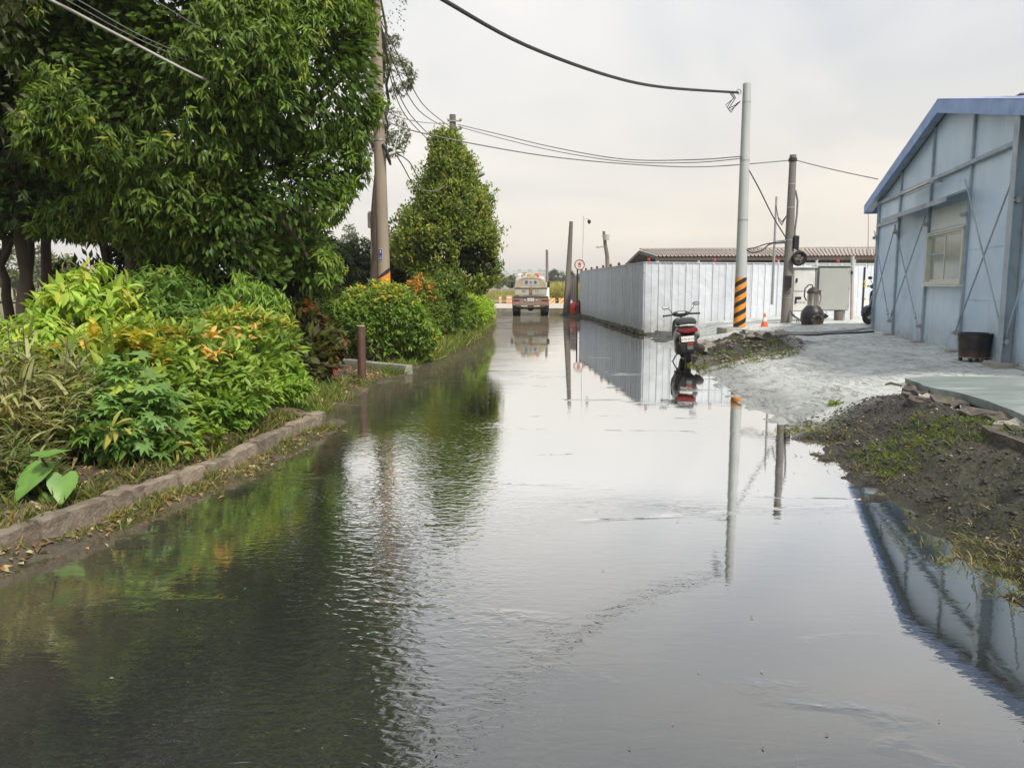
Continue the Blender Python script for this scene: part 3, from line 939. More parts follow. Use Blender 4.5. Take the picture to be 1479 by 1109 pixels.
def lobe_points(lobes, count, shell=(.78, 1.03), noise=None, thresh=-.35, inner=.72, toward=None, back=.4, zmin=None):
    """points on lumpy ellipsoid shells; lobes: (centre, (rx, ry, rz))"""
    cs = np.array([l[0] for l in lobes], float); rs = np.array([l[1] for l in lobes], float)
    area = (rs[:, 0] * rs[:, 1] + rs[:, 0] * rs[:, 2] + rs[:, 1] * rs[:, 2]); pr = area / area.sum()
    outP, outD = [], []
    need, tries = count, 0
    while need > 0 and tries < 12:
        n = int(need * 2.5) + 50
        li = rng.choice(len(lobes), n, p=pr)
        dd = unit(rng.normal(size=(n, 3)))
        rad = rng.uniform(shell[0], shell[1], (n, 1))
        p = cs[li] + dd * rad * rs[li]
        o = unit(dd / rs[li])
        q = np.linalg.norm((p[:, None, :] - cs[None]) / rs[None], axis=2)
        q[np.arange(n), li] = 9
        keep = q.min(1) > inner
        if noise is not None:
            keep &= noise(p[:, 0], p[:, 1], p[:, 2]) > thresh
        if toward is not None:
            keep &= ((o * np.array(toward)).sum(-1) > -.15) | (rng.random(n) < back)
        if zmin is not None:
            keep &= p[:, 2] > zmin
        outP.append(p[keep][:need]); outD.append(o[keep][:need])
        need -= len(outP[-1]); tries += 1
    return np.concatenate(outP), np.concatenate(outD)

def volume_points(lobes, count, rmax=.85):
    cs = np.array([l[0] for l in lobes], float); rs = np.array([l[1] for l in lobes], float)
    pr = rs.prod(1) / rs.prod(1).sum()
    li = rng.choice(len(lobes), count, p=pr)
    dd = unit(rng.normal(size=(count, 3))); rad = rng.random((count, 1)) ** (1 / 3) * rmax
    return cs[li] + dd * rad * rs[li], dd

def cat_leaves(*sets):
    return tuple(np.concatenate(z) for z in zip(*sets))

def branch_mesh(mb, base, tips, r0, r1=.02, wob=.12, n=7):
    base = Vector(base)
    for t in tips:
        t = Vector(t)
        pts = [base.lerp(t, k / 5) + Vector((random.uniform(-wob, wob), random.uniform(-wob, wob), 0)) * (0 if k in (0,) else 1) * (k / 5) for k in range(6)]
        mb.tube(pts, [lerp(r0, r1, k / 5) for k in range(6)], n)

def trunk_mesh(base, top, r0, r1, wob=.08, flare=1.45):
    mb = MB()
    base, top = Vector(base), Vector(top)
    pts, rr = [], []
    for k in range(9):
        t = k / 8
        pts.append(base.lerp(top, t) + Vector((random.uniform(-wob, wob), random.uniform(-wob, wob), 0)) * (t > 0))
        rr.append(lerp(r0, r1, t) * (lerp(flare, 1, min(1, t * 6))) * random.uniform(.95, 1.05))
    mb.tube(pts, rr, 12)
    return mb

TOCAM = (.45, -.85, .15)

def big_tree(name, label, base, trunk_top, r0, lobes, K, nleaf, L, dark, light, young=None, py=.05, wr=.26, inner_n=2500, inner_L=.3, thresh=-.32, freq=1.5, seed=1, droop=.75, kind='four', spread=.8, mat='leaf', toward=TOCAM, back=.4, group=None, limbs=True, lift=.8, up=.1, zmin=None, shell=(.76, 1.06)):
    root = thing(name, label, 'tree', base, group=group)
    tm = trunk_mesh(base, trunk_top, r0, r0 * .6)
    if limbs:
        tips = [Vector(l[0]) + Vector((0, 0, l[1][2] * .3)) for l in lobes]
        branch_mesh(tm, Vector(base).lerp(Vector(trunk_top), .8), tips, r0 * .45, .03)
    tm.build('trunk', MAT['bark'], root)
    c, o = lobe_points(lobes, K, noise=Noise3(seed, freq), thresh=thresh, toward=toward, back=back, zmin=zmin, shell=shell)
    sets = [clusters(c, o, nleaf, L, wr, spread, droop, up, lift, jit=L * .16)]
    cols = [palette(len(c), nleaf, dark, light, young, py)]
    leaf_object('crown', *sets[0], cols[0], kind, MAT[mat], root)
    if inner_n:
        p, dd = volume_points(lobes, int(inner_n * 3))
        if zmin is not None:
            kk = p[:, 2] > zmin; p, dd = p[kk], dd[kk]
        n = len(p)
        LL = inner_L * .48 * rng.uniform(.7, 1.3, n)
        leaf_object('inner_leaves', p, dd + np.array([0, 0, -.5]), UPZ * .3 + rng.normal(0, 1, (n, 3)), LL, LL * .5, palette(n, 1, np.array(dark) * .8, np.array(light) * .35 + np.array(dark) * .5), 'two', MAT[mat], root)  # inner leaves coloured darker, painting the shade inside the crown
    return root

def shrub(name, label, px, Y, top_py, halfw, zb=.2, K=160, nleaf=9, L=.13, dark=(.05, .1, .02), light=(.14, .25, .05), young=None, py=0.0, ytop=None, wr=.34, kind='ten', spread=.7, droop=.1, up=.9, depth=None, squash=1.0, mat='leaf', thresh=-.3, group=None, seed=1, lift=1.0, inner=True, low=.05, cat='shrub', lean=(0, 0), stems=7, lumps=5):
    """a bushy plant standing at pixel column px and depth Y whose top reaches pixel row top_py"""
    x = D(px, HORIZON, Y).x
    zt = D(px, top_py, Y).z
    h = max(.25, zt - zb)
    rz = h * .56
    dp = depth or halfw
    lobes = [((x, Y, zb + h - rz * 1.02), (halfw * .78, dp * .78, rz * .98))]
    r = random.Random(seed * 17 + int(px))
    for k in range(lumps):
        a = 2 * pi * k / max(1, lumps) + r.uniform(-.4, .4)
        hh = r.uniform(.28, .62)
        lobes.append(((x + cos(a) * halfw * .52, Y + sin(a) * dp * .52, zb + h * hh), (halfw * r.uniform(.42, .6), dp * r.uniform(.42, .6), h * r.uniform(.28, .36))))
    root = thing(name, label, cat, (x, Y, zb - .03), group=group)
    mb = MB()
    for k in range(stems):
        a = r.uniform(0, 2 * pi); q = r.uniform(.1, .75)
        b0 = Vector((x + cos(a) * halfw * .22, Y + sin(a) * dp * .22, zb - .08))
        b1 = Vector((x + cos(a) * halfw * q, Y + sin(a) * dp * q, zb + h * r.uniform(.45, .85)))
        mb.tube([b0, b0.lerp(b1, .5) + Vector((r.uniform(-.04, .04), r.uniform(-.04, .04), h * .08)), b1], [.016, .012, .006], 5)
    mb.build('stem', MAT['stem'], root)['kind'] = 'stuff'
    c, o = lobe_points(lobes, K, noise=Noise3(seed + 50, 2.5 / max(.3, halfw)), thresh=thresh, inner=.8, toward=(.35, -.8, .45), back=.5, zmin=zb + low)
    ym = None
    if ytop is not None:
        hr_ = (c[:, 2] - zb) / h
        ym = (rng.random(len(c)) < py * np.clip((hr_ - ytop) * 4, 0, 1)) 
    P, d, n, LL, W = clusters(c, o, nleaf, L, wr, spread, droop, up, lift, jit=L * .15)
    leaf_object('foliage', P, d, n, LL, W, palette(len(c), nleaf, dark, light, young, py, ym), kind, MAT[mat], root)
    if inner:
        p, dd = volume_points(lobes, int(K * 2.2), .8)
        kk = p[:, 2] > zb + .02
        p, dd = p[kk], dd[kk]; m = len(p)
        l2 = L * 1.3 * rng.uniform(.7, 1.3, m)
        leaf_object('inner_leaves', p, dd + UPZ * .2, UPZ * .6 + rng.normal(0, .8, (m, 3)), l2, l2 * .4, palette(m, 1, dark, light), 'two', MAT[mat], root)
    return root

# ------------------------------------------------------------------ the big trees on the left
MD, ML, MY = (.045, .10, .017), (.17, .30, .045), (.34, .43, .08)
def P3(px, py, Y): return tuple(D(px, py, Y))
# three dark trunks at the far left edge, crown shade put into dark leaf colours
big_tree('broadleaf_tree', 'dark spreading tree with a deeply shaded crown over the far left trunks', (D(24, 400, 13.2).x, 13.2, .1), P3(26, 150, 13.2), .115,
         [(P3(60, 40, 13.4), (2.1, 1.8, 1.7)), (P3(10, -150, 13.4), (2.4, 2.0, 2.2)), (P3(-120, 30, 13.6), (2.0, 1.9, 2.0)), (P3(60, 215, 13.8), (1.6, 1.3, 1.0)), (P3(-90, 200, 14), (1.5, 1.3, 1.1)), (P3(30, 285, 12.8), (1.1, .8, .5)), (P3(-50, 290, 12.8), (1.0, .8, .55)), (P3(105, 300, 13), (.95, .7, .45))],
         2600, 8, .16, (.022, .055, .01), (.06, .12, .02), MY, .02, seed=3, inner_n=4200, inner_L=.36)
big_tree('broadleaf_tree', 'tree with a slim brown trunk, middle of the three trunks at far left', (D(40, 400, 14.6).x, 14.6, .1), P3(39, 200, 14.6), .10,
         [(P3(35, 120, 15.0), (1.4, 1.2, 1.4))], 500, 8, .16, (.022, .055, .01), (.06, .12, .02), seed=4, inner_n=1500, inner_L=.36)
big_tree('broadleaf_tree', 'tree with a dark straight trunk, right of the three trunks at far left', (D(64, 400, 13.8).x, 13.8, .1), P3(66, 200, 13.8), .10,
         [(P3(130, 90, 14.4), (1.8, 1.3, 1.8)), (P3(150, 280, 14.8), (1.5, 1.0, .75))], 1100, 8, .16, (.022, .055, .01), (.06, .12, .02), seed=5, inner_n=2400, inner_L=.34)
# the tree with the brown trunk in the middle of the mass: drooping pinnate leaves
big_tree('broadleaf_tree', 'large green tree with drooping leaflets and a brown trunk behind the lime bushes', (D(186, 400, 12.2).x, 12.2, .1), P3(188, 150, 12.2), .13,
         [(P3(215, 150, 11.6), (1.55, 1.3, 1.5)), (P3(170, -40, 11.8), (1.9, 1.6, 1.5)), (P3(120, 190, 11.4), (.9, .8, .7)), (P3(290, 60, 11.4), (1.3, 1.2, 1.2)), (P3(230, -250, 12), (2.0, 1.9, 1.9)), (P3(240, 285, 11.6), (.9, .75, .55)), (P3(110, 60, 11.6), (1.1, 1.0, 1.0)), (P3(150, 312, 12.3), (.85, .6, .4)), (P3(235, 335, 11.9), (.8, .6, .42)), (P3(85, 318, 12.6), (.7, .5, .32))],
         5200, 9, .155, MD, ML, MY, .035, seed=6, inner_n=4200, thresh=.02, freq=1.25)
big_tree('broadleaf_tree', 'tall bright green tree left of the brown pole, crown low over the red leaved shrubs', (D(352, 400, 13.2).x, 13.2, .1), P3(355, 180, 13.2), .15,
         [(P3(345, 120, 11.9), (1.15, 1.1, 1.35)), (P3(450, 90, 12.8), (1.2, 1.2, 1.5)), (P3(390, 265, 12.6), (1.3, 1.1, .9)), (P3(462, 238, 13.2), (.8, .8, .6)), (P3(330, 290, 11.8), (.9, .8, .75)), (P3(400, -120, 13), (1.7, 1.6, 1.8)), (P3(430, -320, 13.4), (1.6, 1.6, 1.6)), (P3(408, 355, 13.0), (.75, .7, .55)), (P3(488, -20, 13.4), (.6, .8, 1.3)), (P3(350, 365, 12), (.7, .6, .4)), (P3(498, 130, 13.2), (.6, .7, .9)), (P3(445, 388, 12.6), (.55, .5, .45)), (P3(300, 335, 11.7), (.8, .6, .5)), (P3(370, 402, 12.2), (.6, .5, .38)), (P3(300, 385, 11.9), (.5, .45, .3))],
         6800, 9, .15, (.05, .115, .02), (.19, .335, .05), MY, .04, seed=7, inner_n=5600, thresh=.0, freq=1.3)

# thicket behind the trunks, its shade put into near-black leaf colours
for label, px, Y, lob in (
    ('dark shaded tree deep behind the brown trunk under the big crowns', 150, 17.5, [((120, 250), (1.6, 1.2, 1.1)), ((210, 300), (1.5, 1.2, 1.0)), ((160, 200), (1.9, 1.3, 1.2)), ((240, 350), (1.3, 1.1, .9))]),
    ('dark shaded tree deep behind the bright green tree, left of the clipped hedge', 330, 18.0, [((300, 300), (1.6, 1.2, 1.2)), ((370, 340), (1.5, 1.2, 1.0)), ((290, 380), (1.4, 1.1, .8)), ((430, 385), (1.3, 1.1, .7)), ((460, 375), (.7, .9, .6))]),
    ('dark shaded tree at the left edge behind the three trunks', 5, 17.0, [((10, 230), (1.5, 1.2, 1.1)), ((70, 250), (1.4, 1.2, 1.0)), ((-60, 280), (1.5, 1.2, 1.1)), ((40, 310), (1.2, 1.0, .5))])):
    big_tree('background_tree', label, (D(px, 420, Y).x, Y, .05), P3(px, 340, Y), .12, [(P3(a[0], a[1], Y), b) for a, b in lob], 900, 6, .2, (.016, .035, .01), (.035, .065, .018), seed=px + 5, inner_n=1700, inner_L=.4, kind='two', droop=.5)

# near tree whose branch hangs into the top left corner
big_tree('hanging_branch_tree', 'near tree hanging broad grey green leaves into the top left corner', (-6.6, 6.3, .1), (-6.2, 6.3, 3.4), .16,
         [(P3(-10, 20, 6.8), (.42, .5, .62)), (P3(22, -40, 6.8), (.36, .45, .45)), (P3(-25, 150, 6.8), (.36, .45, .42)), (P3(-120, -60, 6.8), (1.0, .9, 1.0)), (P3(-140, -260, 6.6), (1.2, 1.0, 1.2))],
         1200, 7, .115, (.10, .13, .085), (.22, .26, .17), (.40, .55, .09), .04, wr=.42, seed=9, inner_n=700, inner_L=.16, kind='ten', droop=1.3, spread=.7, thresh=-.5)

# feathery tree behind the pole
big_tree('feathery_tree', 'tall thin leaved grey green tree showing behind the brown utility pole', (D(540, 420, 23).x, 23, .1), P3(548, 150, 23), .16,
         [(P3(556, 15, 23), (.72, .8, 1.0)), (P3(566, 108, 23), (.68, .7, .6)), (P3(560, 190, 23), (.66, .7, .75)), (P3(520, 60, 23.5), (.9, .9, 1.6)), (P3(545, -150, 23), (1.2, 1.3, 1.8)), (P3(520, 190, 23.5), (.9, .8, .8))],
         2300, 8, .12, (.06, .095, .045), (.14, .19, .095), None, 0, wr=.24, seed=10, inner_n=500, inner_L=.16, kind='two', thresh=-.3, freq=2.5, droop=.5)

# upright cone-shaped tree by the road, its vines round the second pole
cx_ = D(650, 420, 25).x
def cone_tree():
    base = (cx_, 25, .1)
    root = thing('cone_tree', 'dense upright cone shaped tree beside the road wrapped round the top of a pole', 'tree', base)
    trunk_mesh(base, P3(650, 260, 25), .13, .06).build('trunk', MAT['bark'], root)
    lobes = []
    for px, py, rx, rz in [(652, 400, 1.25, .8), (645, 345, 1.4, .9), (655, 300, 1.15, .95), (650, 250, .82, .9), (640, 222, .42, .7), (655, 225, .4, .6), (615, 330, .85, .75), (600, 360, .85, .7), (685, 345, .75, .9), (690, 385, .72, .7), (622, 290, .5, .6), (676, 300, .5, .8), (628, 205, .14, .35), (655, 208, .16, .35)]:
        lobes.append((P3(px, py, 25), (rx * .93, min(rx, 1.2), rz)))
    c, o = lobe_points(lobes, 4600, noise=Noise3(21, 2.2), thresh=-.2, shell=(.72, 1.12), toward=TOCAM, back=.45)
    # a few long sprays at the right
    sp = []
    for a, b in (((690, 385), (722, 358)), ((695, 350), (716, 318)), ((692, 330), (713, 290)), ((680, 290), (702, 268)), ((628, 230), (627, 196)), ((612, 290), (596, 262)), ((690, 400), (718, 380)), ((655, 220), (656, 190)), ((600, 320), (583, 300))):
        for t in np.linspace(0, 1, 16): sp.append(np.array(D(lerp(a[0], b[0], t), lerp(a[1], b[1], t), 25)) + rng.normal(0, .045, 3))
    sc, so_ = lobe_points(lobes, 110, inner=.9, toward=TOCAM, back=.6)
    ztop = D(650, 235, 25).z
    for q, w_ in zip(sc, so_):
        if q[2] > ztop: continue
        dr = unit(w_ * .55 + np.array([0, 0, .8]) + rng.normal(0, .2, 3)); ln = rng.uniform(.25, .6)
        for t in np.linspace(0, 1, 7): sp.append(q + dr * ln * t + rng.normal(0, .03, 3))
    sp = np.array(sp)
    c = np.concatenate([c, sp]); o = np.concatenate([o, np.tile([.5, -.3, .8], (len(sp), 1))])
    P, d, n, L_, W = clusters(c, o, 7, .13, .42, .65, -.25, .9, .4, jit=.075)
    leaf_object('crown', P, d, n, L_, W, palette(len(c), 7, (.06, .125, .022), (.22, .32, .055), (.34, .37, .07), .16), 'four', MAT['leaf'], root)
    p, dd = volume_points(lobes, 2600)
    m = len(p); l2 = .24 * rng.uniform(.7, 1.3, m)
    leaf_object('inner_leaves', p, dd + UPZ * .5, rng.normal(0, 1, (m, 3)), l2, l2 * .5, palette(m, 1, (.02, .045, .01), (.05, .08, .02)), 'two', MAT['leaf'], root)  # darker leaf colours paint the shade within the cone
cone_tree()

# trees in the gap behind the pole, shade put into their dark leaf colours
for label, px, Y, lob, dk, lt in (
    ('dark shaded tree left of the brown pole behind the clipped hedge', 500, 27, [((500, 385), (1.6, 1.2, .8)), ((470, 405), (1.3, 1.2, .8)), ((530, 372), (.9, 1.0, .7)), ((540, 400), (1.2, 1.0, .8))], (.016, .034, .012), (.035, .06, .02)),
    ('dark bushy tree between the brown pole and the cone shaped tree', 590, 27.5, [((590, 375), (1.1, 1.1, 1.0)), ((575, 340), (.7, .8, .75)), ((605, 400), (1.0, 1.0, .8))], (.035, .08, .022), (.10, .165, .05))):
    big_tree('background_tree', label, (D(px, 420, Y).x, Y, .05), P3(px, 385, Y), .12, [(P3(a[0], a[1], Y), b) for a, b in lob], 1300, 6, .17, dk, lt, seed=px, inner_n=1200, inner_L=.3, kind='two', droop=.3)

# ------------------------------------------------------------------ shrubs of the near bed
LIME, LIMEL = (.19, .35, .055), (.36, .55, .10)
ORANGE = (.54, .40, .13)
YEL = (.52, .50, .10)
shrub('lime_shrub', 'tall lime green shrub in front of the dark tree trunks', 130, 8.4, 372, .75, .25, 300, 8, .15, LIME, LIMEL, (.36, .42, .08), .2, wr=.33, droop=.7, spread=.85, up=.3, seed=1, thresh=-.5)
shrub('lime_shrub', 'lime green shrub with long drooping leaves behind the grey green strap leaved plant', 45, 7.6, 445, .62, .25, 200, 8, .14, LIME, LIMEL, (.36, .42, .08), .12, wr=.33, droop=.7, spread=.85, up=.3, seed=2)
shrub('fine_leaved_bush', 'dark green fine leaved bush right of the tall lime shrub', 235, 9.4, 372, .95, .25, 330, 8, .125, (.05, .12, .025), (.16, .31, .06), (.42, .34, .16), .025, wr=.3, droop=.45, spread=.85, up=.4, seed=3, kind='four')
shrub('drooping_bush', 'bright green drooping bush under the big tree by the red leaved shrubs', 345, 10.3, 382, .68, .2, 260, 9, .13, (.10, .21, .035), (.25, .44, .07), None, 0, wr=.24, droop=.85, spread=.85, up=.2, seed=4, kind='four')
shrub('orange_tipped_shrub', 'orange and yellow tipped shrub above the pale lobed plant', 155, 6.6, 462, .62, .25, 150, 9, .135, (.10, .21, .04), (.30, .46, .09), YEL, .55, ytop=.45, wr=.33, spread=.66, up=1.1, seed=5)
shrub('orange_tipped_shrub', 'large orange tipped shrub in the middle of the bed with yellow young leaves', 262, 7.4, 455, .72, .22, 240, 9, .125, (.10, .21, .04), (.31, .47, .09), ORANGE, .34, ytop=.55, wr=.32, spread=.66, up=1.1, seed=6)
shrub('orange_tipped_shrub', 'orange tipped shrub nearest the kerb end beside the leaf strewn gap', 352, 8.6, 440, .66, .2, 260, 9, .12, (.10, .22, .04), (.32, .50, .09), ORANGE, .42, ytop=.55, wr=.31, spread=.66, up=1.0, seed=7)
shrub('whorled_shrub', 'green whorled shrub low over the kerb in the middle of the bed', 300, 7.25, 556, .45, .18, 130, 9, .11, (.07, .17, .03), (.22, .40, .06), (.5, .38, .1), .10, wr=.3, spread=.7, up=.8, seed=8)
shrub('whorled_shrub', 'dark green long leaved shrub behind the broad heart shaped leaves', 165, 6.0, 572, .45, .18, 120, 9, .13, (.05, .125, .025), (.15, .29, .05), (.44, .4, .12), .05, wr=.26, spread=.75, up=.5, droop=.35, seed=9)
shrub('light_compound_shrub', 'light green feathery shrub on the right of the near bed', 385, 8.9, 505, .48, .18, 170, 10, .10, (.14, .28, .045), (.30, .50, .07), None, 0, wr=.3, spread=.75, up=.6, seed=10, kind='four')
shrub('trailing_vine_plant', 'small light green trailing vine on the soil by the kerb', 258, 6.3, 628, .34, .16, 75, 6, .07, (.10, .20, .03), (.24, .38, .06), None, 0, wr=.55, spread=.85, up=.8, seed=11, kind='four', cat='plant', stems=3, inner=False)
shrub('lobed_leaf_plant', 'pale blue green plant with deeply lobed leaves in the near bed', 178, 6.1, 505, .45, .22, 150, 2, .145, (.11, .25, .075), (.20, .37, .12), (.35, .45, .08), .08, wr=.9, spread=.85, up=1.0, lift=1.6, seed=12, kind='lobed', cat='plant', inner=False)
shrub('lobed_leaf_plant', 'yellow green plant with lobed leaves above the kerb, below the middle shrub', 222, 6.3, 590, .3, .2, 40, 2, .13, (.19, .33, .07), (.33, .5, .10), None, 0, wr=.9, spread=.85, up=1.0, lift=1.6, seed=13, kind='lobed', cat='plant', inner=False, stems=3)

def strap_plant(label, px, Y, top_py, halfw, K, n, L, seed, dark=(.15, .20, .09), light=(.36, .42, .22), flowers=0, zb=.2):
    x = D(px, HORIZON, Y).x; zt = D(px, top_py, Y).z
    root = thing('strap_leaved_plant', label, 'plant', (x, Y, zb - .03))
    r = random.Random(seed)
    mb = MB(); tips = []
    for k in range(K):
        a = r.uniform(0, 2 * pi); q = sqrt(r.random())
        b0 = Vector((x + cos(a) * halfw * q * .6, Y + sin(a) * halfw * q * .6, zb - .06))
        hh = (zt - zb) * (1 - .5 * q * q) * r.uniform(.72, 1.0)
        b1 = b0 + Vector((cos(a) * halfw * q * .45, sin(a) * halfw * q * .45, hh))
        mb.tube([b0, b0.lerp(b1, .5), b1], [.007, .006, .004], 4)
        for t in np.linspace(.25, 1, 7): tips.append(tuple(b0.lerp(b1, float(t))))
    mb.build('stem', M('purplish stem', (.12, .09, .07), (.09, .1, .05), 9, .7), root)['kind'] = 'stuff'
    c = np.array(tips); o = np.tile([0, 0, 1.0], (len(c), 1))
    P, d, nn, LL, W = clusters(c, o, n, L, .11, .85, .15, .3, .7, jit=.012)
    leaf_object('foliage', P, d, nn, LL, W, palette(len(c), n, dark, light, (.24, .17, .10), .07), 'blade', MAT['leaf_soft'], root)
    for k in range(flowers):
        t = tips[r.randrange(len(tips) // 7) * 7 + 6]
        mb = MB()
        cpt = Vector(t) + Vector((.05, -.1, .02))
        for q in range(5):
            a = 2 * pi * q / 5; u = Vector((cos(a), -.35, sin(a)))
            s_ = Vector((-sin(a), 0, cos(a)))
            mb.add([cpt, cpt + u * .022 + s_ * .014, cpt + u * .036, cpt + u * .022 - s_ * .014], [(0, 1, 2, 3)])
        mb.build('flower', M('violet petal', (.30, .14, .55), (.25, .1, .5), 9, .6), root, smooth=False)
strap_plant('tall grey green strap leaved plant at the left edge with a violet flower', 22, 5.75, 440, .55, 64, 5, .20, 1, flowers=1)
strap_plant('grey green strap leaved plant right of the violet flower, before the lime shrub', 92, 6.0, 505, .42, 44, 5, .18, 2)
strap_plant('low strap leaved plant over the kerb in the lower left corner', -6, 5.1, 610, .3, 30, 5, .16, 3, (.08, .13, .05), (.2, .28, .11))

# broad heart-shaped leaves by the kerb: each leaf a piece
def taro():
    Y = 4.95
    b = D(75, 735, Y)
    root = thing('taro_plant', 'taro plant with a few broad heart shaped leaves above the kerb', 'plant', (b.x, Y, .15))
    m, nt, N, L, out = new_mat('taro leaf')
    t = N('ShaderNodeTexCoord'); n1 = noise_node(nt, t.outputs['Object'], 9, 4)
    col = mixc(nt, maprange(nt, n1.outputs['Fac'], .35, .65), (.13, .29, .055), (.19, .36, .075))
    p = N('ShaderNodeBsdfPrincipled'); L(col, p.inputs['Base Color']); p.inputs['Roughness'].default_value = .45
    tr = N('ShaderNodeBsdfTranslucent'); L(col, tr.inputs['Color']); mx = N('ShaderNodeMixShader'); mx.inputs[0].default_value = .3
    L(p.outputs[0], mx.inputs[1]); L(tr.outputs[0], mx.inputs[2]); L(mx.outputs[0], out.inputs[0])
    for px, py, sz, yaw, pit in ((48, 690, .28, 4.25, -.7), (90, 700, .2, 5.0, -.95), (68, 728, .17, 4.5, -1.05), (72, 655, .2, 1.0, .1)):
        mb = MB()
        c = D(px, py, Y - .12)
        R_ = Matrix.Rotation(yaw, 3, 'Z') @ Matrix.Rotation(-pit, 3, 'Y')
        # heart outline, length along +x from the stalk notch
        rim = [(0, 0), (-.16, .2), (-.14, .36), (.05, .46), (.3, .44), (.6, .28), (.84, .11), (1.0, 0)]
        rim = rim + [(a, -b_) for a, b_ in reversed(rim[1:-1])]
        vs = [R_ @ Vector((.32 * sz, 0, -.03 * sz))]
        for a, b_ in rim:
            vs.append(R_ @ Vector((a * sz, b_ * sz, (.10 * abs(b_) - .16 * max(0, a - .3) ** 2) * sz)))
        vs += [R_ @ Vector((.62 * sz, 0, -.05 * sz))]
        k = len(rim)
        fs = []
        for i in range(k):
            j = (i + 1) % k
            fs.append((0, 1 + i, 1 + j))
        mb.add([v + c - R_ @ Vector((.3 * sz, 0, 0)) for v in vs[:-1]], fs)
        mb.build('leaf', m, root, smooth=True, angle=60)
        mb = MB(); c0 = c - R_ @ Vector((.3 * sz, 0, 0))
        mb.tube([(b.x + random.uniform(-.06, .06), Y + .05, .12), tuple(Vector((b.x, Y + .05, .14)).lerp(c0, .55) + Vector((0, 0, .07))), tuple(c0)], [.011, .009, .006], 6)
        mb.build('stalk', MAT['stem'], root)
taro()

# red-leaved shrubs in the gap between the beds
shrub('red_leaved_shrub', 'dark red and green leaved shrub under the big tree', 432, 11.8, 432, .55, .12, 150, 6, .16, (.04, .045, .02), (.11, .15, .035), (.16, .045, .025), .3, wr=.6, spread=.8, up=.6, droop=.4, seed=31)
shrub('red_leaved_shrub', 'reddish leaved shrub against the left end of the clipped hedge', 452, 13.4, 440, .5, .12, 130, 6, .15, (.04, .05, .02), (.11, .16, .035), (.16, .05, .025), .25, wr=.6, spread=.8, up=.6, droop=.4, seed=32)
shrub('red_leaved_shrub', 'low dark shrub with maroon leaves beside the near bed', 405, 11.0, 462, .4, .12, 90, 6, .14, (.04, .06, .02), (.11, .17, .04), (.15, .05, .02), .25, wr=.6, spread=.8, up=.6, droop=.4, seed=33)

# hedge of the second bed
shrub('clipped_hedge', 'clipped green hedge with yellow tips behind the concrete kerb and brown bollard', 540, 15.2, 403, 1.15, .15, 1500, 7, .10, (.065, .155, .03), (.24, .41, .065), (.52, .52, .09), .4, ytop=.62, wr=.36, kind='four', spread=.7, up=.7, depth=.9, seed=41, lumps=7, cat='hedge')
shrub('clipped_hedge', 'red and orange tipped clipped shrub right of the brown pole foot', 606, 17.6, 392, .62, .12, 620, 7, .10, (.06, .13, .025), (.22, .32, .05), (.58, .28, .07), .5, ytop=.62, wr=.36, kind='four', spread=.7, up=.9, seed=42, cat='hedge')
shrub('clipped_hedge', 'dark green bush between the orange tipped shrub and the lime hedge', 640, 20.5, 393, .85, .1, 800, 7, .11, (.045, .10, .02), (.14, .24, .045), (.28, .36, .07), .12, wr=.36, kind='four', spread=.7, up=.7, seed=43, cat='hedge')
shrub('clipped_hedge', 'low bush with light leaves below the orange tipped shrub at the water', 598, 15.6, 450, .52, .08, 420, 7, .09, (.07, .16, .025), (.25, .41, .06), (.42, .46, .08), .2, wr=.36, kind='four', spread=.75, up=.5, seed=44, cat='hedge')
shrub('clipped_hedge', 'lime green hedge along the road edge below the cone shaped tree', 672, 23.5, 421, .7, .05, 800, 7, .12, LIME, (.38, .58, .07), None, 0, wr=.3, kind='four', spread=.75, up=.6, depth=1.4, seed=45, cat='hedge')
shrub('clipped_hedge', 'bright lime hedge end nearest the water truck', 690, 28.5, 421, .62, .05, 700, 7, .12, LIME, (.38, .58, .07), None, 0, wr=.3, kind='four', spread=.75, up=.6, depth=2.4, seed=46, cat='hedge')

# ------------------------------------------------------------------ ground cover that nobody could count
def blades(name, pts, n, L, wr, dark, light, young=None, py=0, parent=None, lean=.5, kind='blade', mat='leaf_soft', label=None, cat=None):
    c = np.array(pts, float)
    K = len(c)
    o = np.tile([0, 0, 1.0], (K, 1))
    P, d, nn, LL, W = clusters(c, o, n, L, wr, lean, .0, .8, .2, jit=L * .22, lj=.45)
    P[:, 2] = np.repeat(c[:, 2], n) - .01
    return leaf_object(name, P, d, nn + rng.normal(0, .5, nn.shape), LL, W, palette(K, n, dark, light, young, py), kind, MAT[mat], parent)

def g_at(px, py, hfun):
    p = G(px, py, .1)
    for _ in range(4):
        p = G(px, py, float(hfun(np.array([p.x]), np.array([p.y]))[0]))
    return p

# weeds at the kerb foot and on the margin
pts = []
for k in range(950):
    yy = 3.0 + (KEND - 3.0) * rng.random() ** 1.35
    dxx = abs(rng.normal(0, .10)) + .015
    if Noise3(77, 1.7)(yy, 0) + rng.normal(0, .35) < -.15: continue
    xx = float(kerb_edge(yy)) + dxx
    pts.append((xx, yy, float(margin_height(np.array([xx]), np.array([yy]))[0])))
blades('kerb_grass', pts, 6, .075, .09, (.07, .11, .03), (.19, .24, .07), (.30, .29, .12), .3)
pts = []
for k in range(420):
    yy = rng.uniform(3.2, KEND - .2); xx = float(kerb_edge(yy)) - .14 - abs(rng.normal(0, .22))
    pts.append((xx, yy, float(bed_height(np.array([xx]), np.array([yy]))[0])))
blades('bed_grass', pts, 5, .11, .10, (.06, .09, .025), (.16, .21, .06), (.27, .26, .11), .25)
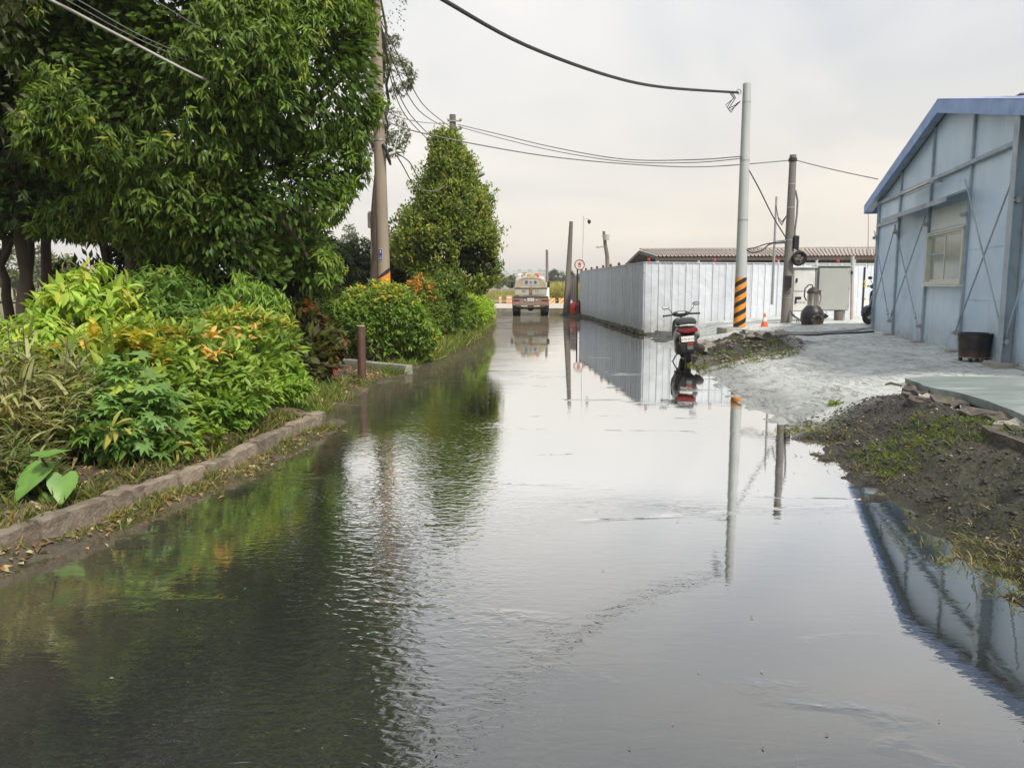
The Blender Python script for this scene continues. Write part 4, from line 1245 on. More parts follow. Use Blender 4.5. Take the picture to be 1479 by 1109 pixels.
# grass round the bollard and along the water beyond the kerb
pts = []
for k in range(900):
    yy = rng.uniform(KEND - .2, 16.5); xx = float(left_edge(yy)) - .02 - abs(rng.normal(0, .32)) - .1
    if Noise3(78, 1.9)(xx, yy) + rng.normal(0, .25) < -.05: continue
    pts.append((xx, yy, float(patch_height(np.array([xx]), np.array([yy]))[0])))
blades('verge_grass', pts, 7, .17, .07, (.06, .12, .025), (.17, .29, .06), (.3, .3, .12), .15)
pts = []
for k in range(900):
    yy = rng.uniform(16, 34); xx = float(left_edge(yy)) - abs(rng.normal(0, .3)) + .05
    pts.append((xx, yy, .02))
blades('roadside_grass', pts, 6, .3, .06, (.08, .14, .03), (.22, .32, .08), (.34, .34, .16), .25)

# fallen leaves
def litter(name, pts, L, cols, wr=.45):
    c = np.array(pts, float); n = len(c)
    d = rng.normal(size=(n, 3)); d[:, 2] *= .15
    LL = L * rng.uniform(.6, 1.3, n)
    col = np.array(cols)[rng.integers(0, len(cols), n)] * rng.uniform(.7, 1.2, (n, 1))
    leaf_object(name, c + np.array([0, 0, .012]), d, UPZ + rng.normal(0, .3, (n, 3)), LL, LL * wr, col, 'four', MAT['litter'])
pts = []
for k in range(4200):
    yy = rng.uniform(KEND - .1, 14.0); xx = float(left_edge(yy)) - .3 - 2.2 * rng.random() ** 1.4
    pts.append((xx, yy, float(patch_height(np.array([xx]), np.array([yy]))[0])))
for k in range(900):
    yy = rng.uniform(2, KEND); xx = float(kerb_edge(yy)) - .1 - rng.uniform(0, .6)
    pts.append((xx, yy, float(bed_height(np.array([xx]), np.array([yy]))[0])))
for k in range(420):
    yy = rng.uniform(3, KEND); xx = float(kerb_edge(yy)) + abs(rng.normal(.02, .12))
    pts.append((xx, yy, max(.002, float(margin_height(np.array([xx]), np.array([yy]))[0]))))
litter('fallen_leaves', pts, .06, [(.30, .19, .08), (.22, .13, .06), (.38, .27, .12), (.14, .085, .045), (.42, .36, .2)])
pts = [tuple(D(px, py, G(px, py).y)) for px, py in [(240, 718), (243, 722), (250, 716), (205, 728), (190, 735), (398, 640)]]
litter('fallen_petals', [(p[0], p[1], max(.01, float(margin_height(np.array([p[0]]), np.array([p[1]]))[0]))) for p in pts for _ in range(4)], .035, [(.3, .16, .55), (.24, .12, .48)], .7)

# right bank: grass at the water's edge, in patches on the soil, gravel crumbs, leaves
hb1 = lambda x, y: float(right_height(np.array([x]), np.array([y]))[0])
nP = Noise3(91, 1.3)
pts = []
for k in range(5200):
    yy = 2.9 + 5.4 * rng.random() ** 1.2; xx = float(right_edge(yy)) + rng.normal(.05, .17)
    if nP(xx * 1.5, yy) + rng.normal(0, .3) < -.15: continue
    pts.append((xx, yy, max(hb1(xx, yy), -.01)))
blades('waterside_grass', pts, 4, .055, .09, (.085, .11, .05), (.20, .24, .11), (.32, .31, .18), .3, lean=.8)
pts = []
for k in range(2600):
    yy = rng.uniform(3.5, 8.4); xx = float(right_edge(yy)) + rng.uniform(.15, 1.2)
    if nP(xx * 1.8 + 9, yy * 1.8) < .42: continue
    pts.append((xx, yy, hb1(xx, yy)))
blades('bank_grass', pts, 5, .06, .10, (.06, .11, .02), (.17, .27, .05), (.25, .24, .09), .15, lean=.7)
pts = []
for k in range(900):
    a = rng.uniform(0, 2 * pi); q = sqrt(rng.random())
    xx, yy = 4.45 + cos(a) * q * 1.1, 14.9 + sin(a) * q * 1.6
    if nP(xx * 1.5 + 4, yy) < .25: continue
    pts.append((xx, yy, hb1(xx, yy))) if rng.random() < .6 else None
blades('heap_grass', pts, 5, .09, .10, (.06, .10, .02), (.16, .24, .05), (.22, .17, .08), .3, lean=.7)
pts = []
for k in range(500):
    yy = rng.uniform(3.4, 8.2); xx = float(right_edge(yy)) + rng.uniform(.1, 1.5)
    pts.append((xx, yy, hb1(xx, yy)))
litter('bank_litter', pts, .035, [(.25, .2, .13), (.4, .37, .3), (.16, .11, .07), (.5, .48, .44), (.09, .07, .05)])

def crumbs(name, pts, smin, smax, mat):
    n = len(pts)
    oct_ = np.array([(1, 0, 0), (0, .8, 0), (-1, 0, 0), (0, -.8, 0), (0, 0, .45), (0, 0, -.45)], float)
    fs = np.array([(0, 1, 4), (1, 2, 4), (2, 3, 4), (3, 0, 4), (1, 0, 5), (2, 1, 5), (3, 2, 5), (0, 3, 5)])
    c = np.array(pts, float)
    s = rng.uniform(0, 1, n) ** 3 * (smax - smin) + smin
    v = oct_[None] * s[:, None, None] * rng.uniform(.55, 1.3, (n, 6, 3))
    a = rng.uniform(0, 2 * pi, n); ca, sa = np.cos(a), np.sin(a)
    v = np.stack([v[..., 0] * ca[:, None] - v[..., 1] * sa[:, None], v[..., 0] * sa[:, None] + v[..., 1] * ca[:, None], v[..., 2]], -1)
    co = (c[:, None] + v).reshape(-1, 3); idx = (np.arange(n)[:, None, None] * 6 + fs[None]).reshape(-1)
    me = bpy.data.meshes.new(name)
    me.vertices.add(n * 6); me.vertices.foreach_set('co', co.astype(np.float32).ravel())
    me.loops.add(len(idx)); me.loops.foreach_set('vertex_index', idx.astype(np.int32))
    me.polygons.add(n * 8); me.polygons.foreach_set('loop_start', (np.arange(n * 8) * 3).astype(np.int32)); me.polygons.foreach_set('loop_total', np.full(n * 8, 3, np.int32))
    me.update(); me.materials.append(mat)
    o = bpy.data.objects.new(name, me); C.objects.link(o); o['kind'] = 'stuff'
    return o
crumb_m = M('soil crumbs', (.022, .02, .018), (.085, .075, .066), 9, .75)
pts = []
for k in range(7000):
    yy = rng.uniform(3.2, 8.5); d_ = rng.uniform(.12, 1.6); xx = float(right_edge(yy)) + d_
    pts.append((xx, yy, hb1(xx, yy)))
crumbs('soil_crumbs', pts, .004, .03, crumb_m)
pts = []
for k in range(1500):
    a = rng.uniform(0, 2 * pi); q = sqrt(rng.random()); xx, yy = 4.75 + cos(a) * q * 1.25, 16.3 + sin(a) * q * 2.2
    pts.append((xx, yy, hb1(xx, yy)))
crumbs('rubble_crumbs', pts, .012, .085, M('rubble crumbs', (.10, .09, .08), (.22, .20, .18), 5, .85))

# lumps of broken concrete on the heap beside the scooter
root = thing('rubble_heap', 'lumps of broken grey concrete lying on the soil heap beside the black scooter', 'rubble', (4.9, 16.8, hb1(4.9, 16.8) - .02))
for k in range(16):
    xx, yy = 4.95 + random.uniform(-.85, .95), 16.9 + random.uniform(-.9, .9)
    zz = hb1(xx, yy); q = random.uniform(.09, .26); r = random.Random(k)
    mb = MB(); mb.ball((xx, yy, zz + q * .1), (q, q * .8, q * .5), 7, 4)
    mb.v = [(a + r.uniform(-.2, .2) * q, b + r.uniform(-.2, .2) * q, c + r.uniform(-.14, .14) * q) for a, b, c in mb.v]
    mb.build('concrete_lump', MAT['concrete'], root, smooth=False)
# dark hedge closing the gap behind the red leaved shrubs
shrub('background_hedge', 'dark hedge far behind the red leaved shrubs and the clipped hedge', 430, 20.5, 402, 1.7, .05, 700, 7, .15, (.03, .065, .015), (.09, .15, .03), None, 0, wr=.36, kind='four', spread=.75, up=.5, depth=.8, seed=61, cat='hedge')
shrub('background_hedge', 'dark hedge far behind the fine leaved bush and the big tree trunk', 290, 19.5, 396, 1.9, .05, 600, 7, .16, (.03, .065, .015), (.09, .15, .03), None, 0, wr=.36, kind='four', spread=.75, up=.5, depth=.8, seed=62, cat='hedge')
shrub('background_hedge', 'dark hedge behind the tall lime shrub and the brown tree trunk', 165, 18.5, 328, 1.6, .05, 600, 7, .16, (.02, .045, .012), (.06, .10, .025), None, 0, wr=.36, kind='four', spread=.75, up=.5, depth=.8, seed=63, cat='hedge')
# single weeds on the bank
for label, px, py, L, n in (('tuft of thin grass high on the dark bank below the broken slab', 1352, 640, .13, 26),
                            ('bright broad leaved weed below the thin grass tuft on the bank', 1362, 660, .08, 22),
                            ('tuft of upright grass in the middle of the dark bank', 1390, 690, .12, 22),
                            ('leafy weed at the right edge of the bank', 1462, 682, .08, 24),
                            ('creeping weed with yellow green leaves low on the bank', 1345, 692, .06, 24),
                            ('spreading green weed near the top left of the bank', 1245, 612, .08, 28),
                            ('dark green weed patch beside the bank crest', 1262, 628, .08, 26),
                            ('weed with round leaves at the far left tip of the bank', 1205, 585, .07, 22)):
    p = g_at(px, py, right_height)
    grassy = 'grass' in label
    root = thing('weed', label, 'weed', (p.x, p.y, p.z))
    c = np.array([(p.x + rng.normal(0, .05), p.y + rng.normal(0, .06), p.z) for _ in range(n)])
    o = np.tile([0, 0, 1.0], (n, 1))
    P, d, nn, LL, W = clusters(c, o, 4 if grassy else 5, L * (1.5 if grassy else .75), .06 if grassy else .5, .45 if grassy else .85, 0, .8, .3, jit=.01)
    if grassy: P[:, 2] = p.z - .01
    else: P[:, 2] += .03
    leaf_object('leaves', P, d, nn, LL, W, palette(n, 4 if grassy else 5, (.09, .16, .03), (.2, .31, .07)), 'blade' if grassy else 'four', MAT['leaf_soft'], root)
# twigs
p = g_at(1425, 722, right_height)
root = thing('dead_twigs', 'bundle of dry reddish twigs lying on the bank at the right', 'twigs', p)
mb = MB()
for k in range(16):
    a = random.uniform(-.6, .6); q = p + Vector((random.uniform(-.12, .12), random.uniform(-.1, .1), .02))
    mb.tube([q, q + Vector((cos(a) * .1, sin(a) * .1, random.uniform(.02, .08))), q + Vector((cos(a) * .2, sin(a) * .22, random.uniform(.01, .1)))], [.004, .003, .002], 4)
mb.build('twig', M('dry twig', (.2, .11, .07), (.14, .075, .05), 9, .8), root)

# leaves and scraps drifting on the water
pts = [(rng.uniform(-2.2, 2.6), 2.4 + 12 * rng.random() ** 1.5, .004) for _ in range(90)]
pts = [p for p in pts if left_edge(p[1]) < p[0] - .1 or p[1] < KEND]
pts = [(max(p[0], float(kerb_edge(min(p[1], KEND))) + .4), p[1], p[2] - .012) for p in pts]
c_ = np.array(pts); n_l = len(c_)
d_ = rng.normal(size=(n_l, 3)); d_[:, 2] = 0
l_ = rng.uniform(.006, .022, n_l)
leaf_object('floating_scraps', c_ + np.array([0, 0, .0145]), d_, UPZ + np.zeros((n_l, 3)), l_, l_ * .5, np.array([(.35, .33, .28), (.2, .14, .08), (.12, .15, .06), (.25, .23, .2)])[rng.integers(0, 4, n_l)], 'four', MAT['litter'])

# ------------------------------------------------------------------ corrugated sheet fence
FC = D(928, 478, 24.6); FC.z = 0
FE = D(838, 393, 40.0); FE.z = 0
FR = D(1266, 382, 26.3); FR.z = 0
FTOP, FBOT = 2.28, .06

def panel_mesh(w, name):
    """one trapezoid-ribbed sheet, x along the fence, front towards -y"""
    prof = [(0, 0), (.035, 0), (.045, -.028), (.085, -.028), (.095, 0), (w * .56, 0), (w * .56 + .008, -.012), (w * .56 + .03, -.012), (w * .56 + .038, 0), (w - .004, 0)]
    back = [(x, y_ + .004) for x, y_ in prof]
    mb = MB()
    h = FTOP - FBOT
    ring0 = [Vector((x, y_, 0)) for x, y_ in prof] + [Vector((x, y_, 0)) for x, y_ in reversed(back)]
    ring1 = [p + Vector((0, 0, h)) for p in ring0]
    mb.rings([ring0, ring1], True)
    return mb

def fence_run(name, label, a, b, face, pw, group=None, lamps=()):
    a, b = Vector(a), Vector(b)
    d = b - a; L = d.length; ang = atan2(d.y, d.x)
    root = thing(name, label, 'fence', (a.x, a.y, FBOT), (0, 0, ang))
    n = max(1, round(L / pw)); w = L / n
    first = panel_mesh(w, 'panel').build('panel', MAT['fence'], root, smooth=False, local=True)
    for k in range(1, n):
        clone(first, (k * w, random.uniform(-.004, .004), random.uniform(-.012, .012)), (0, random.uniform(-.003, .003), 0), root)
    mb = MB(); mb.box((L / 2, .035, .35), (L, .04, .05)); mb.build('rail', MAT['steel'], root, local=True)
    mb = MB(); mb.box((L / 2, .035, 1.9), (L, .04, .05)); mb.build('rail', MAT['steel'], root, local=True)
    mb = MB(); mb.box((L / 2, .0, FTOP - FBOT + .012), (L, .07, .022)); mb.build('top_cap', MAT['fence'], root, local=True)
    for i, s in enumerate(lamps):
        if i == 0:
            mb = MB(); mb.lathe([(.045, 0), (.05, .025), (.045, .035)], (0, 0, 0), n=10)
            lb = mb.build('warning_lamp', MAT['black'], root, local=True)
            mb = MB(); mb.lathe([(.05, .035), (.053, .075), (.042, .105), (.012, .12)], (0, 0, 0), n=12)
            ld = mb.build('lens', MAT['red'] if face == 'front' else MAT['dark_red'], lb, local=True)
            lb.location = (s * L, .02, FTOP - FBOT + .024)
        else:
            c = clone(lb, (s * L, .02, FTOP - FBOT + .024), None, root)
            clone(ld, parent=c)
    return root
fs_ = fence_run('sheet_fence', 'long pale blue sheet fence running down the right side of the flooded road', FE, FC, 'side', .45, lamps=[.02, .13, .25, .36, .47, .59, .71])
ff_ = fence_run('sheet_fence', 'white corrugated sheet fence facing the camera behind the two right hand poles', FC, FR, 'front', .47, lamps=[.02, .29, .555, .825])
mb = MB()
fl_ = (FC - FE).length
for k in range(40):
    mb.box((fl_ * (k + .5) / 40, -.01 + random.uniform(-.02, .02), .02 + random.uniform(-.02, .015)), (fl_ / 40 * 1.04, .16, .13))
mb.build('footing', M('mossy footing', (.12, .115, .08), (.06, .06, .04), 6, .9, bump=.01), fs_, local=True)
# dark slit right of the cabinets: made further down as a black strip
# grey-brown fence beyond the sign
a_, b_ = D(820.5, 402, 43), D(834, 398, 41.5)
root = thing('grey_fence', 'grey brown sheet fence end between the leaning pole and the round sign', 'fence', (a_.x, a_.y, 0), (0, 0, atan2(b_.y - a_.y, b_.x - a_.x)))
gmat = M('grey brown sheet', (.34, .31, .28), (.28, .255, .235), 4, .6, dirt=(.2, .17, .14), stretch=(3, 3, .4))
L_ = (Vector((b_.x, b_.y, 0)) - Vector((a_.x, a_.y, 0))).length
for k in range(4):
    mb = MB(); w = L_ / 4
    mb.rings([[Vector((k * w + x, y_, z)) for x, y_ in ((0, 0), (w * .4, 0), (w * .5, -.03), (w * .9, -.03), (w - .005, 0), (w - .005, .02), (0, .02))] for z in (0, a_.z - .02 * (k % 2))], True)
    mb.build('panel', gmat, root, local=True, smooth=False)

# ------------------------------------------------------------------ long shed behind the fence
def shed():
    f0, f1 = D(947, 369, 30.0), D(1290, 367.5, 31.8)
    r0, r1 = D(925, 362, 34.0), D(1292, 359.5, 35.8)
    k0, k1 = D(902, 384, 41.0), D(1290, 381, 42.5)
    root = thing('long_shed', 'long open shed with a ribbed grey and brown roof behind the white fence', 'shed', (f0.x, f0.y, 0))
    tile = M('ribbed roof sheet', (.42, .37, .34), (.33, .28, .26), .35, .6, dirt=(.5, .47, .43), dirt_scale=.5, dirt_amt=.8)
    def slope(a0, a1, b0, b1, name, n=64):
        mb = MB(); ring = []
        up = Vector((0, 0, 1))
        rows = [[], []]
        for i in range(n + 1):
            for sub, h in ((0, .0), (.55, .0), (.66, .06), (.86, .06)):
                t = min(1, (i + sub) / n)
                rows[0].append(a0.lerp(a1, t) + up * h); rows[1].append(b0.lerp(b1, t) + up * h)
        m = len(rows[0])
        lo = [[p - up * .04 for p in r] for r in rows]
        fs = []
        for i in range(m - 1):
            fs += [(i, i + 1, m + i + 1, m + i), (2 * m + i, 3 * m + i, 3 * m + i + 1, 2 * m + i + 1), (i, 2 * m + i, 2 * m + i + 1, i + 1)]
        fs += [(0, m, 3 * m, 2 * m), (m - 1, 3 * m - 1, 4 * m - 1, 2 * m - 1)]
        mb.add(rows[0] + rows[1] + lo[0] + lo[1], fs)
        return mb.build(name, tile, root, smooth=False)
    slope(f0, f1, r0, r1, 'front_roof'); slope(k0, k1, r0, r1, 'rear_roof')
    brown = M('dark shed steel', (.09, .065, .055), (.06, .045, .04), 3, .6)
    mb = MB(); mb.beam(r0 + Vector((0, 0, .07)), r1 + Vector((0, 0, .07)), .3, .05); mb.build('ridge_cap', tile, root)
    mb = MB(); mb.beam(f0 + Vector((-.04, 0, -.06)), r0 + Vector((-.04, 0, -.06)), .05, .13); mb.build('barge_board', brown, root)
    mb = MB(); mb.beam(k0 + Vector((-.04, 0, -.06)), r0 + Vector((-.04, 0, -.06)), .05, .13); mb.build('barge_board', brown, root)
    mb = MB(); mb.beam(f0 + Vector((0, .08, -.14)), f1 + Vector((0, .08, -.14)), .06, .14); mb.build('eave_beam', brown, root)
    mb = MB(); mb.beam(k0.lerp(r0, .1) + Vector((.3, -.1, -.95)), k1.lerp(r1, .1) + Vector((0, -.1, -.95)), .1, 1.7); mb.build('back_wall', M('dim shed wall', (.11, .105, .11), (.08, .075, .08), 2, .9), root)  # wall coloured dark to deepen the shade under the roof
    for i in range(7):
        t = .01 + i * .165
        p = f0.lerp(f1, t)
        mb = MB(); mb.box((p.x, p.y + .1, (p.z - .2) / 2), (.1, .1, p.z - .2)); mb.build('post', MAT['post_blue'], root)
    p = (k0 + f0) / 2
    mb = MB(); mb.box((p.x + .1, p.y, 1.3), (.1, .1, 2.6)); mb.build('post', MAT['post_blue'], root)
shed()

# ------------------------------------------------------------------ poles
def up_to(px, py, Y, base):
    """height above base where a pole at base reaches the pixel row"""
    return D(px, py, Y)

def cable(name, label, pts, r, mat='cable', group=None, extra=None):
    """pts: (px, py, Y) on the photograph's sight lines, or world Vectors"""
    P = [p if isinstance(p, Vector) else D(*p) for p in pts]
    # Catmull-Rom
    out_ = []
    for i in range(len(P) - 1):
        p0, p1, p2, p3 = P[max(i - 1, 0)], P[i], P[i + 1], P[min(i + 2, len(P) - 1)]
        for k in range(6):
            t = k / 6
            out_.append(.5 * ((2 * p1) + (p2 - p0) * t + (2 * p0 - 5 * p1 + 4 * p2 - p3) * t * t + (3 * p1 - p0 - 3 * p2 + p3) * t ** 3))
    out_.append(P[-1])
    mb = MB(); mb.tube(out_, r, 6)
    o = mb.build(name, MAT[mat])
    tag(o, label, 'cable', group)
    return o

# brown concrete pole
B0 = D(557, 470, 16.5); B0.z = .05
T0 = D(541.5, 0, 16.5)
ax0 = (T0 - Vector((B0.x, B0.y, B0.z))).normalized()
BROWN_H = 9.6
def on_brown(py):
    t = 0
    lo, hi = 0.0, BROWN_H
    for _ in range(30):
        mid = (lo + hi) / 2; p = B0 + ax0 * mid
        v = p - EYE
        yy = IH / 2 - FOC * v.dot(UPV) / v.dot(FWD)
        if yy > py: lo = mid
        else: hi = mid
    return B0 + ax0 * lo, lo
def brown_pole():
    root = thing('utility_pole', 'tall brown concrete utility pole at left leaning slightly with a small blue plate', 'utility pole', B0)
    mb = MB(); mb.tube([B0 + ax0 * (BROWN_H * k / 12) for k in range(13)], [lerp(.145, .095, k / 12) for k in range(13)], 24)
    mb.build('shaft', MAT['pole_brown'], root)
    pe, le = on_brown(396)
    # striped wrap at the foot, its upper edge cut on a slant
    mb = MB()
    n = 24; rs = []
    def rim(z, k): return B0 + ax0 * z + Vector((cos(2 * pi * k / n), sin(2 * pi * k / n), 0)) * (lerp(.145, .095, z / BROWN_H) + .004)
    mb.rings([[rim(.45, k) for k in range(n)], [rim(le + .02 + .12 * cos(2 * pi * k / n), k) for k in range(n)]], False)
    mb.build('striped_wrap', hazard_material('hazard wrap on brown pole', 2.2), root)
    p, l = on_brown(369); rr = lerp(.145, .095, l / BROWN_H)
    mb = MB()
    def plate(mbb, p, ang0, ang1, z0, z1, rad, mi=0):
        m = 5
        for lvl in (0,):
            a = [p + Vector((sin(lerp(ang0, ang1, k / m)) * rad, -cos(lerp(ang0, ang1, k / m)) * rad, z0)) for k in range(m + 1)]
            b = [q + Vector((0, 0, z1 - z0)) for q in a]
            a2 = [q + Vector((0, -.004, 0)) for q in a]; b2 = [q + Vector((0, -.004, 0)) for q in b]
            k_ = m + 1
            fs = [(i, i + 1, k_ + i + 1, k_ + i) for i in range(m)] + [(2 * k_ + i, 2 * k_ + i + 1, 3 * k_ + i + 1, 3 * k_ + i) for i in range(m)]
            mbb.add(a + b + a2 + b2, fs, mi)
    plate(mb, p, -.5, .05, -.115, .125, rr + .003)
    pl = mb.build('number_plate', M('blue enamel plate', (.06, .08, .30), (.05, .065, .24), 9, .4), root)
    mb = MB(); plate(mb, p, -.54, .09, -.125, .135, rr + .0015); mb.build('plate_border', MAT['white'], pl)
    mb = MB(); plate(mb, p, -.32, -.12, .05, .1, rr + .009); mb.build('plate_mark', MAT['white'], pl)
    for zz in (-.03, -.06, -.085):
        mb = MB(); plate(mb, p, -.4, -.06, zz, zz + .01, rr + .009); mb.build('plate_mark', MAT['white'], pl)
    for py in (130, 139, 163, 178, 203):
        q, l = on_brown(py); rr = lerp(.145, .095, l / BROWN_H)
        mb = MB(); mb.lathe([(rr, -.02), (rr + .008, -.02), (rr + .008, .02), (rr, .02)], q, n=20, caps=False); mb.build('steel_band', MAT['steel'], root)
    # small lamp arm and cable clamp on the right
    q, l = on_brown(226)
    mb = MB(); mb.tube([q + Vector((.08, -.02, -.02)), q + Vector((.2, -.05, .02)), q + Vector((.36, -.08, .07))], [.05, .045, .035], 10); mb.ball(q + Vector((.40, -.09, .08)), (.07, .05, .04))
    mb.build('bracket', MAT['white'], root)
    mb = MB(); mb.tube([q + Vector((.08, -.1, .22)), q + Vector((.16, -.14, .1)), q + Vector((.22, -.14, -.12)), q + Vector((.24, -.13, -.2))], [.03, .035, .035, .02], 8); mb.build('cable_boot', MAT['black'], root)
    # cable draped down the shaft
    a, _ = on_brown(137); b, _ = on_brown(180); c, _ = on_brown(215)
    mb = MB(); mb.tube([a + Vector((-.06, -.15, 0)), a.lerp(b, .3) + Vector((.08, -.16, 0)), a.lerp(b, .7) + Vector((.15, -.12, 0)), b + Vector((.2, -.1, .02)), c + Vector((.16, -.1, 0)), q + Vector((.12, -.12, .2))], .014, 6)
    mb.build('drop_cable', MAT['cable'], root)
    q2, _ = on_brown(180)
    mb = MB(); mb.box(q2 + Vector((.19, -.06, .02)), (.14, .08, .09)); mb.build('clamp', MAT['steel'], root, bevel=.01)
brown_pole()

# pole behind the cone-shaped tree, with insulators and a street lamp
def vine_pole():
    b = D(657, 440, 29); b.z = 0
    root = thing('utility_pole', 'grey utility pole standing behind the cone shaped tree with only its top and lamp showing', 'utility pole', b)
    top = D(656.5, 166, 29)
    mb = MB(); mb.tube([b, Vector((b.x - .02, b.y, top.z))], [.17, .115], 18); mb.build('shaft', MAT['pole_dark'], root)
    for py in (176, 188):
        p = D(657, py, 29)
        mb = MB(); mb.box((p.x, p.y - .13, p.z), (.5, .05, .05)); ca = mb.build('crossarm', MAT['steel'], root)
        for s in (-1, 1):
            mb = MB(); mb.lathe([(.04, -.03), (.06, .0), (.035, .02), (.055, .045), (.03, .07)], (p.x + s * .22, p.y - .14, p.z + .04), n=10); mb.build('insulator', MAT['white'], ca)
    a, e = D(662, 268, 28.8), D(690, 254, 28.0)
    mb = MB(); mb.tube([D(659, 275, 28.9), a, D(684, 256, 28.2)], .03, 8); arm = mb.build('lamp_arm', MAT['steel'], root)
    mb = MB(); mb.tube([D(683, 257, 28.1), D(692, 253, 28.0), D(700, 250.5, 27.9)], [.05, .1, .05], 10); mb.build('lamp_head', MAT['box_grey'], arm)
vine_pole()

# white-capped little pole behind the brown one
b = D(537, 430, 24); b.z = 0
root = thing('short_post', 'slim post with a pale cap just left of the brown utility pole', 'post', b)
mb = MB(); mb.cyl(b, D(537, 330, 24), .04, n=10); mb.build('shaft', MAT['pole_dark'], root)
mb = MB(); t_ = D(537, 318, 24); mb.lathe([(.1, -.24), (.13, -.22), (.13, .2), (.08, .26)], t_, n=14); mb.build('cap', M('pale brown can', (.4, .33, .27), (.33, .27, .22), 5, .6), root)

# grey pole with the orange and black band
PB = D(1068, 471, 21.2)
PT = D(1079, 121, 21.2)
def grey_pole():
    root = thing('striped_pole', 'tall light grey pole with an orange and black striped band at its foot', 'utility pole', (PB.x, PB.y, PB.z - .1))
    b = Vector((PB.x, PB.y, PB.z - .1)); t = Vector((PT.x, PT.y, PT.z))
    mb = MB(); mb.tube([b.lerp(t, k / 10) for k in range(11)], [lerp(.165, .105, k / 10) for k in range(11)], 24); mb.build('shaft', MAT['pole_grey'], root)
    z1 = D(1068, 401, 21.2).z - b.z
    H_ = t.z - b.z
    mb = MB(); mb.rings([[b.lerp(t, z / H_) + Vector((cos(2 * pi * k / 28), sin(2 * pi * k / 28), 0)) * (lerp(.165, .105, z / H_) + .005) for k in range(28)] for z in (.09, z1 * .5, z1)], False)
    mb.build('striped_band', hazard_material('hazard band', 3.55, (.78, .30, .035), turns=2.0), root)
    for py in (148, 232, 318):
        q = D(1072, py, 21.2); q = b.lerp(t, (q.z - b.z) / H_); rr = lerp(.165, .105, (q.z - b.z) / H_)
        mb = MB(); mb.lathe([(rr, -.015), (rr + .006, -.015), (rr + .006, .015), (rr, .015)], q, n=20, caps=False); mb.build('steel_band', MAT['steel'], root)
    q = D(1070, 133, 21.2)
    mb = MB(); mb.torus((q.x - .06, q.y - .02, q.z), .06, .016, 'Y', 14, 6); mb.build('shackle', MAT['steel'], root)
    # slack loops of cable at the top
    for k, (dx_, dz_) in enumerate(((-.34, -.46), (-.38, -.4), (-.30, -.5))):
        mb = MB()
        mb.tube([q + Vector((-.3 + .04 * k, 0, -.02)), q + Vector((-.2 + .03 * k, -.03, -.16)), q + Vector((dx_ - .02, -.03, dz_ + .06)), q + Vector((dx_ + .06, 0, dz_ - .03)), q + Vector((-.1, .02, -.34 + .02 * k)), q + Vector((.0, 0, -.24))], .011, 6)
        mb.build('cable_loop', MAT['cable'], root)
grey_pole()

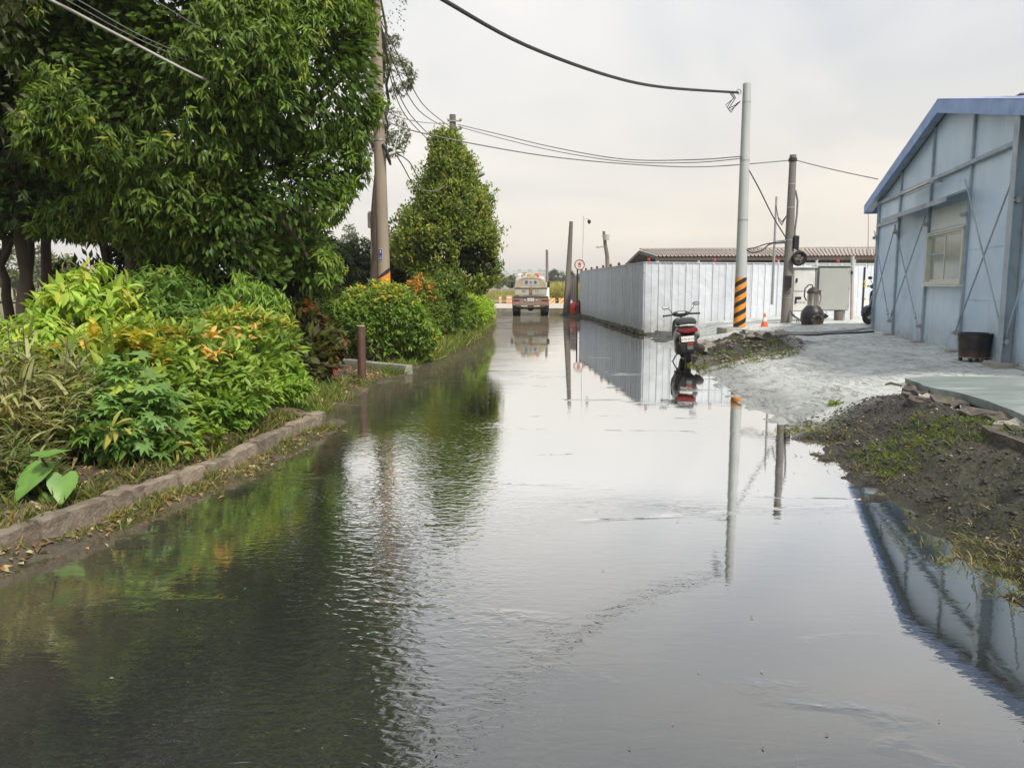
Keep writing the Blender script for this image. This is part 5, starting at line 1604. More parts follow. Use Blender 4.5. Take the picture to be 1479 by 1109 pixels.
# old concrete pole with meter, coil and conduit
CB = D(1135, 471, 21.8)
CT = D(1145.5, 224, 21.8)
def old_pole():
    b = Vector((CB.x, CB.y, CB.z - .1)); t = Vector((CT.x, CT.y, CT.z)); H_ = t.z - b.z
    root = thing('concrete_pole', 'dark weathered concrete pole hung with black cables beside the white meter box', 'utility pole', b)
    mb = MB(); mb.tube([b.lerp(t, k / 8) for k in range(9)], [lerp(.15, .09, k / 8) for k in range(9)], 20)
    mb.build('shaft', M('grey weathered concrete pole', (.24, .225, .205), (.15, .14, .13), 2.5, .9, bump=.004, bscale=30, stretch=(1, 1, .3), dirt=(.07, .065, .06), dirt_scale=2), root)
    def at(px, py, dy=0.0): return D(px, py, 21.8 + dy)
    mb = MB(); mb.lathe([(.1, -.05), (.115, -.04), (.115, .04), (.1, .05)], at(1145, 231), n=18); mb.build('top_clamp', MAT['black'], root)
    for py in (266, 300, 347, 430):
        q = at(1142, py); q = b.lerp(t, (q.z - b.z) / H_); rr = lerp(.15, .09, (q.z - b.z) / H_)
        mb = MB(); mb.lathe([(rr, -.015), (rr + .006, -.015), (rr + .006, .015), (rr, .015)], q, n=18, caps=False); mb.build('steel_band', MAT['steel'], root)
    q = at(1138, 407, -.17)
    mb = MB(); mb.box(q, (.2, .05, .34)); mb.build('meter_box', MAT['black'], root, bevel=.01)
    mb = MB(); mb.torus(at(1137, 421, -.18), .08, .01, 'Y', 16, 6); mb.build('cable_loop', MAT['cable'], root)
    mb = MB(); mb.tube([at(1149, 275), at(1152, 290), at(1151, 310), at(1148, 335), at(1149, 345)], .028, 8); mb.build('conduit', MAT['cable_grey'], root)
    mb = MB(); mb.box(at(1149.5, 350, -.1), (.14, .14, .36)); mb.build('junction_box', MAT['black'], root, bevel=.012)
    mb = MB(); mb.tube([at(1149, 357, -.1), at(1153, 360, -.1), at(1157, 363, -.1), at(1159, 369, -.1)], .055, 10); mb.build('elbow_pipe', M('dusty grey pipe', (.33, .31, .27), (.25, .235, .2), 6, .7), root)
    mb = MB(); mb.cyl(at(1136, 349), at(1118, 350.5), .05, .045, 10); mb.build('side_pipe', MAT['cable_grey'], root)
    for k in range(5):
        mb = MB(); x0 = 1137 + k * 2
        mb.tube([at(1141, 448, -.16), at(1144 + k, 456, -.3), at(1152 + k * 2, 461 + k, -.35), at(1148 + k * 2.5, 470, -.3), at(1143 + k * 2, 472 - k * .4, -.2)], .011, 6); mb.build('slack_cable', MAT['cable'], root)
    # black coil hanging from it
    c = at(1154.5, 373, -.2)
    coil = thing('cable_coil', 'round coil of black cable hanging on the weathered concrete pole', 'cable coil', c)
    for k in range(7):
        mb = MB(); mb.torus(c + Vector((random.uniform(-.01, .01), (k - 3) * .022, random.uniform(-.01, .01))), (.17, .15, .18, .135, .165, .19, .155)[k] + random.uniform(-.006, .006), .019, 'Y', 26, 6); mb.build('turn', MAT['cable'], coil)
    mb = MB()
    for a in (.4, 1.9, 3.3): mb.beam(c + Vector((cos(a) * .16, -.02, sin(a) * .16)), c - Vector((cos(a) * .16, .02, sin(a) * .16)), .018, .018)
    mb.build('tie', MAT['cable_grey'], coil)
old_pole()

def simple_pole(label, b, t, r0, r1, mat, name='utility_pole', cat='utility pole'):
    root = thing(name, label, cat, b)
    mb = MB(); mb.tube([Vector(b).lerp(Vector(t), k / 6) for k in range(7)], [lerp(r0, r1, k / 6) for k in range(7)], 14); mb.build('shaft', MAT[mat], root)
    return root
r_ = simple_pole('dark leaning pole left of the round sign at the fence end', D(818, 455.5, 40.5), D(825, 320, 40.5), .19, .095, 'pole_dark')
mb = MB(); mb.lathe([(.45, 0), (.3, .05), (.2, .14)], D(818, 456, 40.5), n=14); mb.build('footing', MAT['black_rough'], r_)
r_ = simple_pole('slim grey pole with a white foot just right of the water truck', D(790.3, 432, 66), D(790, 361, 66), .14, .1, 'pole_dark')
mb = MB(); mb.cyl(D(790.3, 432, 66), D(790.2, 408, 66), .2, .18, 12); mb.build('white_sleeve', MAT['white'], r_)
r_ = simple_pole('crooked far pole with a lamp arm standing behind the long blue fence', D(878.5, 430, 58), D(877, 370, 58), .17, .15, 'pole_dark')
mb = MB(); mb.tube([D(877, 370, 58), D(874, 352, 58), D(872, 334, 58)], [.15, .13, .1], 10); mb.build('upper_shaft', MAT['pole_dark'], r_)
mb = MB(); mb.tube([D(874, 358, 58), D(869, 356, 57.6), D(866, 357, 57.3)], .05, 6); mb.ball(D(864, 356.8, 57.2), (.16, .1, .08)); mb.build('lamp', MAT['steel'], r_)
mb = MB(); mb.cyl(D(876, 347, 57.8), D(876, 339, 57.8), .2, .2, 10); mb.build('transformer', MAT['box_grey'], r_)
mb = MB(); mb.beam(D(869, 341, 57.8), D(880, 341, 57.8), .1, .1); mb.build('crossarm', MAT['steel'], r_)
r_ = simple_pole('thin white mast with a hanging camera dome above the fence', D(841.5, 420, 44), D(843.5, 312, 44), .055, .04, 'white', 'camera_mast', 'mast')
mb = MB(); mb.tube([D(843.5, 316, 44), D(848, 315.5, 44), D(851, 317, 44)], .03, 6); mb.build('arm', MAT['white'], r_)
mb = MB(); mb.lathe([(.03, .12), (.09, .08), (.1, 0), (.07, -.08), (.02, -.12)], D(851, 320.5, 44), n=12); mb.build('camera_dome', MAT['black'], r_)
r_ = simple_pole('thin leaning conduit post with looped wires just left of the weathered pole', D(1115, 440, 24.2), D(1121.5, 284, 24.2), .045, .03, 'steel', 'conduit_post', 'post')
for k in range(2):
    mb = MB(); mb.tube([D(1120.5, 297, 24.2), D(1124 + k, 314 + 5 * k, 23.8), D(1129, 321 + 4 * k, 23), D(1136, 312, 22.2), D(1140, 300, 21.9)], .014, 6); mb.build('wire_loop', MAT['cable'], r_)
r_ = simple_pole('thin pinkish post in front of the white fence right of the grey cabinet', D(1230, 472, 22.6), D(1231.5, 370, 22.6), .05, .05, 'post_pink' if 'post_pink' in MAT else 'cable_white', 'thin_post', 'post')
mb = MB(); mb.tube([D(1229, 473, 22.5), D(1230.5, 405, 22.5)], .028, 8); mb.build('red_pipe', M('faded red pipe', (.42, .25, .23), (.5, .4, .38), 4, .6), r_)
mb = MB(); mb.box(D(1229, 394, 22.45), (.09, .06, .09)); mb.build('knob', MAT['black'], r_)
r_ = simple_pole('short grey concrete stub under the grey cabinet', D(1210.5, 473, 22.2), D(1211, 449, 22.2), .12, .12, 'pole_dark', 'concrete_stub', 'stub')

# ------------------------------------------------------------------ cables
def bp(py, dx_=0.0, dy_=0.0):
    p, _ = on_brown(py)
    return p + Vector((dx_, dy_, 0))
cable('overhead_cable', 'thick black twisted cable crossing the sky to the top of the striped pole', [(380, -190, 7.4), (520, -75, 8.6), (640, 0, 10.5), (760, 66, 13), (880, 110, 16), (960, 126.5, 18.5), (1066, 134, 21.2)], .032)
cable('overhead_cable', 'upper thin wire sagging from the vine covered pole to the striped pole', [(661, 180, 28.9), (720, 194, 27.4), (800, 213, 25.6), (900, 230, 23.8), (1000, 231, 22.3), (1072, 226, 21.1)], .014, 'cable_grey')
cable('overhead_cable', 'second thin wire just under the upper one from vine covered pole to striped pole', [(661, 183, 28.9), (720, 199, 27.4), (800, 218, 25.6), (900, 233.5, 23.8), (1000, 235, 22.3), (1072, 229, 21.1)], .012, 'cable_grey')
cable('overhead_cable', 'lowest thin wire from the brown pole past the cone tree to the weathered pole', [bp(178, .2, -.1), (600, 190, 17.5), (690, 209, 18.8), (800, 227, 20), (920, 238, 21), (1020, 241, 21.5), (1139, 232, 21.8)], .014, 'cable_grey')
cable('overhead_cable', 'thin wire from the weathered concrete pole to the blue eave', [(1147, 231, 21.8), (1190, 242, 21), (1230, 251, 20), (1268, 259, 18.8)], .012, 'cable_grey')
cable('overhead_cable', 'black stay cable slanting from the striped pole down to the weathered pole', [(1075, 234, 21.1), (1095, 270, 21.3), (1116, 312, 21.5), (1136, 345, 21.7)], .017)
cable('overhead_cable', 'upper slack black wire between the striped pole and the side pipe', [(1072, 361, 21.1), (1090, 358, 21.3), (1105, 353, 21.5), (1120, 350, 21.8)], .016)
cable('overhead_cable', 'lower sagging black wire between the striped pole and the side pipe', [(1077, 360, 21.1), (1086, 365, 21.2), (1100, 362, 21.5), (1110, 354, 21.6), (1122, 349.5, 21.8)], .02)
# from the left through the crown to the brown pole
cable('overhead_cable', 'thick pale cable running from the top left through the foliage to the brown pole', [(-60, -60, 8.3), (68, -2, 9.0), (180, 56, 9.7), (300, 117, 10.6), (390, 150, 12.2), (470, 168, 14.3), bp(178, .08, -.16)], .02, 'cable_white')
cable('overhead_cable', 'thin pale wire above the thick pale cable at the top left', [(20, -50, 8.8), (112, 0, 9.2), (200, 50, 9.8), (290, 90, 10.6)], .007, 'cable_grey')
cable('overhead_cable', 'thinnest pale wire between the two others at the top left', [(10, -45, 8.7), (95, 0, 9.1), (190, 52, 9.7), (275, 90, 10.5)], .006, 'cable_grey')
cable('overhead_cable', 'fine dark wire high in the crown near the top edge', [(150, -40, 9.3), (222, 0, 9.7), (290, 42, 10.2)], .006, 'cable_grey')
for k, (lab, a0, m, e, Ym) in enumerate((
        ('outermost wire dropping from behind the brown pole to the vine covered pole', (575, 80, 20), (610, 150, 24), (655, 187, 28.8), 0),
        ('second wire from the outside dropping from behind the brown pole to the vine covered pole', (570, 95, 20), (605, 160, 24), (653, 189, 28.8), 0),
        ('third wire dropping from behind the brown pole into the cone tree', (570, 120, 20), (592, 165, 23), (622, 197, 26), 0),
        ('innermost wire dropping from behind the brown pole into the cone tree', (566, 120, 20), (584, 165, 23), (616, 200, 26), 0))):
    cable('overhead_cable', lab, [bp(30 + k * 4, .1, 0), a0, m, e], .013, 'cable')
for k, (lab, pts) in enumerate((
        ('black wire from the pole bracket curving down into the cone tree', [bp(226, .36, -.05), (582, 240, 18.5), (590, 255, 20), (594, 262, 21)]),
        ('second black wire from the brown pole bracket down to the cone tree', [bp(218, .25, -.05), (590, 233, 18.5), (601, 252, 21), (607, 262, 23)]),
        ('looping wire hanging in front of the cone shaped tree', [(594, 262, 21), (604, 271, 22.5), (618, 276, 23), (634, 274, 23.4), (642, 268, 24)]))):
    cable('overhead_cable', lab, pts, .013, 'cable_grey' if k == 2 else 'cable')
cable('overhead_cable', 'short thin wire from the brown pole to the vine covered pole top', [bp(160, .1, -.1), (585, 172, 19), (620, 178, 24), (654, 179, 28.7)], .01, 'cable_grey')

# ------------------------------------------------------------------ kerb, hoses, cabinets, pump, cone
k0, k1 = D(1045, 476, 20.9), D(1264, 474, 21.9)
KTOP = k0.z
root = thing('platform_kerb', 'long low pale concrete kerb in front of the poles and cabinets', 'kerb', (k0.x, k0.y, k0.z - .3))
n = 8
for i in range(n):
    a, b_ = k0.lerp(k1, i / n + .003), k0.lerp(k1, (i + 1) / n - .003)
    mb = MB(); mb.beam((a.x, a.y + .25, a.z - .17), (b_.x, b_.y + .25, a.z - .17), .6, .42)
    mb.build('kerb_block', MAT['concrete'], root, bevel=.02)
root = thing('hose', 'pale hose lying along the foot of the long low kerb', 'hose', G(1075, 480, .4))
p = [g_at(px, py, right_height) + Vector((0, 0, .03)) for px, py in ((1050, 477), (1090, 480.5), (1140, 482), (1190, 481.5), (1230, 479), (1258, 474.5))]
mb = MB(); mb.tube(p, .03, 8); mb.build('hose_body', MAT['cable_white'], root)
root = thing('dark_hose', 'thin dark hose on the apron in front of the pale hose', 'hose', G(1075, 484, .4))
p = [g_at(px, py, right_height) + Vector((0, 0, .02)) for px, py in ((1085, 483.5), (1130, 485.5), (1180, 485), (1235, 482), (1262, 480))]
mb = MB(); mb.tube(p, .02, 8); mb.build('hose_body', MAT['cable'], root)

def cabinet(name, label, x0, x1, y0, y1, Y, mat, depth=.4):
    a, b = D(x0, y1, Y), D(x1, y0, Y)
    root = thing(name, label, 'cabinet', ((a.x + b.x) / 2, Y, a.z))
    w, h = b.x - a.x, b.z - a.z
    mb = MB(); mb.box((a.x + w / 2, Y + depth / 2, a.z + h / 2), (w, depth, h)); mb.build('case', mat, root, bevel=.012)
    mb = MB(); mb.box((a.x + w / 2, Y + depth / 2 - .03, b.z + .015), (w + .08, depth + .1, .03)); mb.build('lid', mat, root, bevel=.006)
    return root, a, b, w, h
c1, a, b, w, h = cabinet('meter_cabinet', 'white meter cabinet with two doors beside the weathered pole', 1143, 1178, 387, 450, 22.1, MAT['white'], .25)
zs = a.z + h * .46
for z0, z1 in ((a.z + .03, zs - .015), (zs + .015, b.z - .04)):
    mb = MB(); mb.box((a.x + w / 2, 22.09, (z0 + z1) / 2), (w - .05, .03, z1 - z0)); dr = mb.build('door', MAT['white'], c1, bevel=.006)
    mb = MB(); mb.box((a.x + .1, 22.06, (z0 + z1) / 2), (.035, .04, .11)); mb.build('latch', MAT['black'], dr)
p = D(1153, 430.5, 22.06)
mb = MB(); mb.box((p.x, 22.068, p.z), (.17, .012, .07)); mb.build('meter_window', MAT['black'], c1)
for k in range(3):
    p = D(1152 + k * 5, 436.5, 22.05); mb = MB(); mb.box((p.x, 22.068, p.z), (.07, .01, .03)); mb.build('label_plate', MAT['box_grey'], c1)
for s in (.12, .88):
    mb = MB(); mb.box((a.x + w * s, 22.3, (a.z + .35) / 2), (.06, .06, a.z - .35)); mb.build('leg', MAT['steel'], c1)
c2, a, b, w, h = cabinet('grey_cabinet', 'large plain grey electrical cabinet right of the white meter cabinet', 1176, 1229, 385, 449, 22.16, MAT['box_grey'], .25)
mb = MB(); mb.box((a.x + w / 2 + .02, 22.095, a.z + h / 2 - .01), (w - .10, .035, h - .08)); dr = mb.build('door', MAT['box_grey'], c2, bevel=.006)
mb = MB(); mb.box((a.x + .11, 22.07, a.z + h * .42), (.03, .04, .12)); mb.build('handle', MAT['black'], dr)
for q in (.12, .5, .88):
    mb = MB(); mb.cyl((b.x - .05, 22.08, a.z + h * q - .04), (b.x - .05, 22.08, a.z + h * q + .04), .015, n=8); mb.build('hinge', MAT['steel'], dr)
for s in (.1, .9):
    mb = MB(); mb.box((a.x + w * s, 22.25, (a.z + .35) / 2), (.06, .06, a.z - .35)); mb.build('leg', MAT['steel'], c2)
# black strip standing in for the dark gap in the fence, with yellow tape
p0, p1 = D(1249, 386, 24.8), D(1249, 474, 24.8)
root = thing('fence_slit_strip', 'narrow black strip with yellow marks standing in for a dark slit in the fence by the blue building', 'post', p1)
mb = MB(); mb.box((p0.x, 24.8, (p0.z + p1.z) / 2), (.05, .05, p0.z - p1.z)); mb.build('shaft', MAT['black'], root)
for py in (407, 413, 432):
    q = D(1249, py, 24.76); mb = MB(); mb.box(q, (.056, .03, .08)); mb.build('tape', M('yellow tape', (.6, .4, .06), (.5, .33, .05), 6, .5), root)

def pump():
    Y = 20.75
    b = D(1172.5, 472.5, Y); b.z = KTOP + .045
    root = thing('submersible_pump', 'submersible pump with a black base and steel motor standing on the low kerb', 'pump', b)
    s = Y / FOC
    mb = MB()
    # volute: an upright scroll with a wide middle
    mb.lathe([(.20, 0), (.235, .02), (.235, .06), (.27, .10), (.305, .24), (.30, .38), (.26, .49), (.2, .56), (.17, .60)], b, n=26)
    body = mb.build('pump_base', MAT['black'], root)
    mb = MB(); mb.lathe([(.13, -.27), (.16, -.25), (.16, -.315), (.11, -.325), (.09, -.3)], b + Vector((.02, 0, .23)), 'Y', 20); mb.build('intake_flange', M('rusty iron', (.16, .11, .07), (.07, .05, .04), 9, .8, bump=.006), body)
    for k in range(8):
        a = 2 * pi * k / 8
        mb = MB(); mb.cyl(b + Vector((.02 + cos(a) * .13, -.31, .23 + sin(a) * .13)), b + Vector((.02 + cos(a) * .13, -.345, .23 + sin(a) * .13)), .016, n=6); mb.build('bolt', MAT['steel'], body)
    for sx in (-1, 1):
        mb = MB(); mb.box(b + Vector((sx * .2, -.05, .02)), (.14, .3, .05)); mb.build('foot', MAT['black_rough'], root, bevel=.01)
    mb = MB(); mb.lathe([(.155, .57), (.16, .59), (.15, .63), (.15, .90), (.155, .94)], b, n=26); mb.build('motor_barrel', MAT['stainless'], root)
    mb = MB(); mb.lathe([(.162, .93), (.165, .97), (.13, 1.04), (.07, 1.085), (.02, 1.1)], b, n=24); mb.build('cap', M('rusty brown cap', (.07, .045, .035), (.035, .026, .022), 9, .6), root)
    mb = MB(); mb.tube([b + Vector((.15, -.06, .63)), b + Vector((.185, -.07, .8)), b + Vector((.165, -.06, .96))], .014, 6); mb.build('tie_rod', MAT['stainless'], root)
    mb = MB(); mb.tube([b + Vector((-.03, -.03, 1.08)), b + Vector((-.06, -.06, 1.15)), b + Vector((-.16, -.07, 1.16)), b + Vector((-.26, -.07, 1.06)), b + Vector((-.27, -.07, .85)), b + Vector((-.2, -.06, .74))], .017, 8); mb.build('power_lead', MAT['cable'], root)
    mb = MB(); mb.tube([b + Vector((.26, -.02, .3)), b + Vector((.34, -.03, .33)), b + Vector((.36, -.03, .36))], [.07, .065, .08], 14); mb.build('outlet', MAT['black_rough'], root)
pump()

def traffic_cone(label, p, h, r, name='traffic_cone'):
    root = thing(name, label, 'traffic cone', p)
    p = Vector(p)
    mb = MB(); mb.box(p + Vector((0, 0, .015)), (r * 2.6, r * 2.6, .03)); mb.build('base', MAT['orange'], root, bevel=.008)
    mb = MB(); mb.lathe([(r, .03), (r * .65, h * .42), (r * .64, h * .43)], p, n=18, caps=False); mb.lathe([(r * .4, h * .72), (r * .2, h * .97), (r * .12, h)], p, n=18); mb.build('body', MAT['orange'], root)
    mb = MB(); mb.lathe([(r * .655, h * .42), (r * .405, h * .722)], p, n=18, caps=False); mb.build('band', MAT['white'], root)
q = D(1104, 472, 21.1); q.z = KTOP + .045
traffic_cone('small orange traffic cone with a white band between the striped and weathered poles', q, .4, .1)

# brown bollard in the gap between the beds
q = G(523, 546, .06); top_ = D(522, 470, q.y)
root = thing('bollard', 'brown painted steel bollard standing in the leaf strewn gap between the beds', 'bollard', q)
mb = MB(); mb.lathe([(.068, -.1), (.068, top_.z - q.z - .012)], q, n=24); mb.build('post', MAT['bollard'], root)
mb = MB(); mb.lathe([(.069, top_.z - q.z - .014), (.071, top_.z - q.z - .006), (.064, top_.z - q.z), (.01, top_.z - q.z + .004)], q, n=24); mb.build('cap', M('pale worn bollard top', (.45, .38, .33), (.3, .22, .18), 9, .6), root)

# ------------------------------------------------------------------ sign at the fence end and the things at its foot
def round_sign():
    Y = 40.2
    b = D(836.5, 455.5, Y); c = D(837, 382.5, Y)
    root = thing('round_sign', 'round red rimmed sign on two dark posts at the far end of the blue fence', 'sign', (b.x, Y, b.z))
    for s in (-1, 1):
        mb = MB(); mb.cyl((c.x + s * .1 - .0, Y, b.z), (c.x + s * .1, Y, c.z), .04, n=8); mb.build('post', MAT['black'], root)
    mb = MB(); mb.cyl((c.x, Y - .03, c.z), (c.x, Y - .06, c.z), .235, n=32); f = mb.build('sign_face', MAT['white'], root)
    mb = MB(); mb.torus((c.x, Y - .055, c.z), .245, .026, 'Y', 32, 6); mb.build('rim', M('dull red rim', (.30, .045, .035), (.24, .04, .035), 8, .5), f)
    # red emblem: a rough star over two strokes
    star = []
    for k in range(10):
        a = pi / 2 + 2 * pi * k / 10; r = .13 if k % 2 == 0 else .06
        star.append(Vector((c.x + cos(a) * r, Y - .062, c.z + .035 + sin(a) * r)))
    em = M('brick red print', (.38, .08, .05), (.42, .14, .06), 8, .5)
    mb = MB(); mb.prism(star, (0, -.006, 0)); mb.build('emblem', em, f, smooth=False)
    for dz in (-.085, -.125):
        mb = MB(); mb.box((c.x, Y - .066, c.z + dz), (.15, .006, .02)); mb.build('emblem_bar', em, f, smooth=False)
round_sign()
p = D(829, 456, 39.9); p.z = .0
root = thing('red_barrel', 'bright red plastic barrel at the foot of the round sign', 'barrel', p)
mb = MB(); mb.lathe([(.2, 0), (.22, .05), (.2, .3), (.22, .34), (.19, .62), (.12, .7), (.05, .74)], p, n=18); mb.build('body', M('bright red plastic', (.8, .08, .035), (.65, .05, .03), 5, .45), root)
p = D(835.5, 456, 39.7); p.z = 0
root = thing('hydrant', 'dark red hydrant in front of the round sign posts', 'hydrant', p)
mb = MB(); mb.lathe([(.2, 0), (.2, .05), (.12, .08), (.12, .5), (.17, .53), (.15, .62), (.06, .72), (.05, .82)], p, n=16); mb.build('barrel', MAT['dark_red'], root)
for s in (-1, 1):
    mb = MB(); mb.cyl(p + Vector((s * .1, 0, .4)), p + Vector((s * .22, 0, .4)), .07, n=10); mb.build('outlet', MAT['dark_red'], root)
p = D(824.5, 448, 41.2); p.z = .02
root = thing('lilac_sack', 'lilac plastic sack slumped between the leaning pole and the red barrel', 'sack', p)
mb = MB(); mb.lathe([(.22, 0), (.3, .1), (.29, .35), (.2, .6), (.08, .72), (.1, .8)], p, n=14)
mb.v = [(x + .03 * sin(z * 17 + x * 9), y_ + .02 * cos(z * 13), z) for x, y_, z in mb.v]
mb.build('bag', MAT['purple'], root)
# rough soil lip at the sign's foot
root = thing('soil_heap', 'small dark heap of soil at the fence corner under the round sign', 'heap', D(840, 457, 39.5))
mb = MB(); q = D(839, 457, 39.6); mb.lathe([(.9, -.02), (.6, .08), (.35, .16), (.1, .2)], q, n=18)
mb.v = [(x + random.uniform(-.06, .06), y_ + random.uniform(-.06, .06), z + random.uniform(-.02, .02)) for x, y_, z in mb.v]
mb.build('heap', MAT['black_rough'], root)

def text_part(name, body, size, loc, mat, parent, width=None, rot=(pi / 2, 0, 0), depth=.002):
    cu = bpy.data.curves.new(name, 'FONT')
    cu.body = body; cu.size = size; cu.extrude = depth
    cu.align_x = 'CENTER'; cu.align_y = 'CENTER'
    cu.materials.append(mat)
    tmp = bpy.data.objects.new(name, cu)
    C.objects.link(tmp)
    bpy.context.view_layer.update()
    me = bpy.data.meshes.new_from_object(tmp.evaluated_get(bpy.context.evaluated_depsgraph_get()))
    bpy.data.objects.remove(tmp)
    me.name = name
    if not me.materials: me.materials.append(mat)
    o = bpy.data.objects.new(name, me)
    C.objects.link(o)
    o.parent = parent; o.location = loc; o.rotation_euler = rot
    return o

def sup_ring(y, cx, cz, hw, hh, n=20, e=2.6):
    """a rounded-rectangle ring in the xz plane at y"""
    out_ = []
    for k in range(n):
        a = 2 * pi * k / n
        c, s = cos(a), sin(a)
        out_.append(Vector((cx + hw * (abs(c) ** (2 / e)) * (1 if c >= 0 else -1), y, cz + hh * (abs(s) ** (2 / e)) * (1 if s >= 0 else -1))))
    return out_

def loft(mb, secs, n=20, caps=True):
    return mb.rings([sup_ring(y, cx, cz, hw, hh, n, e) for y, cx, cz, hw, hh, e in secs], caps)

# ------------------------------------------------------------------ water truck
def water_truck():
    loc = D(766.5, 457, 39.6); loc.z = 0
    root = thing('water_truck', 'small water tank truck seen from behind driving away down the wet road', 'truck', loc, (0, 0, radians(-1.0)))
    tank_m = M('dull silver tank', (.46, .44, .38), (.36, .33, .27), 2.5, .5, dirt=(.28, .22, .14), dirt_scale=2.5, dirt_amt=.6)
    yel = M('faded yellow paint', (.52, .40, .16), (.42, .34, .17), 4, .55, dirt=(.3, .24, .15), dirt_scale=4)
    frame_m = M('dirty chassis', (.05, .045, .04), (.09, .075, .06), 7, .8)
    brownm = M('muddy tail panel', (.30, .22, .17), (.17, .12, .10), 5, .7, dirt=(.36, .3, .24), dirt_scale=6, dirt_amt=.7)
    kw = dict(local=True)
    mb = MB()
    for s in (-1, 1): mb.box((s * .38, 2.6, .72), (.1, 5.2, .18))
    for y_ in (.1, 1.2, 2.4, 3.6): mb.box((0, y_, .7), (.7, .1, .12))
    mb.build('chassis', frame_m, root, **kw)
    # tank: flat-bottomed oval
    mb = MB()
    prof = []
    n = 28
    def tank_ring(y_, sc):
        r_ = []
        for k in range(n):
            a = 2 * pi * k / n; c, s = cos(a), sin(a)
            hw = .83 if s < 0 else .83 - .13 * s * s
            r_.append(Vector((hw * sc * abs(c) ** .72 * (1 if c >= 0 else -1), y_, 1.40 + (.60 if s > 0 else .42) * sc * abs(s) ** .72 * (1 if s >= 0 else -1))))
        return r_
    mb.rings([tank_ring(.12, .93), tank_ring(.16, 1.0), tank_ring(3.3, 1.0), tank_ring(3.35, .94)])
    tank = mb.build('tank', tank_m, root, **kw)
    mb = MB(); mb.rings([tank_ring(.135, 1.0), tank_ring(.10, 1.01), tank_ring(.10, .9), tank_ring(.135, .9)], False); mb.build('end_rim', tank_m, tank, **kw)
    for s in (-1, 1):      # yellow side sweeps of the end plate
        mb = MB(); mb.prism([Vector((s * .47, .112, 1.88)), Vector((s * .60, .112, 1.82)), Vector((s * .70, .112, 1.5)), Vector((s * .60, .112, 1.46)), Vector((s * .49, .112, 1.7))], (0, -.006, 0)); mb.build('yellow_panel', yel, tank, smooth=False, **kw)
    mb = MB(); mb.box((0, .09, 1.43), (1.72, .05, .045)); mb.build('cross_rail', frame_m, tank, **kw)
    mb = MB(); mb.box((0, .10, 1.25), (1.62, .035, .34)); tail = mb.build('lower_plate', tank_m, tank, bevel=.01, **kw)
    mb = MB(); mb.box((.02, .06, 1.32), (.13, .07, .3)); mb.cyl((.02, .02, 1.45), (.02, .09, 1.45), .06, n=12); mb.build('outlet_valve', M('rusty valve', (.33, .18, .1), (.2, .11, .07), 8, .7), tank, **kw)
    ink = M('dark lettering', (.05, .06, .10), (.04, .05, .08), 8, .6)
    mb = MB(); mb.box((0, .112, 1.72), (.82, .008, .27)); mb.build('name_board', M('pale lettering board', (.45, .45, .44), (.38, .38, .37), 4, .5), tank, **kw)
    text_part('lettering', '灑 水 車', .185, (.0, .100, 1.72), ink, tank)
    grey_ink = M('grey numerals', (.12, .13, .14), (.16, .17, .17), 8, .6)
    text_part('lettering', '00', .20, (-.36, .076, 1.28), grey_ink, tank)
    text_part('lettering', '15', .20, (.30, .076, 1.28), grey_ink, tank)
    mb = MB(); mb.box((0, .8, 2.03), (.5, .5, .08)); mb.lathe([(.2, 2.06), (.2, 2.14), (.12, 2.18)], (0, .8, 0), n=16); mb.build('manhole', yel, tank, **kw)
    mb = MB()
    for s in (-1, 1): mb.tube([(s * .42, .3, 1.95), (s * .42, .3, 2.12), (s * .42, 2.9, 2.12), (s * .42, 2.9, 1.95)], .025, 6)
    mb.build('top_rail', yel, tank, **kw)
    mb = MB(); mb.tube([(.35, .5, 2.05), (.42, 1.0, 2.16), (.3, 1.7, 2.14), (.45, 2.3, 2.15)], .06, 8); mb.build('hose', MAT['orange'], tank, **kw)
    mb = MB(); mb.tube([(-.45, .4, 2.06), (-.3, .9, 2.14), (-.42, 1.6, 2.13)], .05, 8); mb.build('hose', M('khaki hose', (.3, .27, .16), (.22, .2, .12), 5, .7), tank, **kw)
    # tail beam with lamps and plate
    mb = MB(); mb.box((0, .06, .965), (1.8, .14, .12)); mb.build('dark_beam', frame_m, root, bevel=.01, **kw)
    mb = MB(); mb.box((0, .02, .72), (1.84, .08, .36)); tb = mb.build('tail_panel', brownm, root, bevel=.012, **kw)
    for s in (-1, 1):
        mb = MB(); mb.box((s * .72, -.03, .82), (.3, .03, .08)); mb.build('tail_light', MAT['dark_red'], tb, bevel=.008, **kw)
        mb = MB(); mb.box((s * .7, -.03, .66), (.42, .02, .06)); mb.build('reflective_strip', M('red and pale strip', (.45, .3, .26), (.35, .07, .05), 30, .4), tb, **kw)
        mb = MB(); mb.box((s * .30, -.03, .83), (.08, .03, .06)); mb.build('white_lamp', MAT['white'], tb, **kw)
    mb = MB(); mb.box((.0, -.03, .85), (.34, .015, .15)); pl = mb.build('licence_plate', MAT['white'], tb, bevel=.004, **kw)
    text_part('lettering', '108-15', .095, (.0, -.041, .85), ink, pl)
    mb = MB(); mb.tube([(-.75, .0, .50), (-.3, -.03, .46), (.3, -.03, .46), (.75, .0, .50)], .04, 8); mb.build('spray_bar', frame_m, root, **kw)
    mb = MB(); mb.ball((0, .75, .42), (.2, .2, .17)); mb.cyl((-.8, .75, .42), (.8, .75, .42), .07, n=10); mb.build('rear_axle', frame_m, root, **kw)
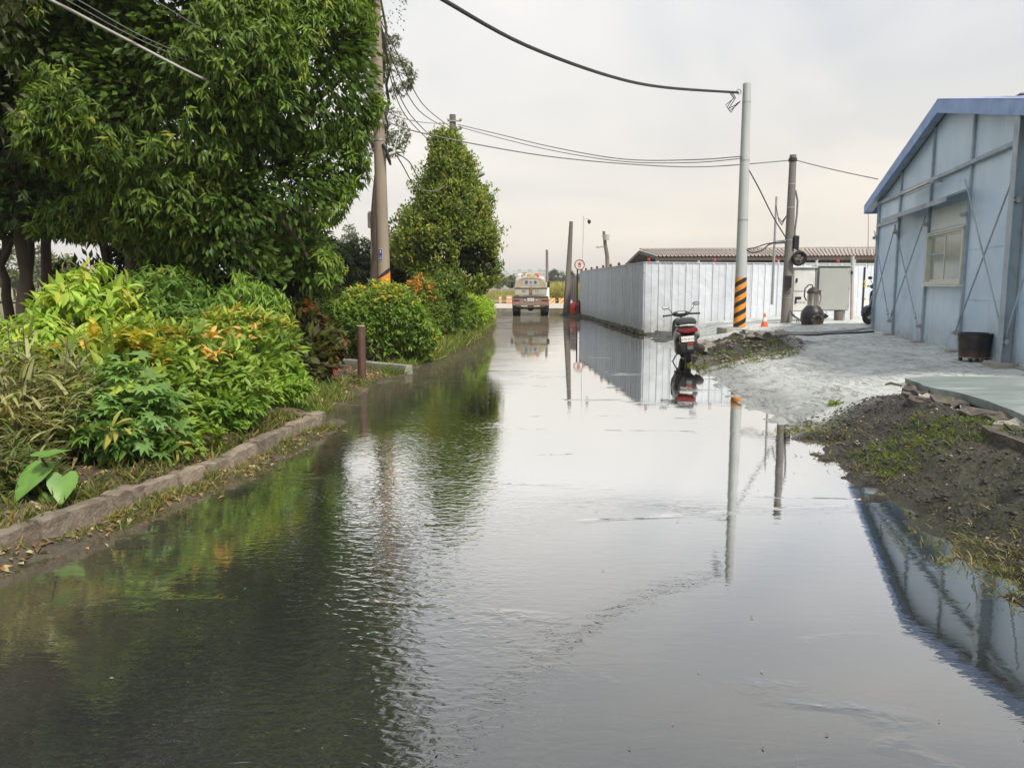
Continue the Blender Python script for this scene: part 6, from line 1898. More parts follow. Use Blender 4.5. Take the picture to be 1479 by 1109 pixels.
    # wheels: dual at the back
    for s in (-1, 1):
        for q in (.62, .83):
            mb = MB(); mb.lathe([(.2, -.09), (.36, -.1), (.41, -.07), (.41, .07), (.36, .1), (.2, .09)], (s * q, .75, .41), 'X', 26); w_ = mb.build('tyre', MAT['rubber'], root, **kw)
            mb = MB(); mb.lathe([(.05, -.07), (.2, -.07), (.2, .07), (.05, .07)], (s * q, .75, .41), 'X', 16); mb.build('rim', MAT['steel'], w_, **kw)
        mb = MB(); mb.lathe([(.2, -.09), (.36, -.1), (.41, -.07), (.41, .07), (.36, .1), (.2, .09)], (s * .75, 4.3, .41), 'X', 26); w_ = mb.build('tyre', MAT['rubber'], root, **kw)
        mb = MB(); mb.lathe([(.05, -.07), (.2, -.07), (.2, .07), (.05, .07)], (s * .75, 4.3, .41), 'X', 16); mb.build('rim', MAT['steel'], w_, **kw)
        mb = MB(); mb.box((s * .73, .17, .42), (.42, .015, .34)); mb.build('mud_flap', MAT['black'], root, **kw)
        mb = MB(); mb.rings([[Vector((s * .73 + dx_, .75 + cos(a) * .5, .41 + sin(a) * .5)) for dx_ in (-.22, .22)] for a in np.linspace(.15, pi - .15, 10)], False, closed=False); mb.build('fender', frame_m, root, **kw)
        mb = MB(); mb.tube([(s * .88, 4.6, 1.75), (s * 1.02, 4.65, 1.78)], .015, 6); mb.box((s * 1.04, 4.65, 1.62), (.16, .06, .32)); mb.build('mirror', MAT['black'], root, bevel=.01, **kw)
        mb = MB(); mb.box((s * .78, 2.2, .72), (.25, 1.1, .35)); mb.build('tool_box', frame_m, root, bevel=.02, **kw)
    cabm = M('cab paint', (.5, .46, .44), (.42, .38, .36), 3, .5, dirt=(.3, .24, .18), dirt_scale=3)
    mb = MB(); loft(mb, [(3.6, 0, 1.25, .82, .72, 6), (3.7, 0, 1.30, .87, .80, 6), (4.9, 0, 1.30, .87, .80, 6), (5.25, 0, 1.05, .85, .55, 6)], 24); cab = mb.build('cab', cabm, root, **kw)
    mb = MB(); mb.box((0, 3.595, 1.72), (1.2, .02, .36)); mb.build('rear_window', MAT['glass'], cab, bevel=.01, **kw)
    mb = MB(); mb.box((-.35, 4.2, 2.16), (.7, .5, .14)); mb.build('roof_box', MAT['white'], cab, bevel=.03, **kw)
    for s in (-1, 1):
        mb = MB(); mb.box((s * .872, 4.35, 1.65), (.01, .7, .42)); mb.build('side_window', MAT['glass'], cab, **kw)
    return root
water_truck()

# ------------------------------------------------------------------ scooters
def scooter(label, loc, rot, body_m, side_m, plate='676-KYS', group='parked scooters'):
    root = thing('scooter', label, 'scooter', loc, rot, group)
    kw = dict(local=True)
    seat_m = M('black vinyl seat', (.02, .02, .022), (.03, .03, .032), 9, .45)
    # wheels
    for name, y_, r in (('rear_wheel', 0.0, .225), ('front_wheel', 1.22, .225)):
        mb = MB(); mb.lathe([(.14, -.042), (.185, -.05), (.215, -.04), (r, -.012), (r, .012), (.215, .04), (.185, .05), (.14, .042)], (0, y_, r), 'X', 26); w_ = mb.build('tyre', MAT['rubber'], root, **kw)
        mb = MB(); mb.lathe([(.03, -.05), (.06, -.03), (.14, -.035), (.145, 0), (.14, .035), (.06, .03), (.03, .05)], (0, y_, r), 'X', 20); mb.build('rim', MAT['steel'], w_, **kw)
    # tail body
    mb = MB(); loft(mb, [(-.32, 0, .70, .09, .06, 2.4), (-.25, 0, .665, .165, .10, 2.4), (-.05, 0, .60, .205, .17, 2.6), (.2, 0, .55, .205, .2, 2.6), (.48, 0, .47, .15, .17, 3), (.56, 0, .42, .13, .1, 3)], 22); bd = mb.build('body', body_m, root, **kw)
    for s in (-1, 1):
        mb = MB(); loft(mb, [(-.27, s * .135, .625, .035, .05, 2.2), (-.05, s * .185, .575, .036, .09, 2.2), (.25, s * .19, .53, .03, .09, 2.2), (.45, s * .15, .5, .02, .05, 2.2)], 14); mb.build('side_panel', side_m, bd, **kw)
    # seat, pale grab rail, tail light
    mb = MB(); loft(mb, [(-.24, 0, .80, .12, .045, 2.6), (-.14, 0, .825, .17, .08, 2.8), (.08, 0, .84, .175, .085, 2.8), (.30, 0, .80, .14, .06, 2.8), (.50, 0, .77, .10, .05, 2.6), (.56, 0, .75, .05, .03, 2.4)], 22); mb.build('seat', seat_m, root, **kw)
    mb = MB(); mb.tube([(-.16, .1, .77), (-.155, -.1, .765), (-.11, -.24, .775), (0, -.29, .785), (.11, -.24, .775), (.155, -.1, .765), (.16, .1, .77)], .016, 8); mb.build('grab_rail', MAT['white'], root, **kw)
    mb = MB(); mb.rings([[Vector((x, -.335 + .42 * x * x * 3.0 - .02 * (1 - abs(z - .5)), .675 + (z - .5) * .085 * (1 - 1.4 * abs(x)) + .05 * abs(x))) for z in (0, .33, .66, 1)] for x in np.linspace(-.165, .165, 11)], False, closed=False)
    mb.build('tail_light', M('red lens', (.26, .014, .016), (.18, .01, .012), 9, .15), bd, **kw)
    # plate holder, plate, reflector, mudguard
    mb = MB(); mb.rings([[Vector((s_ * w_, y_ + dy_, z)) for s_, dy_ in ((-1, 0), (1, 0), (1, .02), (-1, .02))] for w_, y_, z in ((.15, -.26, .62), (.15, -.33, .50), (.14, -.35, .38), (.10, -.33, .25))], True); fd = mb.build('rear_fender', MAT['black'], root, **kw)
    mb = MB(); mb.box((-.01, -.352, .515), (.215, .006, .115), Matrix.Rotation(radians(-14), 3, 'X')); pl = mb.build('licence_plate', MAT['white'], fd, bevel=.003, **kw)
    text_part('lettering', plate, .058, (-.01, -.357, .507), M('plate digits', (.015, .02, .03), (.02, .025, .03), 5, .5), pl, rot=(pi / 2 - radians(14), 0, 0), depth=.001)
    mb = MB(); mb.box((.02, -.365, .415), (.10, .03, .035)); mb.build('reflector', MAT['red'], fd, bevel=.006, **kw)
    mb = MB(); mb.box((.02, -.36, .345), (.10, .018, .09)); mb.build('fender_tip', M('grey plastic', (.16, .17, .17), (.12, .125, .125), 6, .5), fd, bevel=.008, **kw)
    for s in (-1, 1):
        mb = MB(); mb.ball((s * .13, -.31, .44), (.035, .03, .025)); mb.build('indicator', MAT['orange'], root, **kw)
    # engine, exhaust
    mb = MB(); mb.box((-.05, .08, .33), (.30, .5, .26)); mb.build('engine_case', MAT['black_rough'], root, bevel=.03, **kw)
    mb = MB(); mb.lathe([(.03, -.29), (.07, -.27), (.085, -.2), (.085, .12), (.05, .2), (.03, .3)], (.19, .02, .30), 'Y', 18); ex = mb.build('exhaust', MAT['black'], root, **kw)
    mb = MB(); mb.lathe([(.07, -.282), (.088, -.272), (.088, -.24)], (.19, .02, .30), 'Y', 18); mb.build('exhaust_cap', MAT['black_rough'], ex, **kw)
    for s in (-1, 1):
        mb = MB(); mb.cyl((s * .12, -.06, .26), (s * .14, .12, .52), .025, n=8); mb.build('shock_absorber', MAT['steel'], root, **kw)
    # floorboard, front shield, fork
    mb = MB(); mb.box((0, .78, .30), (.3, .5, .07)); mb.build('floorboard', MAT['black'], root, bevel=.02, **kw)
    mb = MB(); loft(mb, [(.98, 0, .34, .14, .06, 3), (1.0, 0, .55, .19, .2, 3), (1.06, 0, .68, .17, .2, 3), (1.10, 0, .72, .12, .14, 3)], 20); mb.build('leg_shield', body_m, root, **kw)
    mb = MB(); mb.rings([[Vector((dx_, 1.22 + cos(a) * .26, .225 + sin(a) * .26)) for dx_ in (-.065, -.03, .03, .065)] for a in np.linspace(.3, 2.6, 10)], False, closed=False); mb.build('front_mudguard', body_m, root, **kw)
    mb = MB()
    for s in (-1, 1): mb.cyl((s * .07, 1.22, .225), (s * .06, 1.1, .72), .02, n=8)
    mb.cyl((0, 1.1, .7), (0, 1.02, .96), .025, n=8); mb.build('fork', MAT['steel'], root, **kw)
    # handlebar, instrument cover, grips, levers, mirrors
    mb = MB(); loft(mb, [(.93, 0, .955, .10, .03, 2.4), (.98, 0, .96, .15, .05, 2.4), (1.06, 0, .965, .16, .06, 2.4), (1.14, 0, .95, .12, .06, 2.4), (1.18, 0, .93, .06, .04, 2.4)], 20); hb = mb.build('handlebar_cover', MAT['black'], root, **kw)
    mb = MB(); mb.box((0, .945, .99), (.13, .06, .012), Matrix.Rotation(radians(28), 3, 'X')); mb.build('dashboard', M('pale dial', (.5, .55, .6), (.35, .4, .45), 20, .2), hb, bevel=.004, **kw)
    for s in (-1, 1):
        mb = MB(); mb.cyl((s * .13, 1.0, .955), (s * .32, .95, .945), .019, n=10); mb.lathe([(.024, -.01), (.024, .01)], (s * .325, .95, .945), 'X', 10); mb.build('grip', MAT['black'], hb, **kw)
        mb = MB(); mb.tube([(s * .15, 1.03, .96), (s * .24, 1.03, .955), (s * .31, 1.0, .945)], .008, 6); mb.build('lever', MAT['steel'], hb, **kw)
        mb = MB(); mb.tube([(s * .15, 1.0, .97), (s * .19, .99, 1.05), (s * .235, .985, 1.09)], .007, 6); mr = mb.build('mirror_stem', MAT['black'], root, **kw)
        mb = MB(); c = Vector((s * .275, .975, 1.115 + (.045 if s > 0 else 0)))
        Rm = Matrix.Rotation(radians(-32 if s < 0 else 8), 3, 'X')
        def tilt(ring): return [c + Rm @ (q - c) for q in ring]
        mb.rings([tilt(sup_ring(.953, c.x, c.z, .062, .038, 16, 2.4)), tilt(sup_ring(.965, c.x, c.z, .066, .042, 16, 2.4)), tilt(sup_ring(1.0, c.x, c.z, .04, .026, 16, 2.4))]); mb.build('mirror', MAT['black'], mr, **kw)
        mirror_glass = bpy.data.materials.get('mirror glass') or M('mirror glass', (.8, .82, .84), (.8, .82, .84), 3, .03, 1.0, rvar=.0)
        mb = MB(); mb.rings([tilt(sup_ring(.9525, c.x, c.z, .058, .034, 16, 2.4)), tilt(sup_ring(.9505, c.x, c.z, .057, .033, 16, 2.4))]); g_ = mb.build('mirror_glass', mirror_glass, mr, **kw)
    mb = MB(); mb.cyl((-.11, .42, .26), (-.24, .36, .03), .012, n=8); mb.cyl((-.24, .36, .02), (-.28, .36, .015), .016, n=8); mb.build('side_stand', MAT['black'], root, **kw)
    return root
sl = G(994, 524.5)
main_scooter = scooter('black scooter with a red tail light and white plate parked at the water edge', sl, (0, radians(-5), radians(-7.5)),
        M('black scooter paint', (.016, .016, .019), (.02, .02, .024), 4, .22), M('grey side panel', (.30, .29, .30), (.25, .24, .25), 4, .3))
main_scooter.scale = (1.16, 1.0, 1.0)
s2 = D(1262, 470, 19.6); s2.z = hb1(s2.x, s2.y)
scooter('dark blue and red scooter mostly hidden behind the corner of the blue building', (s2.x + .9, s2.y + .5, s2.z), (0, radians(-3), radians(118)),
        M('dark blue scooter paint', (.02, .028, .06), (.03, .035, .07), 4, .25), M('red side panel', (.35, .03, .04), (.28, .025, .03), 4, .3), '521-LQR')

# ------------------------------------------------------------------ blue building at the right
WANG = radians(13.2)
WE, WN = Vector((sin(WANG), cos(WANG), 0)), Vector((cos(WANG), -sin(WANG), 0))
RIDGE = D(1357, 147, 13.5)
WO = Vector((RIDGE.x, RIDGE.y, 0)) + WN * .16
def WP(px, py, t=0.0):
    """pixel on the gable wall (t metres inward of it): (s along the wall, z)"""
    d = ray(px, py); o = WO + WN * t
    k = (o - EYE).dot(WN) / d.dot(WN)
    p = EYE + d * k
    return (p - o).dot(WE), p.z
def building():
    root = thing('blue_building', 'light blue prefabricated gable building with crossed brace rods at the right', 'building', (WO.x, WO.y, 0), (0, 0, -WANG))
    kw = dict(local=True)
    # local frame: x inward, y along the gable wall away from the camera, z up
    s_far = WP(1263, 440)[0]
    cols = [s_far - .05, WP(1292, 450)[0], WP(1335, 450)[0], WP(1391, 440)[0], WP(1467, 440)[0]]
    zr = RIDGE.z; se, ze = WP(1250, 300, -.16)
    slope = (zr - ze) / se
    ZB = .5
    s_near = -s_far - .0
    TH = .15                          # fascia depth
    def roof_z(s): return zr - TH - slope * abs(s)
    zp = (WP(1300, 266)[1] + WP(1440, 204)[1]) / 2          # rail under the gable triangle
    zp = min(zp, roof_z(s_far) - .02)
    za = WP(1335, 307)[1]
    lines = sorted(cols + [0.0 * 1 - 0.0 if False else WP(1357, 200)[0] * 0 + cols[2] + .0][:0] + [s_near])
    edges = sorted([s_near] + cols)
    w0, wz0 = WP(1345, 408); w1, wz1 = WP(1394, 334)
    ws0, ws1 = cols[3] + .06, cols[2] - .10
    wb = WP(1368, 409)[1]; wtp = WP(1368, 334)[1]
    def panel(s0, s1, z0, z1a, z1b, name='wall_panel'):
        mb = MB(); mb.prism([Vector((0, s0, z0)), Vector((0, s1, z0)), Vector((0, s1, z1b)), Vector((0, s0, z1a))], (.06, 0, 0)); return mb.build(name, MAT['wall_blue'], root, smooth=False, **kw)
    for i in range(len(edges) - 1):
        a, b = edges[i] + .003, edges[i + 1] - .003
        if abs(edges[i] - cols[3]) < .01:    # the window bay
            panel(a, b, ZB, wb - .02, wb - .02); panel(a, b, wtp + .02, zp, zp)
            panel(a, ws0 - .02, wb - .017, wtp + .017, wtp + .017); panel(ws1 + .02, b, wb - .017, wtp + .017, wtp + .017)
        else:
            panel(a, b, ZB, zp, zp)
        pts = [a, b] if a * b > 0 else [a, 0, b]
        for s0, s1 in zip(pts[:-1], pts[1:]):
            if min(roof_z(s0), roof_z(s1)) > zp + .01:
                panel(s0, s1, zp + .004, roof_z(s0), roof_z(s1), 'gable_panel')
    # posts
    for i, s in enumerate(cols):
        big = i == 4
        w = .17 if big else .1
        mb = MB()
        if big:
            mb.box((-.075, s, (ZB + roof_z(s)) / 2), (.15, .012, roof_z(s) - ZB)); mb.box((-.15, s, (ZB + roof_z(s)) / 2), (.012, w, roof_z(s) - ZB)); mb.box((-.006, s, (ZB + roof_z(s)) / 2), (.012, w, roof_z(s) - ZB))
        else:
            mb.box((-.02, s, (ZB + roof_z(s)) / 2), (.04, w * .7, roof_z(s) - ZB))
        cpost = mb.build('post', MAT['post_blue'], root, bevel=.004, smooth=False, **kw)
        mb = MB(); mb.box((-.08, s, ZB - .06), (.36 if big else .22, .5 if big else .24, .22)); mb.build('footing', MAT['concrete'], root, bevel=.015, **kw)
        for zq in (ZB + .32, za - .25):
            mb = MB(); mb.box((-.09, s, zq), (.05, .14, .07)); mb.cyl((-.12, s - .05, zq), (-.12, s + .05, zq), .018, n=8); mb.build('brace_bracket', MAT['steel'], cpost, **kw)
    # rails
    mb = MB(); mb.box((-.035, (s_far + s_near) / 2, zp), (.07, s_far - s_near, .065)); mb.build('gable_rail', MAT['post_blue'], root, bevel=.004, **kw)
    for zz in (1.35, 2.1):
        mb = MB(); mb.box((-.004, (s_far + s_near) / 2, zz), (.006, s_far - s_near, .012)); mb.build('panel_seam', MAT['wall_blue'], root, **kw)
    # crossed rods
    for i, j in ((1, 0), (2, 1), (4, 3)):
        s0, s1 = cols[i], cols[j]
        top = za - .1 if i < 4 else zp - .25
        for a, b in ((s0, s1), (s1, s0)):
            mb = MB(); mb.cyl((-.10 if a == s0 else -.085, a, ZB + .32), (-.10 if a == s0 else -.085, b, top), .012, n=6)
            rd = mb.build('brace_rod', MAT['post_blue'], root, **kw)
            mb = MB(); q = Vector((-.1 if a == s0 else -.085, a, ZB + .32)).lerp(Vector((-.1, b, top)), .07); q2 = Vector((-.1 if a == s0 else -.085, a, ZB + .32)).lerp(Vector((-.1, b, top)), .12)
            mb.cyl(q, q2, .024, n=8); mb.build('turnbuckle', MAT['steel'], rd, **kw)
    # right bay rods off the near post
    mb = MB(); mb.cyl((-.1, cols[4], ZB + .32), (-.1, s_near, zp - .3), .012, n=6); mb.build('brace_rod', MAT['post_blue'], root, **kw)
    # canopy strip
    c0, c1 = cols[3] - .02, cols[1] - .05
    mb = MB(); mb.box((-.03, (s_far + c1) / 2, za + .02), (.06, s_far - c1, .07)); mb.build('wall_rail', MAT['post_blue'], root, **kw)
    mb = MB(); mb.prism([Vector((0, c0, za + .16)), Vector((-.36, c0, za + .03)), Vector((-.36, c0, za - .05)), Vector((-.345, c0, za - .05)), Vector((-.345, c0, za + .01)), Vector((0, c0, za + .12))], (0, c1 - c0, 0)); mb.build('canopy', MAT['post_blue'], root, smooth=False, **kw)
    # window: frame, vent panel, two sashes, glass, blind
    fw = .045
    mb = MB()
    for s in (ws0, ws1): mb.box((-.01, s, (wb + wtp) / 2), (.11, fw, wtp - wb))
    for zz in (wb, wtp, wb + (wtp - wb) * .98): mb.box((-.01, (ws0 + ws1) / 2, zz), (.11, ws1 - ws0 + fw, fw))
    win = mb.build('window', MAT['alu'], root, bevel=.004, smooth=False, **kw)
    mb = MB(); mb.box((-.05, (ws0 + ws1) / 2, wb - .04), (.14, ws1 - ws0 + .16, .03)); mb.build('sill', MAT['alu'], win, **kw)
    zt_ = wb + (wtp - wb) * .99
    mid = (ws0 + ws1) / 2
    for k, (a, b) in enumerate(((ws0 + .03, mid + .02), (mid - .02, ws1 - .03))):
        xo = -.02 + .028 * k
        mb = MB()
        for s in (a + .02, b - .02): mb.box((xo, s, (wb + zt_) / 2), (.024, .04, zt_ - wb - .05))
        for zz in (wb + .045, zt_ - .045): mb.box((xo, (a + b) / 2, zz), (.0236, b - a - .082, .045))
        mb.build('sash', MAT['alu'], win, smooth=False, **kw)
        mb = MB(); mb.box((xo, (a + b) / 2, (wb + zt_) / 2), (.006, b - a - .08, zt_ - wb - .13)); mb.build('glass', MAT['glass'], win, smooth=False, **kw)
    # pale board between the window and the canopy
    mb = MB(); mb.box((-.006, mid, (wtp + .04 + za) / 2), (.012, ws1 - ws0, za - wtp - .08)); mb.build('vent_board', M('pale vent board', (.8, .86, .85), (.72, .78, .77), 3, .5), win, smooth=False, **kw)
    # tube lamp above the canopy
    l0, zl0 = WP(1308, 279, -.2); l1, zl1 = WP(1344, 266, -.2)
    zl = (zl0 + zl1) / 2
    mb = MB(); mb.box((-.2, (l0 + l1) / 2, zl + .02), (.09, l0 - l1, .03)); tl = mb.build('tube_lamp', MAT['white'], root, bevel=.006, **kw)
    mb = MB(); mb.cyl((-.2, l1 + .03, zl - .02), (-.2, l0 - .03, zl - .02), .02, n=10); mb.build('tube', MAT['white'], tl, **kw)
    mb = MB(); mb.box((-.1, l1 + .1, zl + .04), (.2, .03, .03)); mb.build('bracket', MAT['steel'], tl, **kw)
    # eave camera or lamp under the far corner
    mb = MB(); mb.box((-.15, s_far + .3, ze + .04), (.08, .16, .08)); mb.cyl((-.15, s_far + .18, ze + .05), (-.15, s_far + .1, ze + .04), .03, n=8); mb.build('eave_lamp', MAT['white'], root, bevel=.01, **kw)
    # roof: two ribbed slopes, verge fascia, eaves
    depth = 11.0
    def slope_sheet(sgn):
        mb = MB(); n = 44; rows = [[], []]
        for i in range(n + 1):
            for sub, h in ((0, 0.), (.6, 0.), (.7, .035), (.88, .035)):
                x = -.15 + depth * min(1, (i + sub) / n)
                rows[0].append(Vector((x, 0, zr + h + .004))); rows[1].append(Vector((x, sgn * se, zr - slope * se + h + .004)))
        m = len(rows[0]); fs = []
        lo = [[p - Vector((0, 0, .03)) for p in r] for r in rows]
        for i in range(m - 1):
            fs += [(i, i + 1, m + i + 1, m + i), (2 * m + i, 3 * m + i, 3 * m + i + 1, 2 * m + i + 1), (m + i, m + i + 1, 3 * m + i + 1, 3 * m + i)]
        mb.add(rows[0] + rows[1] + lo[0] + lo[1], fs)
        return mb.build('roof_sheet', MAT['roof_sheet'], root, smooth=False, **kw)
    for sgn in (1, -1):
        slope_sheet(sgn)
        mb = MB(); s1 = sgn * se
        z0_, z1_ = zr + .0, zr - slope * se + .0
        mb.prism([Vector((-.19, 0, z0_ + .03)), Vector((-.19, s1, z1_ + .03)), Vector((-.19, s1, z1_ - TH)), Vector((-.19, 0, z0_ - TH - .03))], (.028, 0, 0)); mb.build('verge_fascia', MAT['fascia'], root, smooth=False, **kw)
        mb = MB(); mb.prism([Vector((-.19, 0, z0_ + .034)), Vector((-.19, s1, z1_ + .034)), Vector((-.19, s1, z1_ + .05)), Vector((-.19, 0, z0_ + .05))], (.2, 0, 0)); mb.build('verge_cap', MAT['fascia'], root, smooth=False, **kw)
        mb = MB(); mb.prism([Vector((-.158, sgn * .02, z0_ - TH + .02)), Vector((-.158, s1, z1_ - TH + .02)), Vector((-.158, s1, z1_ - TH + .05)), Vector((-.158, sgn * .02, z0_ - TH + .05))], (.15, 0, 0)); mb.build('verge_soffit', MAT['post_blue'], root, smooth=False, **kw)
        mb = MB(); mb.box((depth / 2 - .15, s1, z1_ - .07), (depth, .05, .16)); mb.build('eave_fascia', MAT['fascia'], root, smooth=False, **kw)
        mb = MB(); mb.box((depth / 2 - .1, sgn * (s_far - .05), (ZB + ze) / 2), (depth - .5, .08, ze - ZB)); mb.build('side_wall', MAT['wall_blue'], root, smooth=False, **kw)
    mb = MB(); mb.box((depth / 2 + .4, 0, zr + .035), (depth - 1.2, .3, .02)); mb.build('ridge_cap', M('dull purple ridge', (.20, .17, .21), (.16, .13, .16), 3, .6), root, **kw)
    mb = MB(); mb.box((depth - .4, 0, (ZB + ze) / 2), (.08, 2 * s_far - .2, ze - ZB)); mb.build('back_wall', MAT['wall_blue'], root, smooth=False, **kw)
    mb = MB(); mb.box((.05, (s_far + s_near) / 2, ZB - .05), (.2, s_far - s_near, .14)); mb.build('plinth', MAT['concrete'], root, bevel=.01, **kw)
    # far corner trim
    mb = MB(); mb.box((.0, s_far + .03, (ZB + ze) / 2), (.09, .05, ze - ZB)); mb.build('corner_trim', MAT['post_blue'], root, **kw)
    return cols
building()

# thin wire hanging down past the far eave
cable('hanging_wire', 'thin wire hanging straight down beside the far blue eave', [D(1254, 302, 19.2), D(1254, 340, 19.2), D(1253, 388, 19.2)], .007, 'cable_grey')

# black drum on castors
def drum():
    p = g_at(1406, 522, right_height)
    s = p.y / FOC
    r, h = 21.5 * s, 41 * s
    root = thing('burn_drum', 'black scorched steel drum on small castors in front of the blue wall', 'drum', p)
    p = Vector(p)
    m, nt, N, L, out = new_mat('scorched drum')
    t = N('ShaderNodeTexCoord'); sx = N('ShaderNodeSeparateXYZ'); L(t.outputs['Object'], sx.inputs[0])
    n1 = noise_node(nt, t.outputs['Object'], 5, 6, .65)
    col = mixc(nt, maprange(nt, n1.outputs['Fac'], .4, .7), (.022, .02, .024), (.05, .04, .042))
    lo = mathn(nt, 'ADD', maprange(nt, sx.outputs['Z'], .06, .17, .9, 0), mathn(nt, 'SUBTRACT', n1.outputs['Fac'], .5), True)
    col = mixc(nt, lo, col, (.13, .075, .04))
    b = N('ShaderNodeBsdfPrincipled'); L(col, b.inputs['Base Color']); b.inputs['Roughness'].default_value = .5; b.inputs['Metallic'].default_value = .25; L(b.outputs[0], out.inputs[0])
    z0 = .07
    mb = MB()
    prof = [(r * .9, z0), (r * .93, z0 + .02)]
    for k in range(12):
        t_ = k / 11; prof.append((r * lerp(.92, 1.0, t_) + (.008 if k in (8, 10) else 0), z0 + .03 + (h - z0 - .05) * t_))
    prof += [(r * 1.02, h - .01), (r * 1.02, h), (r * .98, h), (r * .9, z0 + .05), (.01, z0 + .05)]
    mb.lathe(prof, p, n=36, caps=True); bd = mb.build('drum_body', m, root)
    mb = MB(); mb.torus(p + Vector((0, 0, h - .005)), r * 1.01, .012, 'Z', 36, 6); mb.build('rim', MAT['black'], bd)
    mb = MB(); mb.box(p + Vector((0, 0, .065)), (r * 1.35, r * 1.35, .02)); mb.build('trolley', MAT['steel'], root)
    for a in (pi / 4, 3 * pi / 4, 5 * pi / 4, 7 * pi / 4):
        q = p + Vector((cos(a) * r * .8, sin(a) * r * .8, .033))
        mb = MB(); mb.lathe([(.012, -.015), (.033, -.013), (.033, .013), (.012, .015)], q, 'X', 14); mb.build('castor', MAT['black'], root)
drum()

# ------------------------------------------------------------------ beyond the crossing
def far_ground(x, y):
    return .15 + .9 * smooth01(110, 260, y) + .12 * nA(x * .2, y * .2)
field_m = soil_material('rank grass field', (.20, .22, .09), (.32, .31, .15), (.11, .15, .05), .3)
ys = np.linspace(70.5, 420, 60); xs = np.repeat(np.linspace(-220, 220, 60)[None], 60, 0)
grid_object('field', xs, ys, far_ground, field_m)
# tall grass right of the truck and along the field edge
pts = []
for k in range(2600):
    px = rng.uniform(793, 832); Y = rng.uniform(72, 96)
    p = D(px, 430, Y); pts.append((p.x, Y, .1))
blades('tall_grass', pts, 5, 1.5, .045, (.22, .26, .09), (.46, .45, .2), (.17, .23, .07), .25, lean=.42)
pts = []
for k in range(1800):
    px = rng.uniform(640, 765); Y = rng.uniform(76, 120)
    p = D(px, 430, Y); pts.append((p.x, Y, .1))
blades('field_grass', pts, 4, .8, .06, (.18, .21, .08), (.38, .38, .17), (.14, .2, .06), .3, lean=.4)

# barriers at the crossing
def barrier(label, px0, px1, py0, py1, Y):
    a, b = D(px0, py1, Y), D(px1, py0, Y); a.z = .0
    root = thing('road_barrier', label, 'barrier', ((a.x + b.x) / 2, Y, 0), group='water filled barriers at the crossing')
    w = b.x - a.x; h = b.z; cx = (a.x + b.x) / 2
    mb = MB(); mb.prism([Vector((a.x, Y - .25, 0)), Vector((a.x, Y - .25, .12)), Vector((a.x, Y - .09, .3)), Vector((a.x, Y - .08, h)), Vector((a.x, Y + .08, h)), Vector((a.x, Y + .09, .3)), Vector((a.x, Y + .25, .12)), Vector((a.x, Y + .25, 0))], (w, 0, 0)); mb.build('shell', bpy.data.materials.get('far barrier orange') or M('far barrier orange', (.58, .27, .15), (.5, .22, .11), 5, .6), root, bevel=.03)  # orange toned down in colour for these far-off barriers
    mb = MB(); mb.box((cx, Y - .1, h * .72), (w * .8, .02, h * .16)); mb.build('pale_strip', MAT['white'], root)
barrier('orange plastic barrier left of the truck, leftmost of the two', 720.5, 724.5, 427.5, 438, 69)
barrier('wide orange plastic barrier just left of the water truck', 731, 739.5, 427, 438, 69)
hz = hazard_material('striped board', 1.6, (.72, .40, .10), (.7, .62, .45), 6)
def stripe_mat():
    m, nt, N, L, out = new_mat('orange and cream diagonal stripes')
    t = N('ShaderNodeTexCoord'); s = N('ShaderNodeSeparateXYZ'); L(t.outputs['Object'], s.inputs[0])
    k = mathn(nt, 'FRACT', mathn(nt, 'MULTIPLY', mathn(nt, 'SUBTRACT', s.outputs['Z'], s.outputs['X']), 2.6))
    col = mixc(nt, mathn(nt, 'LESS_THAN', k, .5), (.62, .52, .33), (.62, .24, .07))
    b = N('ShaderNodeBsdfPrincipled'); L(col, b.inputs['Base Color']); L(b.outputs[0], out.inputs[0]); return m
smat = stripe_mat()
for label, px in (('striped orange and cream warning board nearest the truck at the crossing', 797.5), ('striped orange and cream warning board next to the leaning pole at the crossing', 811.5)):
    a, b = D(px - 4.5, 442, 69), D(px + 4.5, 430.5, 69)
    root = thing('warning_board', label, 'warning board', ((a.x + b.x) / 2, 69, 0), group='striped boards at the crossing')
    mb = MB(); mb.box(((a.x + b.x) / 2, 69, (a.z + b.z) / 2 + .03), (b.x - a.x, .04, b.z - a.z - .06)); mb.build('board', smat, root, smooth=False)
    for q in (a.x + .08, b.x - .08):
        mb = MB(); mb.box((q, 69.06, b.z / 2), (.05, .05, b.z)); mb.build('leg', MAT['steel'], root)
# pale low wall and pinkish hoarding beyond the crossing
root = thing('low_hoarding', 'low pinkish grey hoarding beyond the crossing left of the truck', 'hoarding', (D(720, 425, 150).x, 150, 0))
for k in range(10):
    a, b = D(694 + k * 6, 427, 150), D(700 + k * 6 - .3, 416.5 + 1.2 * sin(k * 2.1), 150)
    mb = MB(); mb.box(((a.x + b.x) / 2, 150 + .1 * (k % 2), b.z / 2), (b.x - a.x, .1, b.z)); mb.build('panel', M('pinkish hoarding', (.33, .28, .29), (.25, .25, .27), .3, .7) if k == 0 else bpy.data.materials['pinkish hoarding'], root, smooth=False)

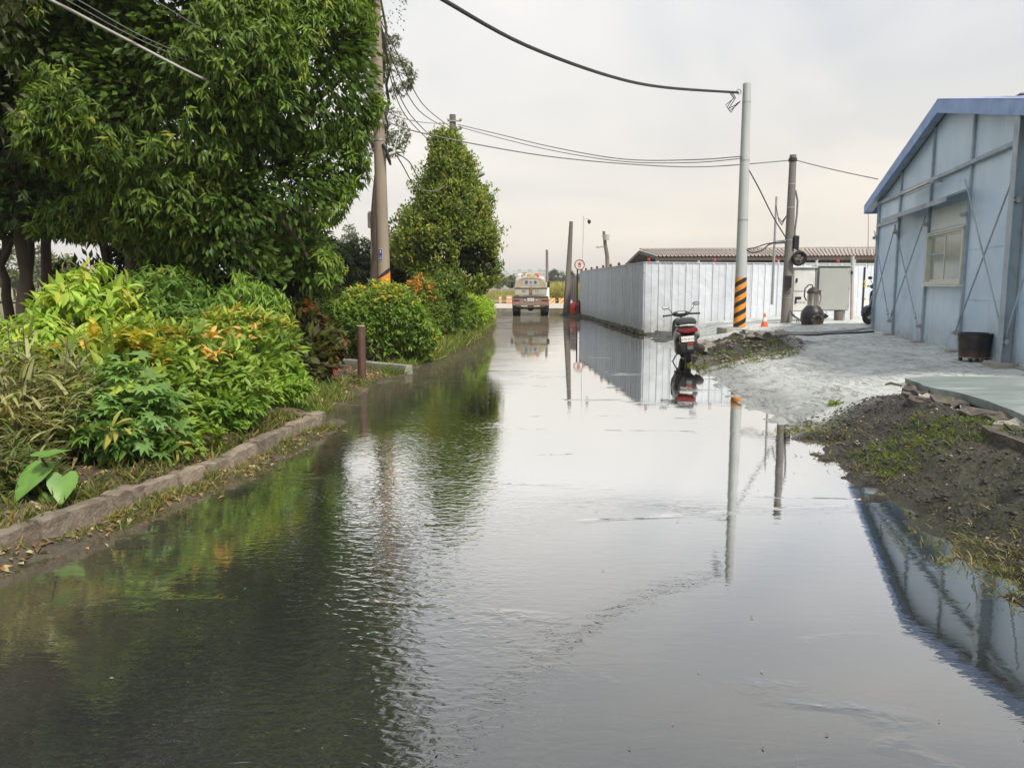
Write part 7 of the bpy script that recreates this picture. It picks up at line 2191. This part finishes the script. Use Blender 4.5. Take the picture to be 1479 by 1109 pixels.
# distant trees, each its own
def far_tree(label, px, Y, top_py, halfpx, base_py=424, dk=(.04, .075, .025), lt=(.10, .15, .05), seed=0, n=700, group='trees beyond the crossing'):
    x = D(px, 413, Y).x; zt = D(px, top_py, Y).z; hw = halfpx * Y / FOC
    root = thing('far_tree', label, 'tree', (x, Y, 0), group=group)
    mb = trunk_mesh((x, Y, 0), (x, Y, zt * .6), max(.12, hw * .06), hw * .03, .02 * hw); mb.build('trunk', MAT['bark'], root)
    r = random.Random(seed)
    lobes = [((x, Y, zt * .62), (hw * .75, hw * .7, zt * .37))]
    for k in range(5):
        a = r.uniform(0, 2 * pi); lobes.append(((x + cos(a) * hw * .55, Y + sin(a) * hw * .5, zt * r.uniform(.3, .7)), (hw * .5, hw * .5, zt * r.uniform(.2, .28))))
    c, o = lobe_points(lobes, n, noise=Noise3(seed + 300, 3 / hw), thresh=-.5)
    L_ = hw * .2
    P, d, nn, LL, W = clusters(c, o, 4, L_, .6, .8, .1, .6, .6, jit=L_ * .4)
    leaf_object('crown', P, d, nn, LL, W, palette(len(c), 4, dk, lt), 'two', MAT['leaf_soft'], root)
GRN = ((.06, .10, .03), (.17, .22, .08)); DRK = ((.03, .055, .03), (.06, .09, .045))
for i, (label, px, Y, top, hp, pal, n) in enumerate((
    ('rounded dark tree on the skyline just right of the cone shaped tree', 711, 330, 384, 9, DRK, 700),
    ('pale green bush slope beyond the hoarding, near the cone shaped tree', 704, 190, 398, 12, GRN, 700),
    ('bright green bush beyond the hoarding halfway to the truck', 722, 180, 394, 10, GRN, 700),
    ('green bush beyond the hoarding next to the truck', 737, 200, 397, 9, GRN, 600),
    ('dark tree on the skyline left of the truck cab', 742, 320, 396, 8, DRK, 500),
    ('dull green tree on the skyline behind the truck tank', 758, 340, 394, 9, DRK, 500),
    ('dark green tree just right of the truck and the slim pole', 800, 210, 388, 10, DRK, 700),
    ('dark green tree between the truck and the leaning pole', 812, 220, 392, 9, DRK, 700),
    ('dark green tree behind the leaning pole', 824, 230, 390, 9, DRK, 700),
    ('hazy tree behind the grey brown fence end', 836, 240, 394, 9, DRK, 500),
    ('pale hazy tree seen through the gap left of the brown pole', 507, 150, 322, 17, ((.05, .085, .04), (.10, .14, .07)), 900),
    ('pale hazy tree lower left in the gap beside the brown pole', 490, 160, 345, 16, ((.05, .085, .04), (.10, .14, .07)), 800),
    ('pale green tree seen between the far left trunks', 20, 75, 352, 26, ((.08, .12, .04), (.17, .22, .09)), 600),
    ('pale green tree seen right of the far left trunks', 92, 85, 362, 26, ((.08, .12, .04), (.17, .22, .09)), 600),
    ('greyish tree far behind the middle of the left trunks', 55, 140, 350, 26, ((.08, .12, .06), (.15, .19, .1)), 600))):
    far_tree(label, px, Y, top, hp, dk=pal[0], lt=pal[1], seed=i, n=n)

# hills and the faint skyline
def hill_h(x, y):
    t = smooth01(900, 1150, y) * (1 - .0 * y)
    prof = 10 + 5 * np.sin(x * .004 + 1) + 4 * np.sin(x * .011) + 3 * np.sin(x * .031 + 2) + 1.5 * np.sin(x * .08)
    return t * np.maximum(prof, 4) * (1 - smooth01(1250, 1500, y)) - .02
hill_m = soil_material('wooded hill', (.05, .075, .035), (.09, .12, .055), (.12, .12, .08), .02)
ys = np.linspace(880, 1500, 26); xs = np.repeat(np.linspace(-1300, 1300, 240)[None], 26, 0)
grid_object('hills', xs, ys, hill_h, hill_m)
tower_m = M('pale tower block', (.55, .54, .52), (.48, .48, .47), .1, .8)
for k, (px, top, wpx) in enumerate(((727, 392.5, 4), (733, 390, 3), (744, 387.5, 4), (750, 385.5, 3), (757, 387, 5), (765, 385, 3.5), (772, 387.5, 4.5), (780, 384.5, 3.5), (786, 386.5, 4))):
    Y = 860 + 7 * k; c = D(px, top + 3.2, Y); w = wpx * 1.7 * Y / FOC
    root = thing('tower_block', 'pale hazy tower block on the skyline above the water truck', 'building', (c.x, Y, 0), group='faint tower blocks on the skyline')
    mb = MB(); mb.box((c.x, Y, c.z / 2), (w, w, c.z)); mb.build('wall', tower_m, root, smooth=False)
    mb = MB()
    for q in range(int(c.z / 4)): mb.box((c.x, Y - w / 2 - .05, 3 + q * 4), (w * .86, .2, 1.4))
    mb.build('window', MAT['glass'], root, smooth=False)

# ------------------------------------------------------------------ hazy air
hm, nt, N, L, out = new_mat('hazy air')
pv = N('ShaderNodeVolumePrincipled'); pv.inputs['Color'].default_value = (.93, .95, .97, 1); pv.inputs['Density'].default_value = .0006
pv.inputs['Anisotropy'].default_value = .2
L(pv.outputs[0], out.inputs['Volume'])
mb = MB(); mb.box((0, 1900, 19.5), (6400, 4900, 41))
hz_o = mb.build('haze', hm, smooth=False)
tag(hz_o, kind='stuff')
hz_o.display_type = 'WIRE'
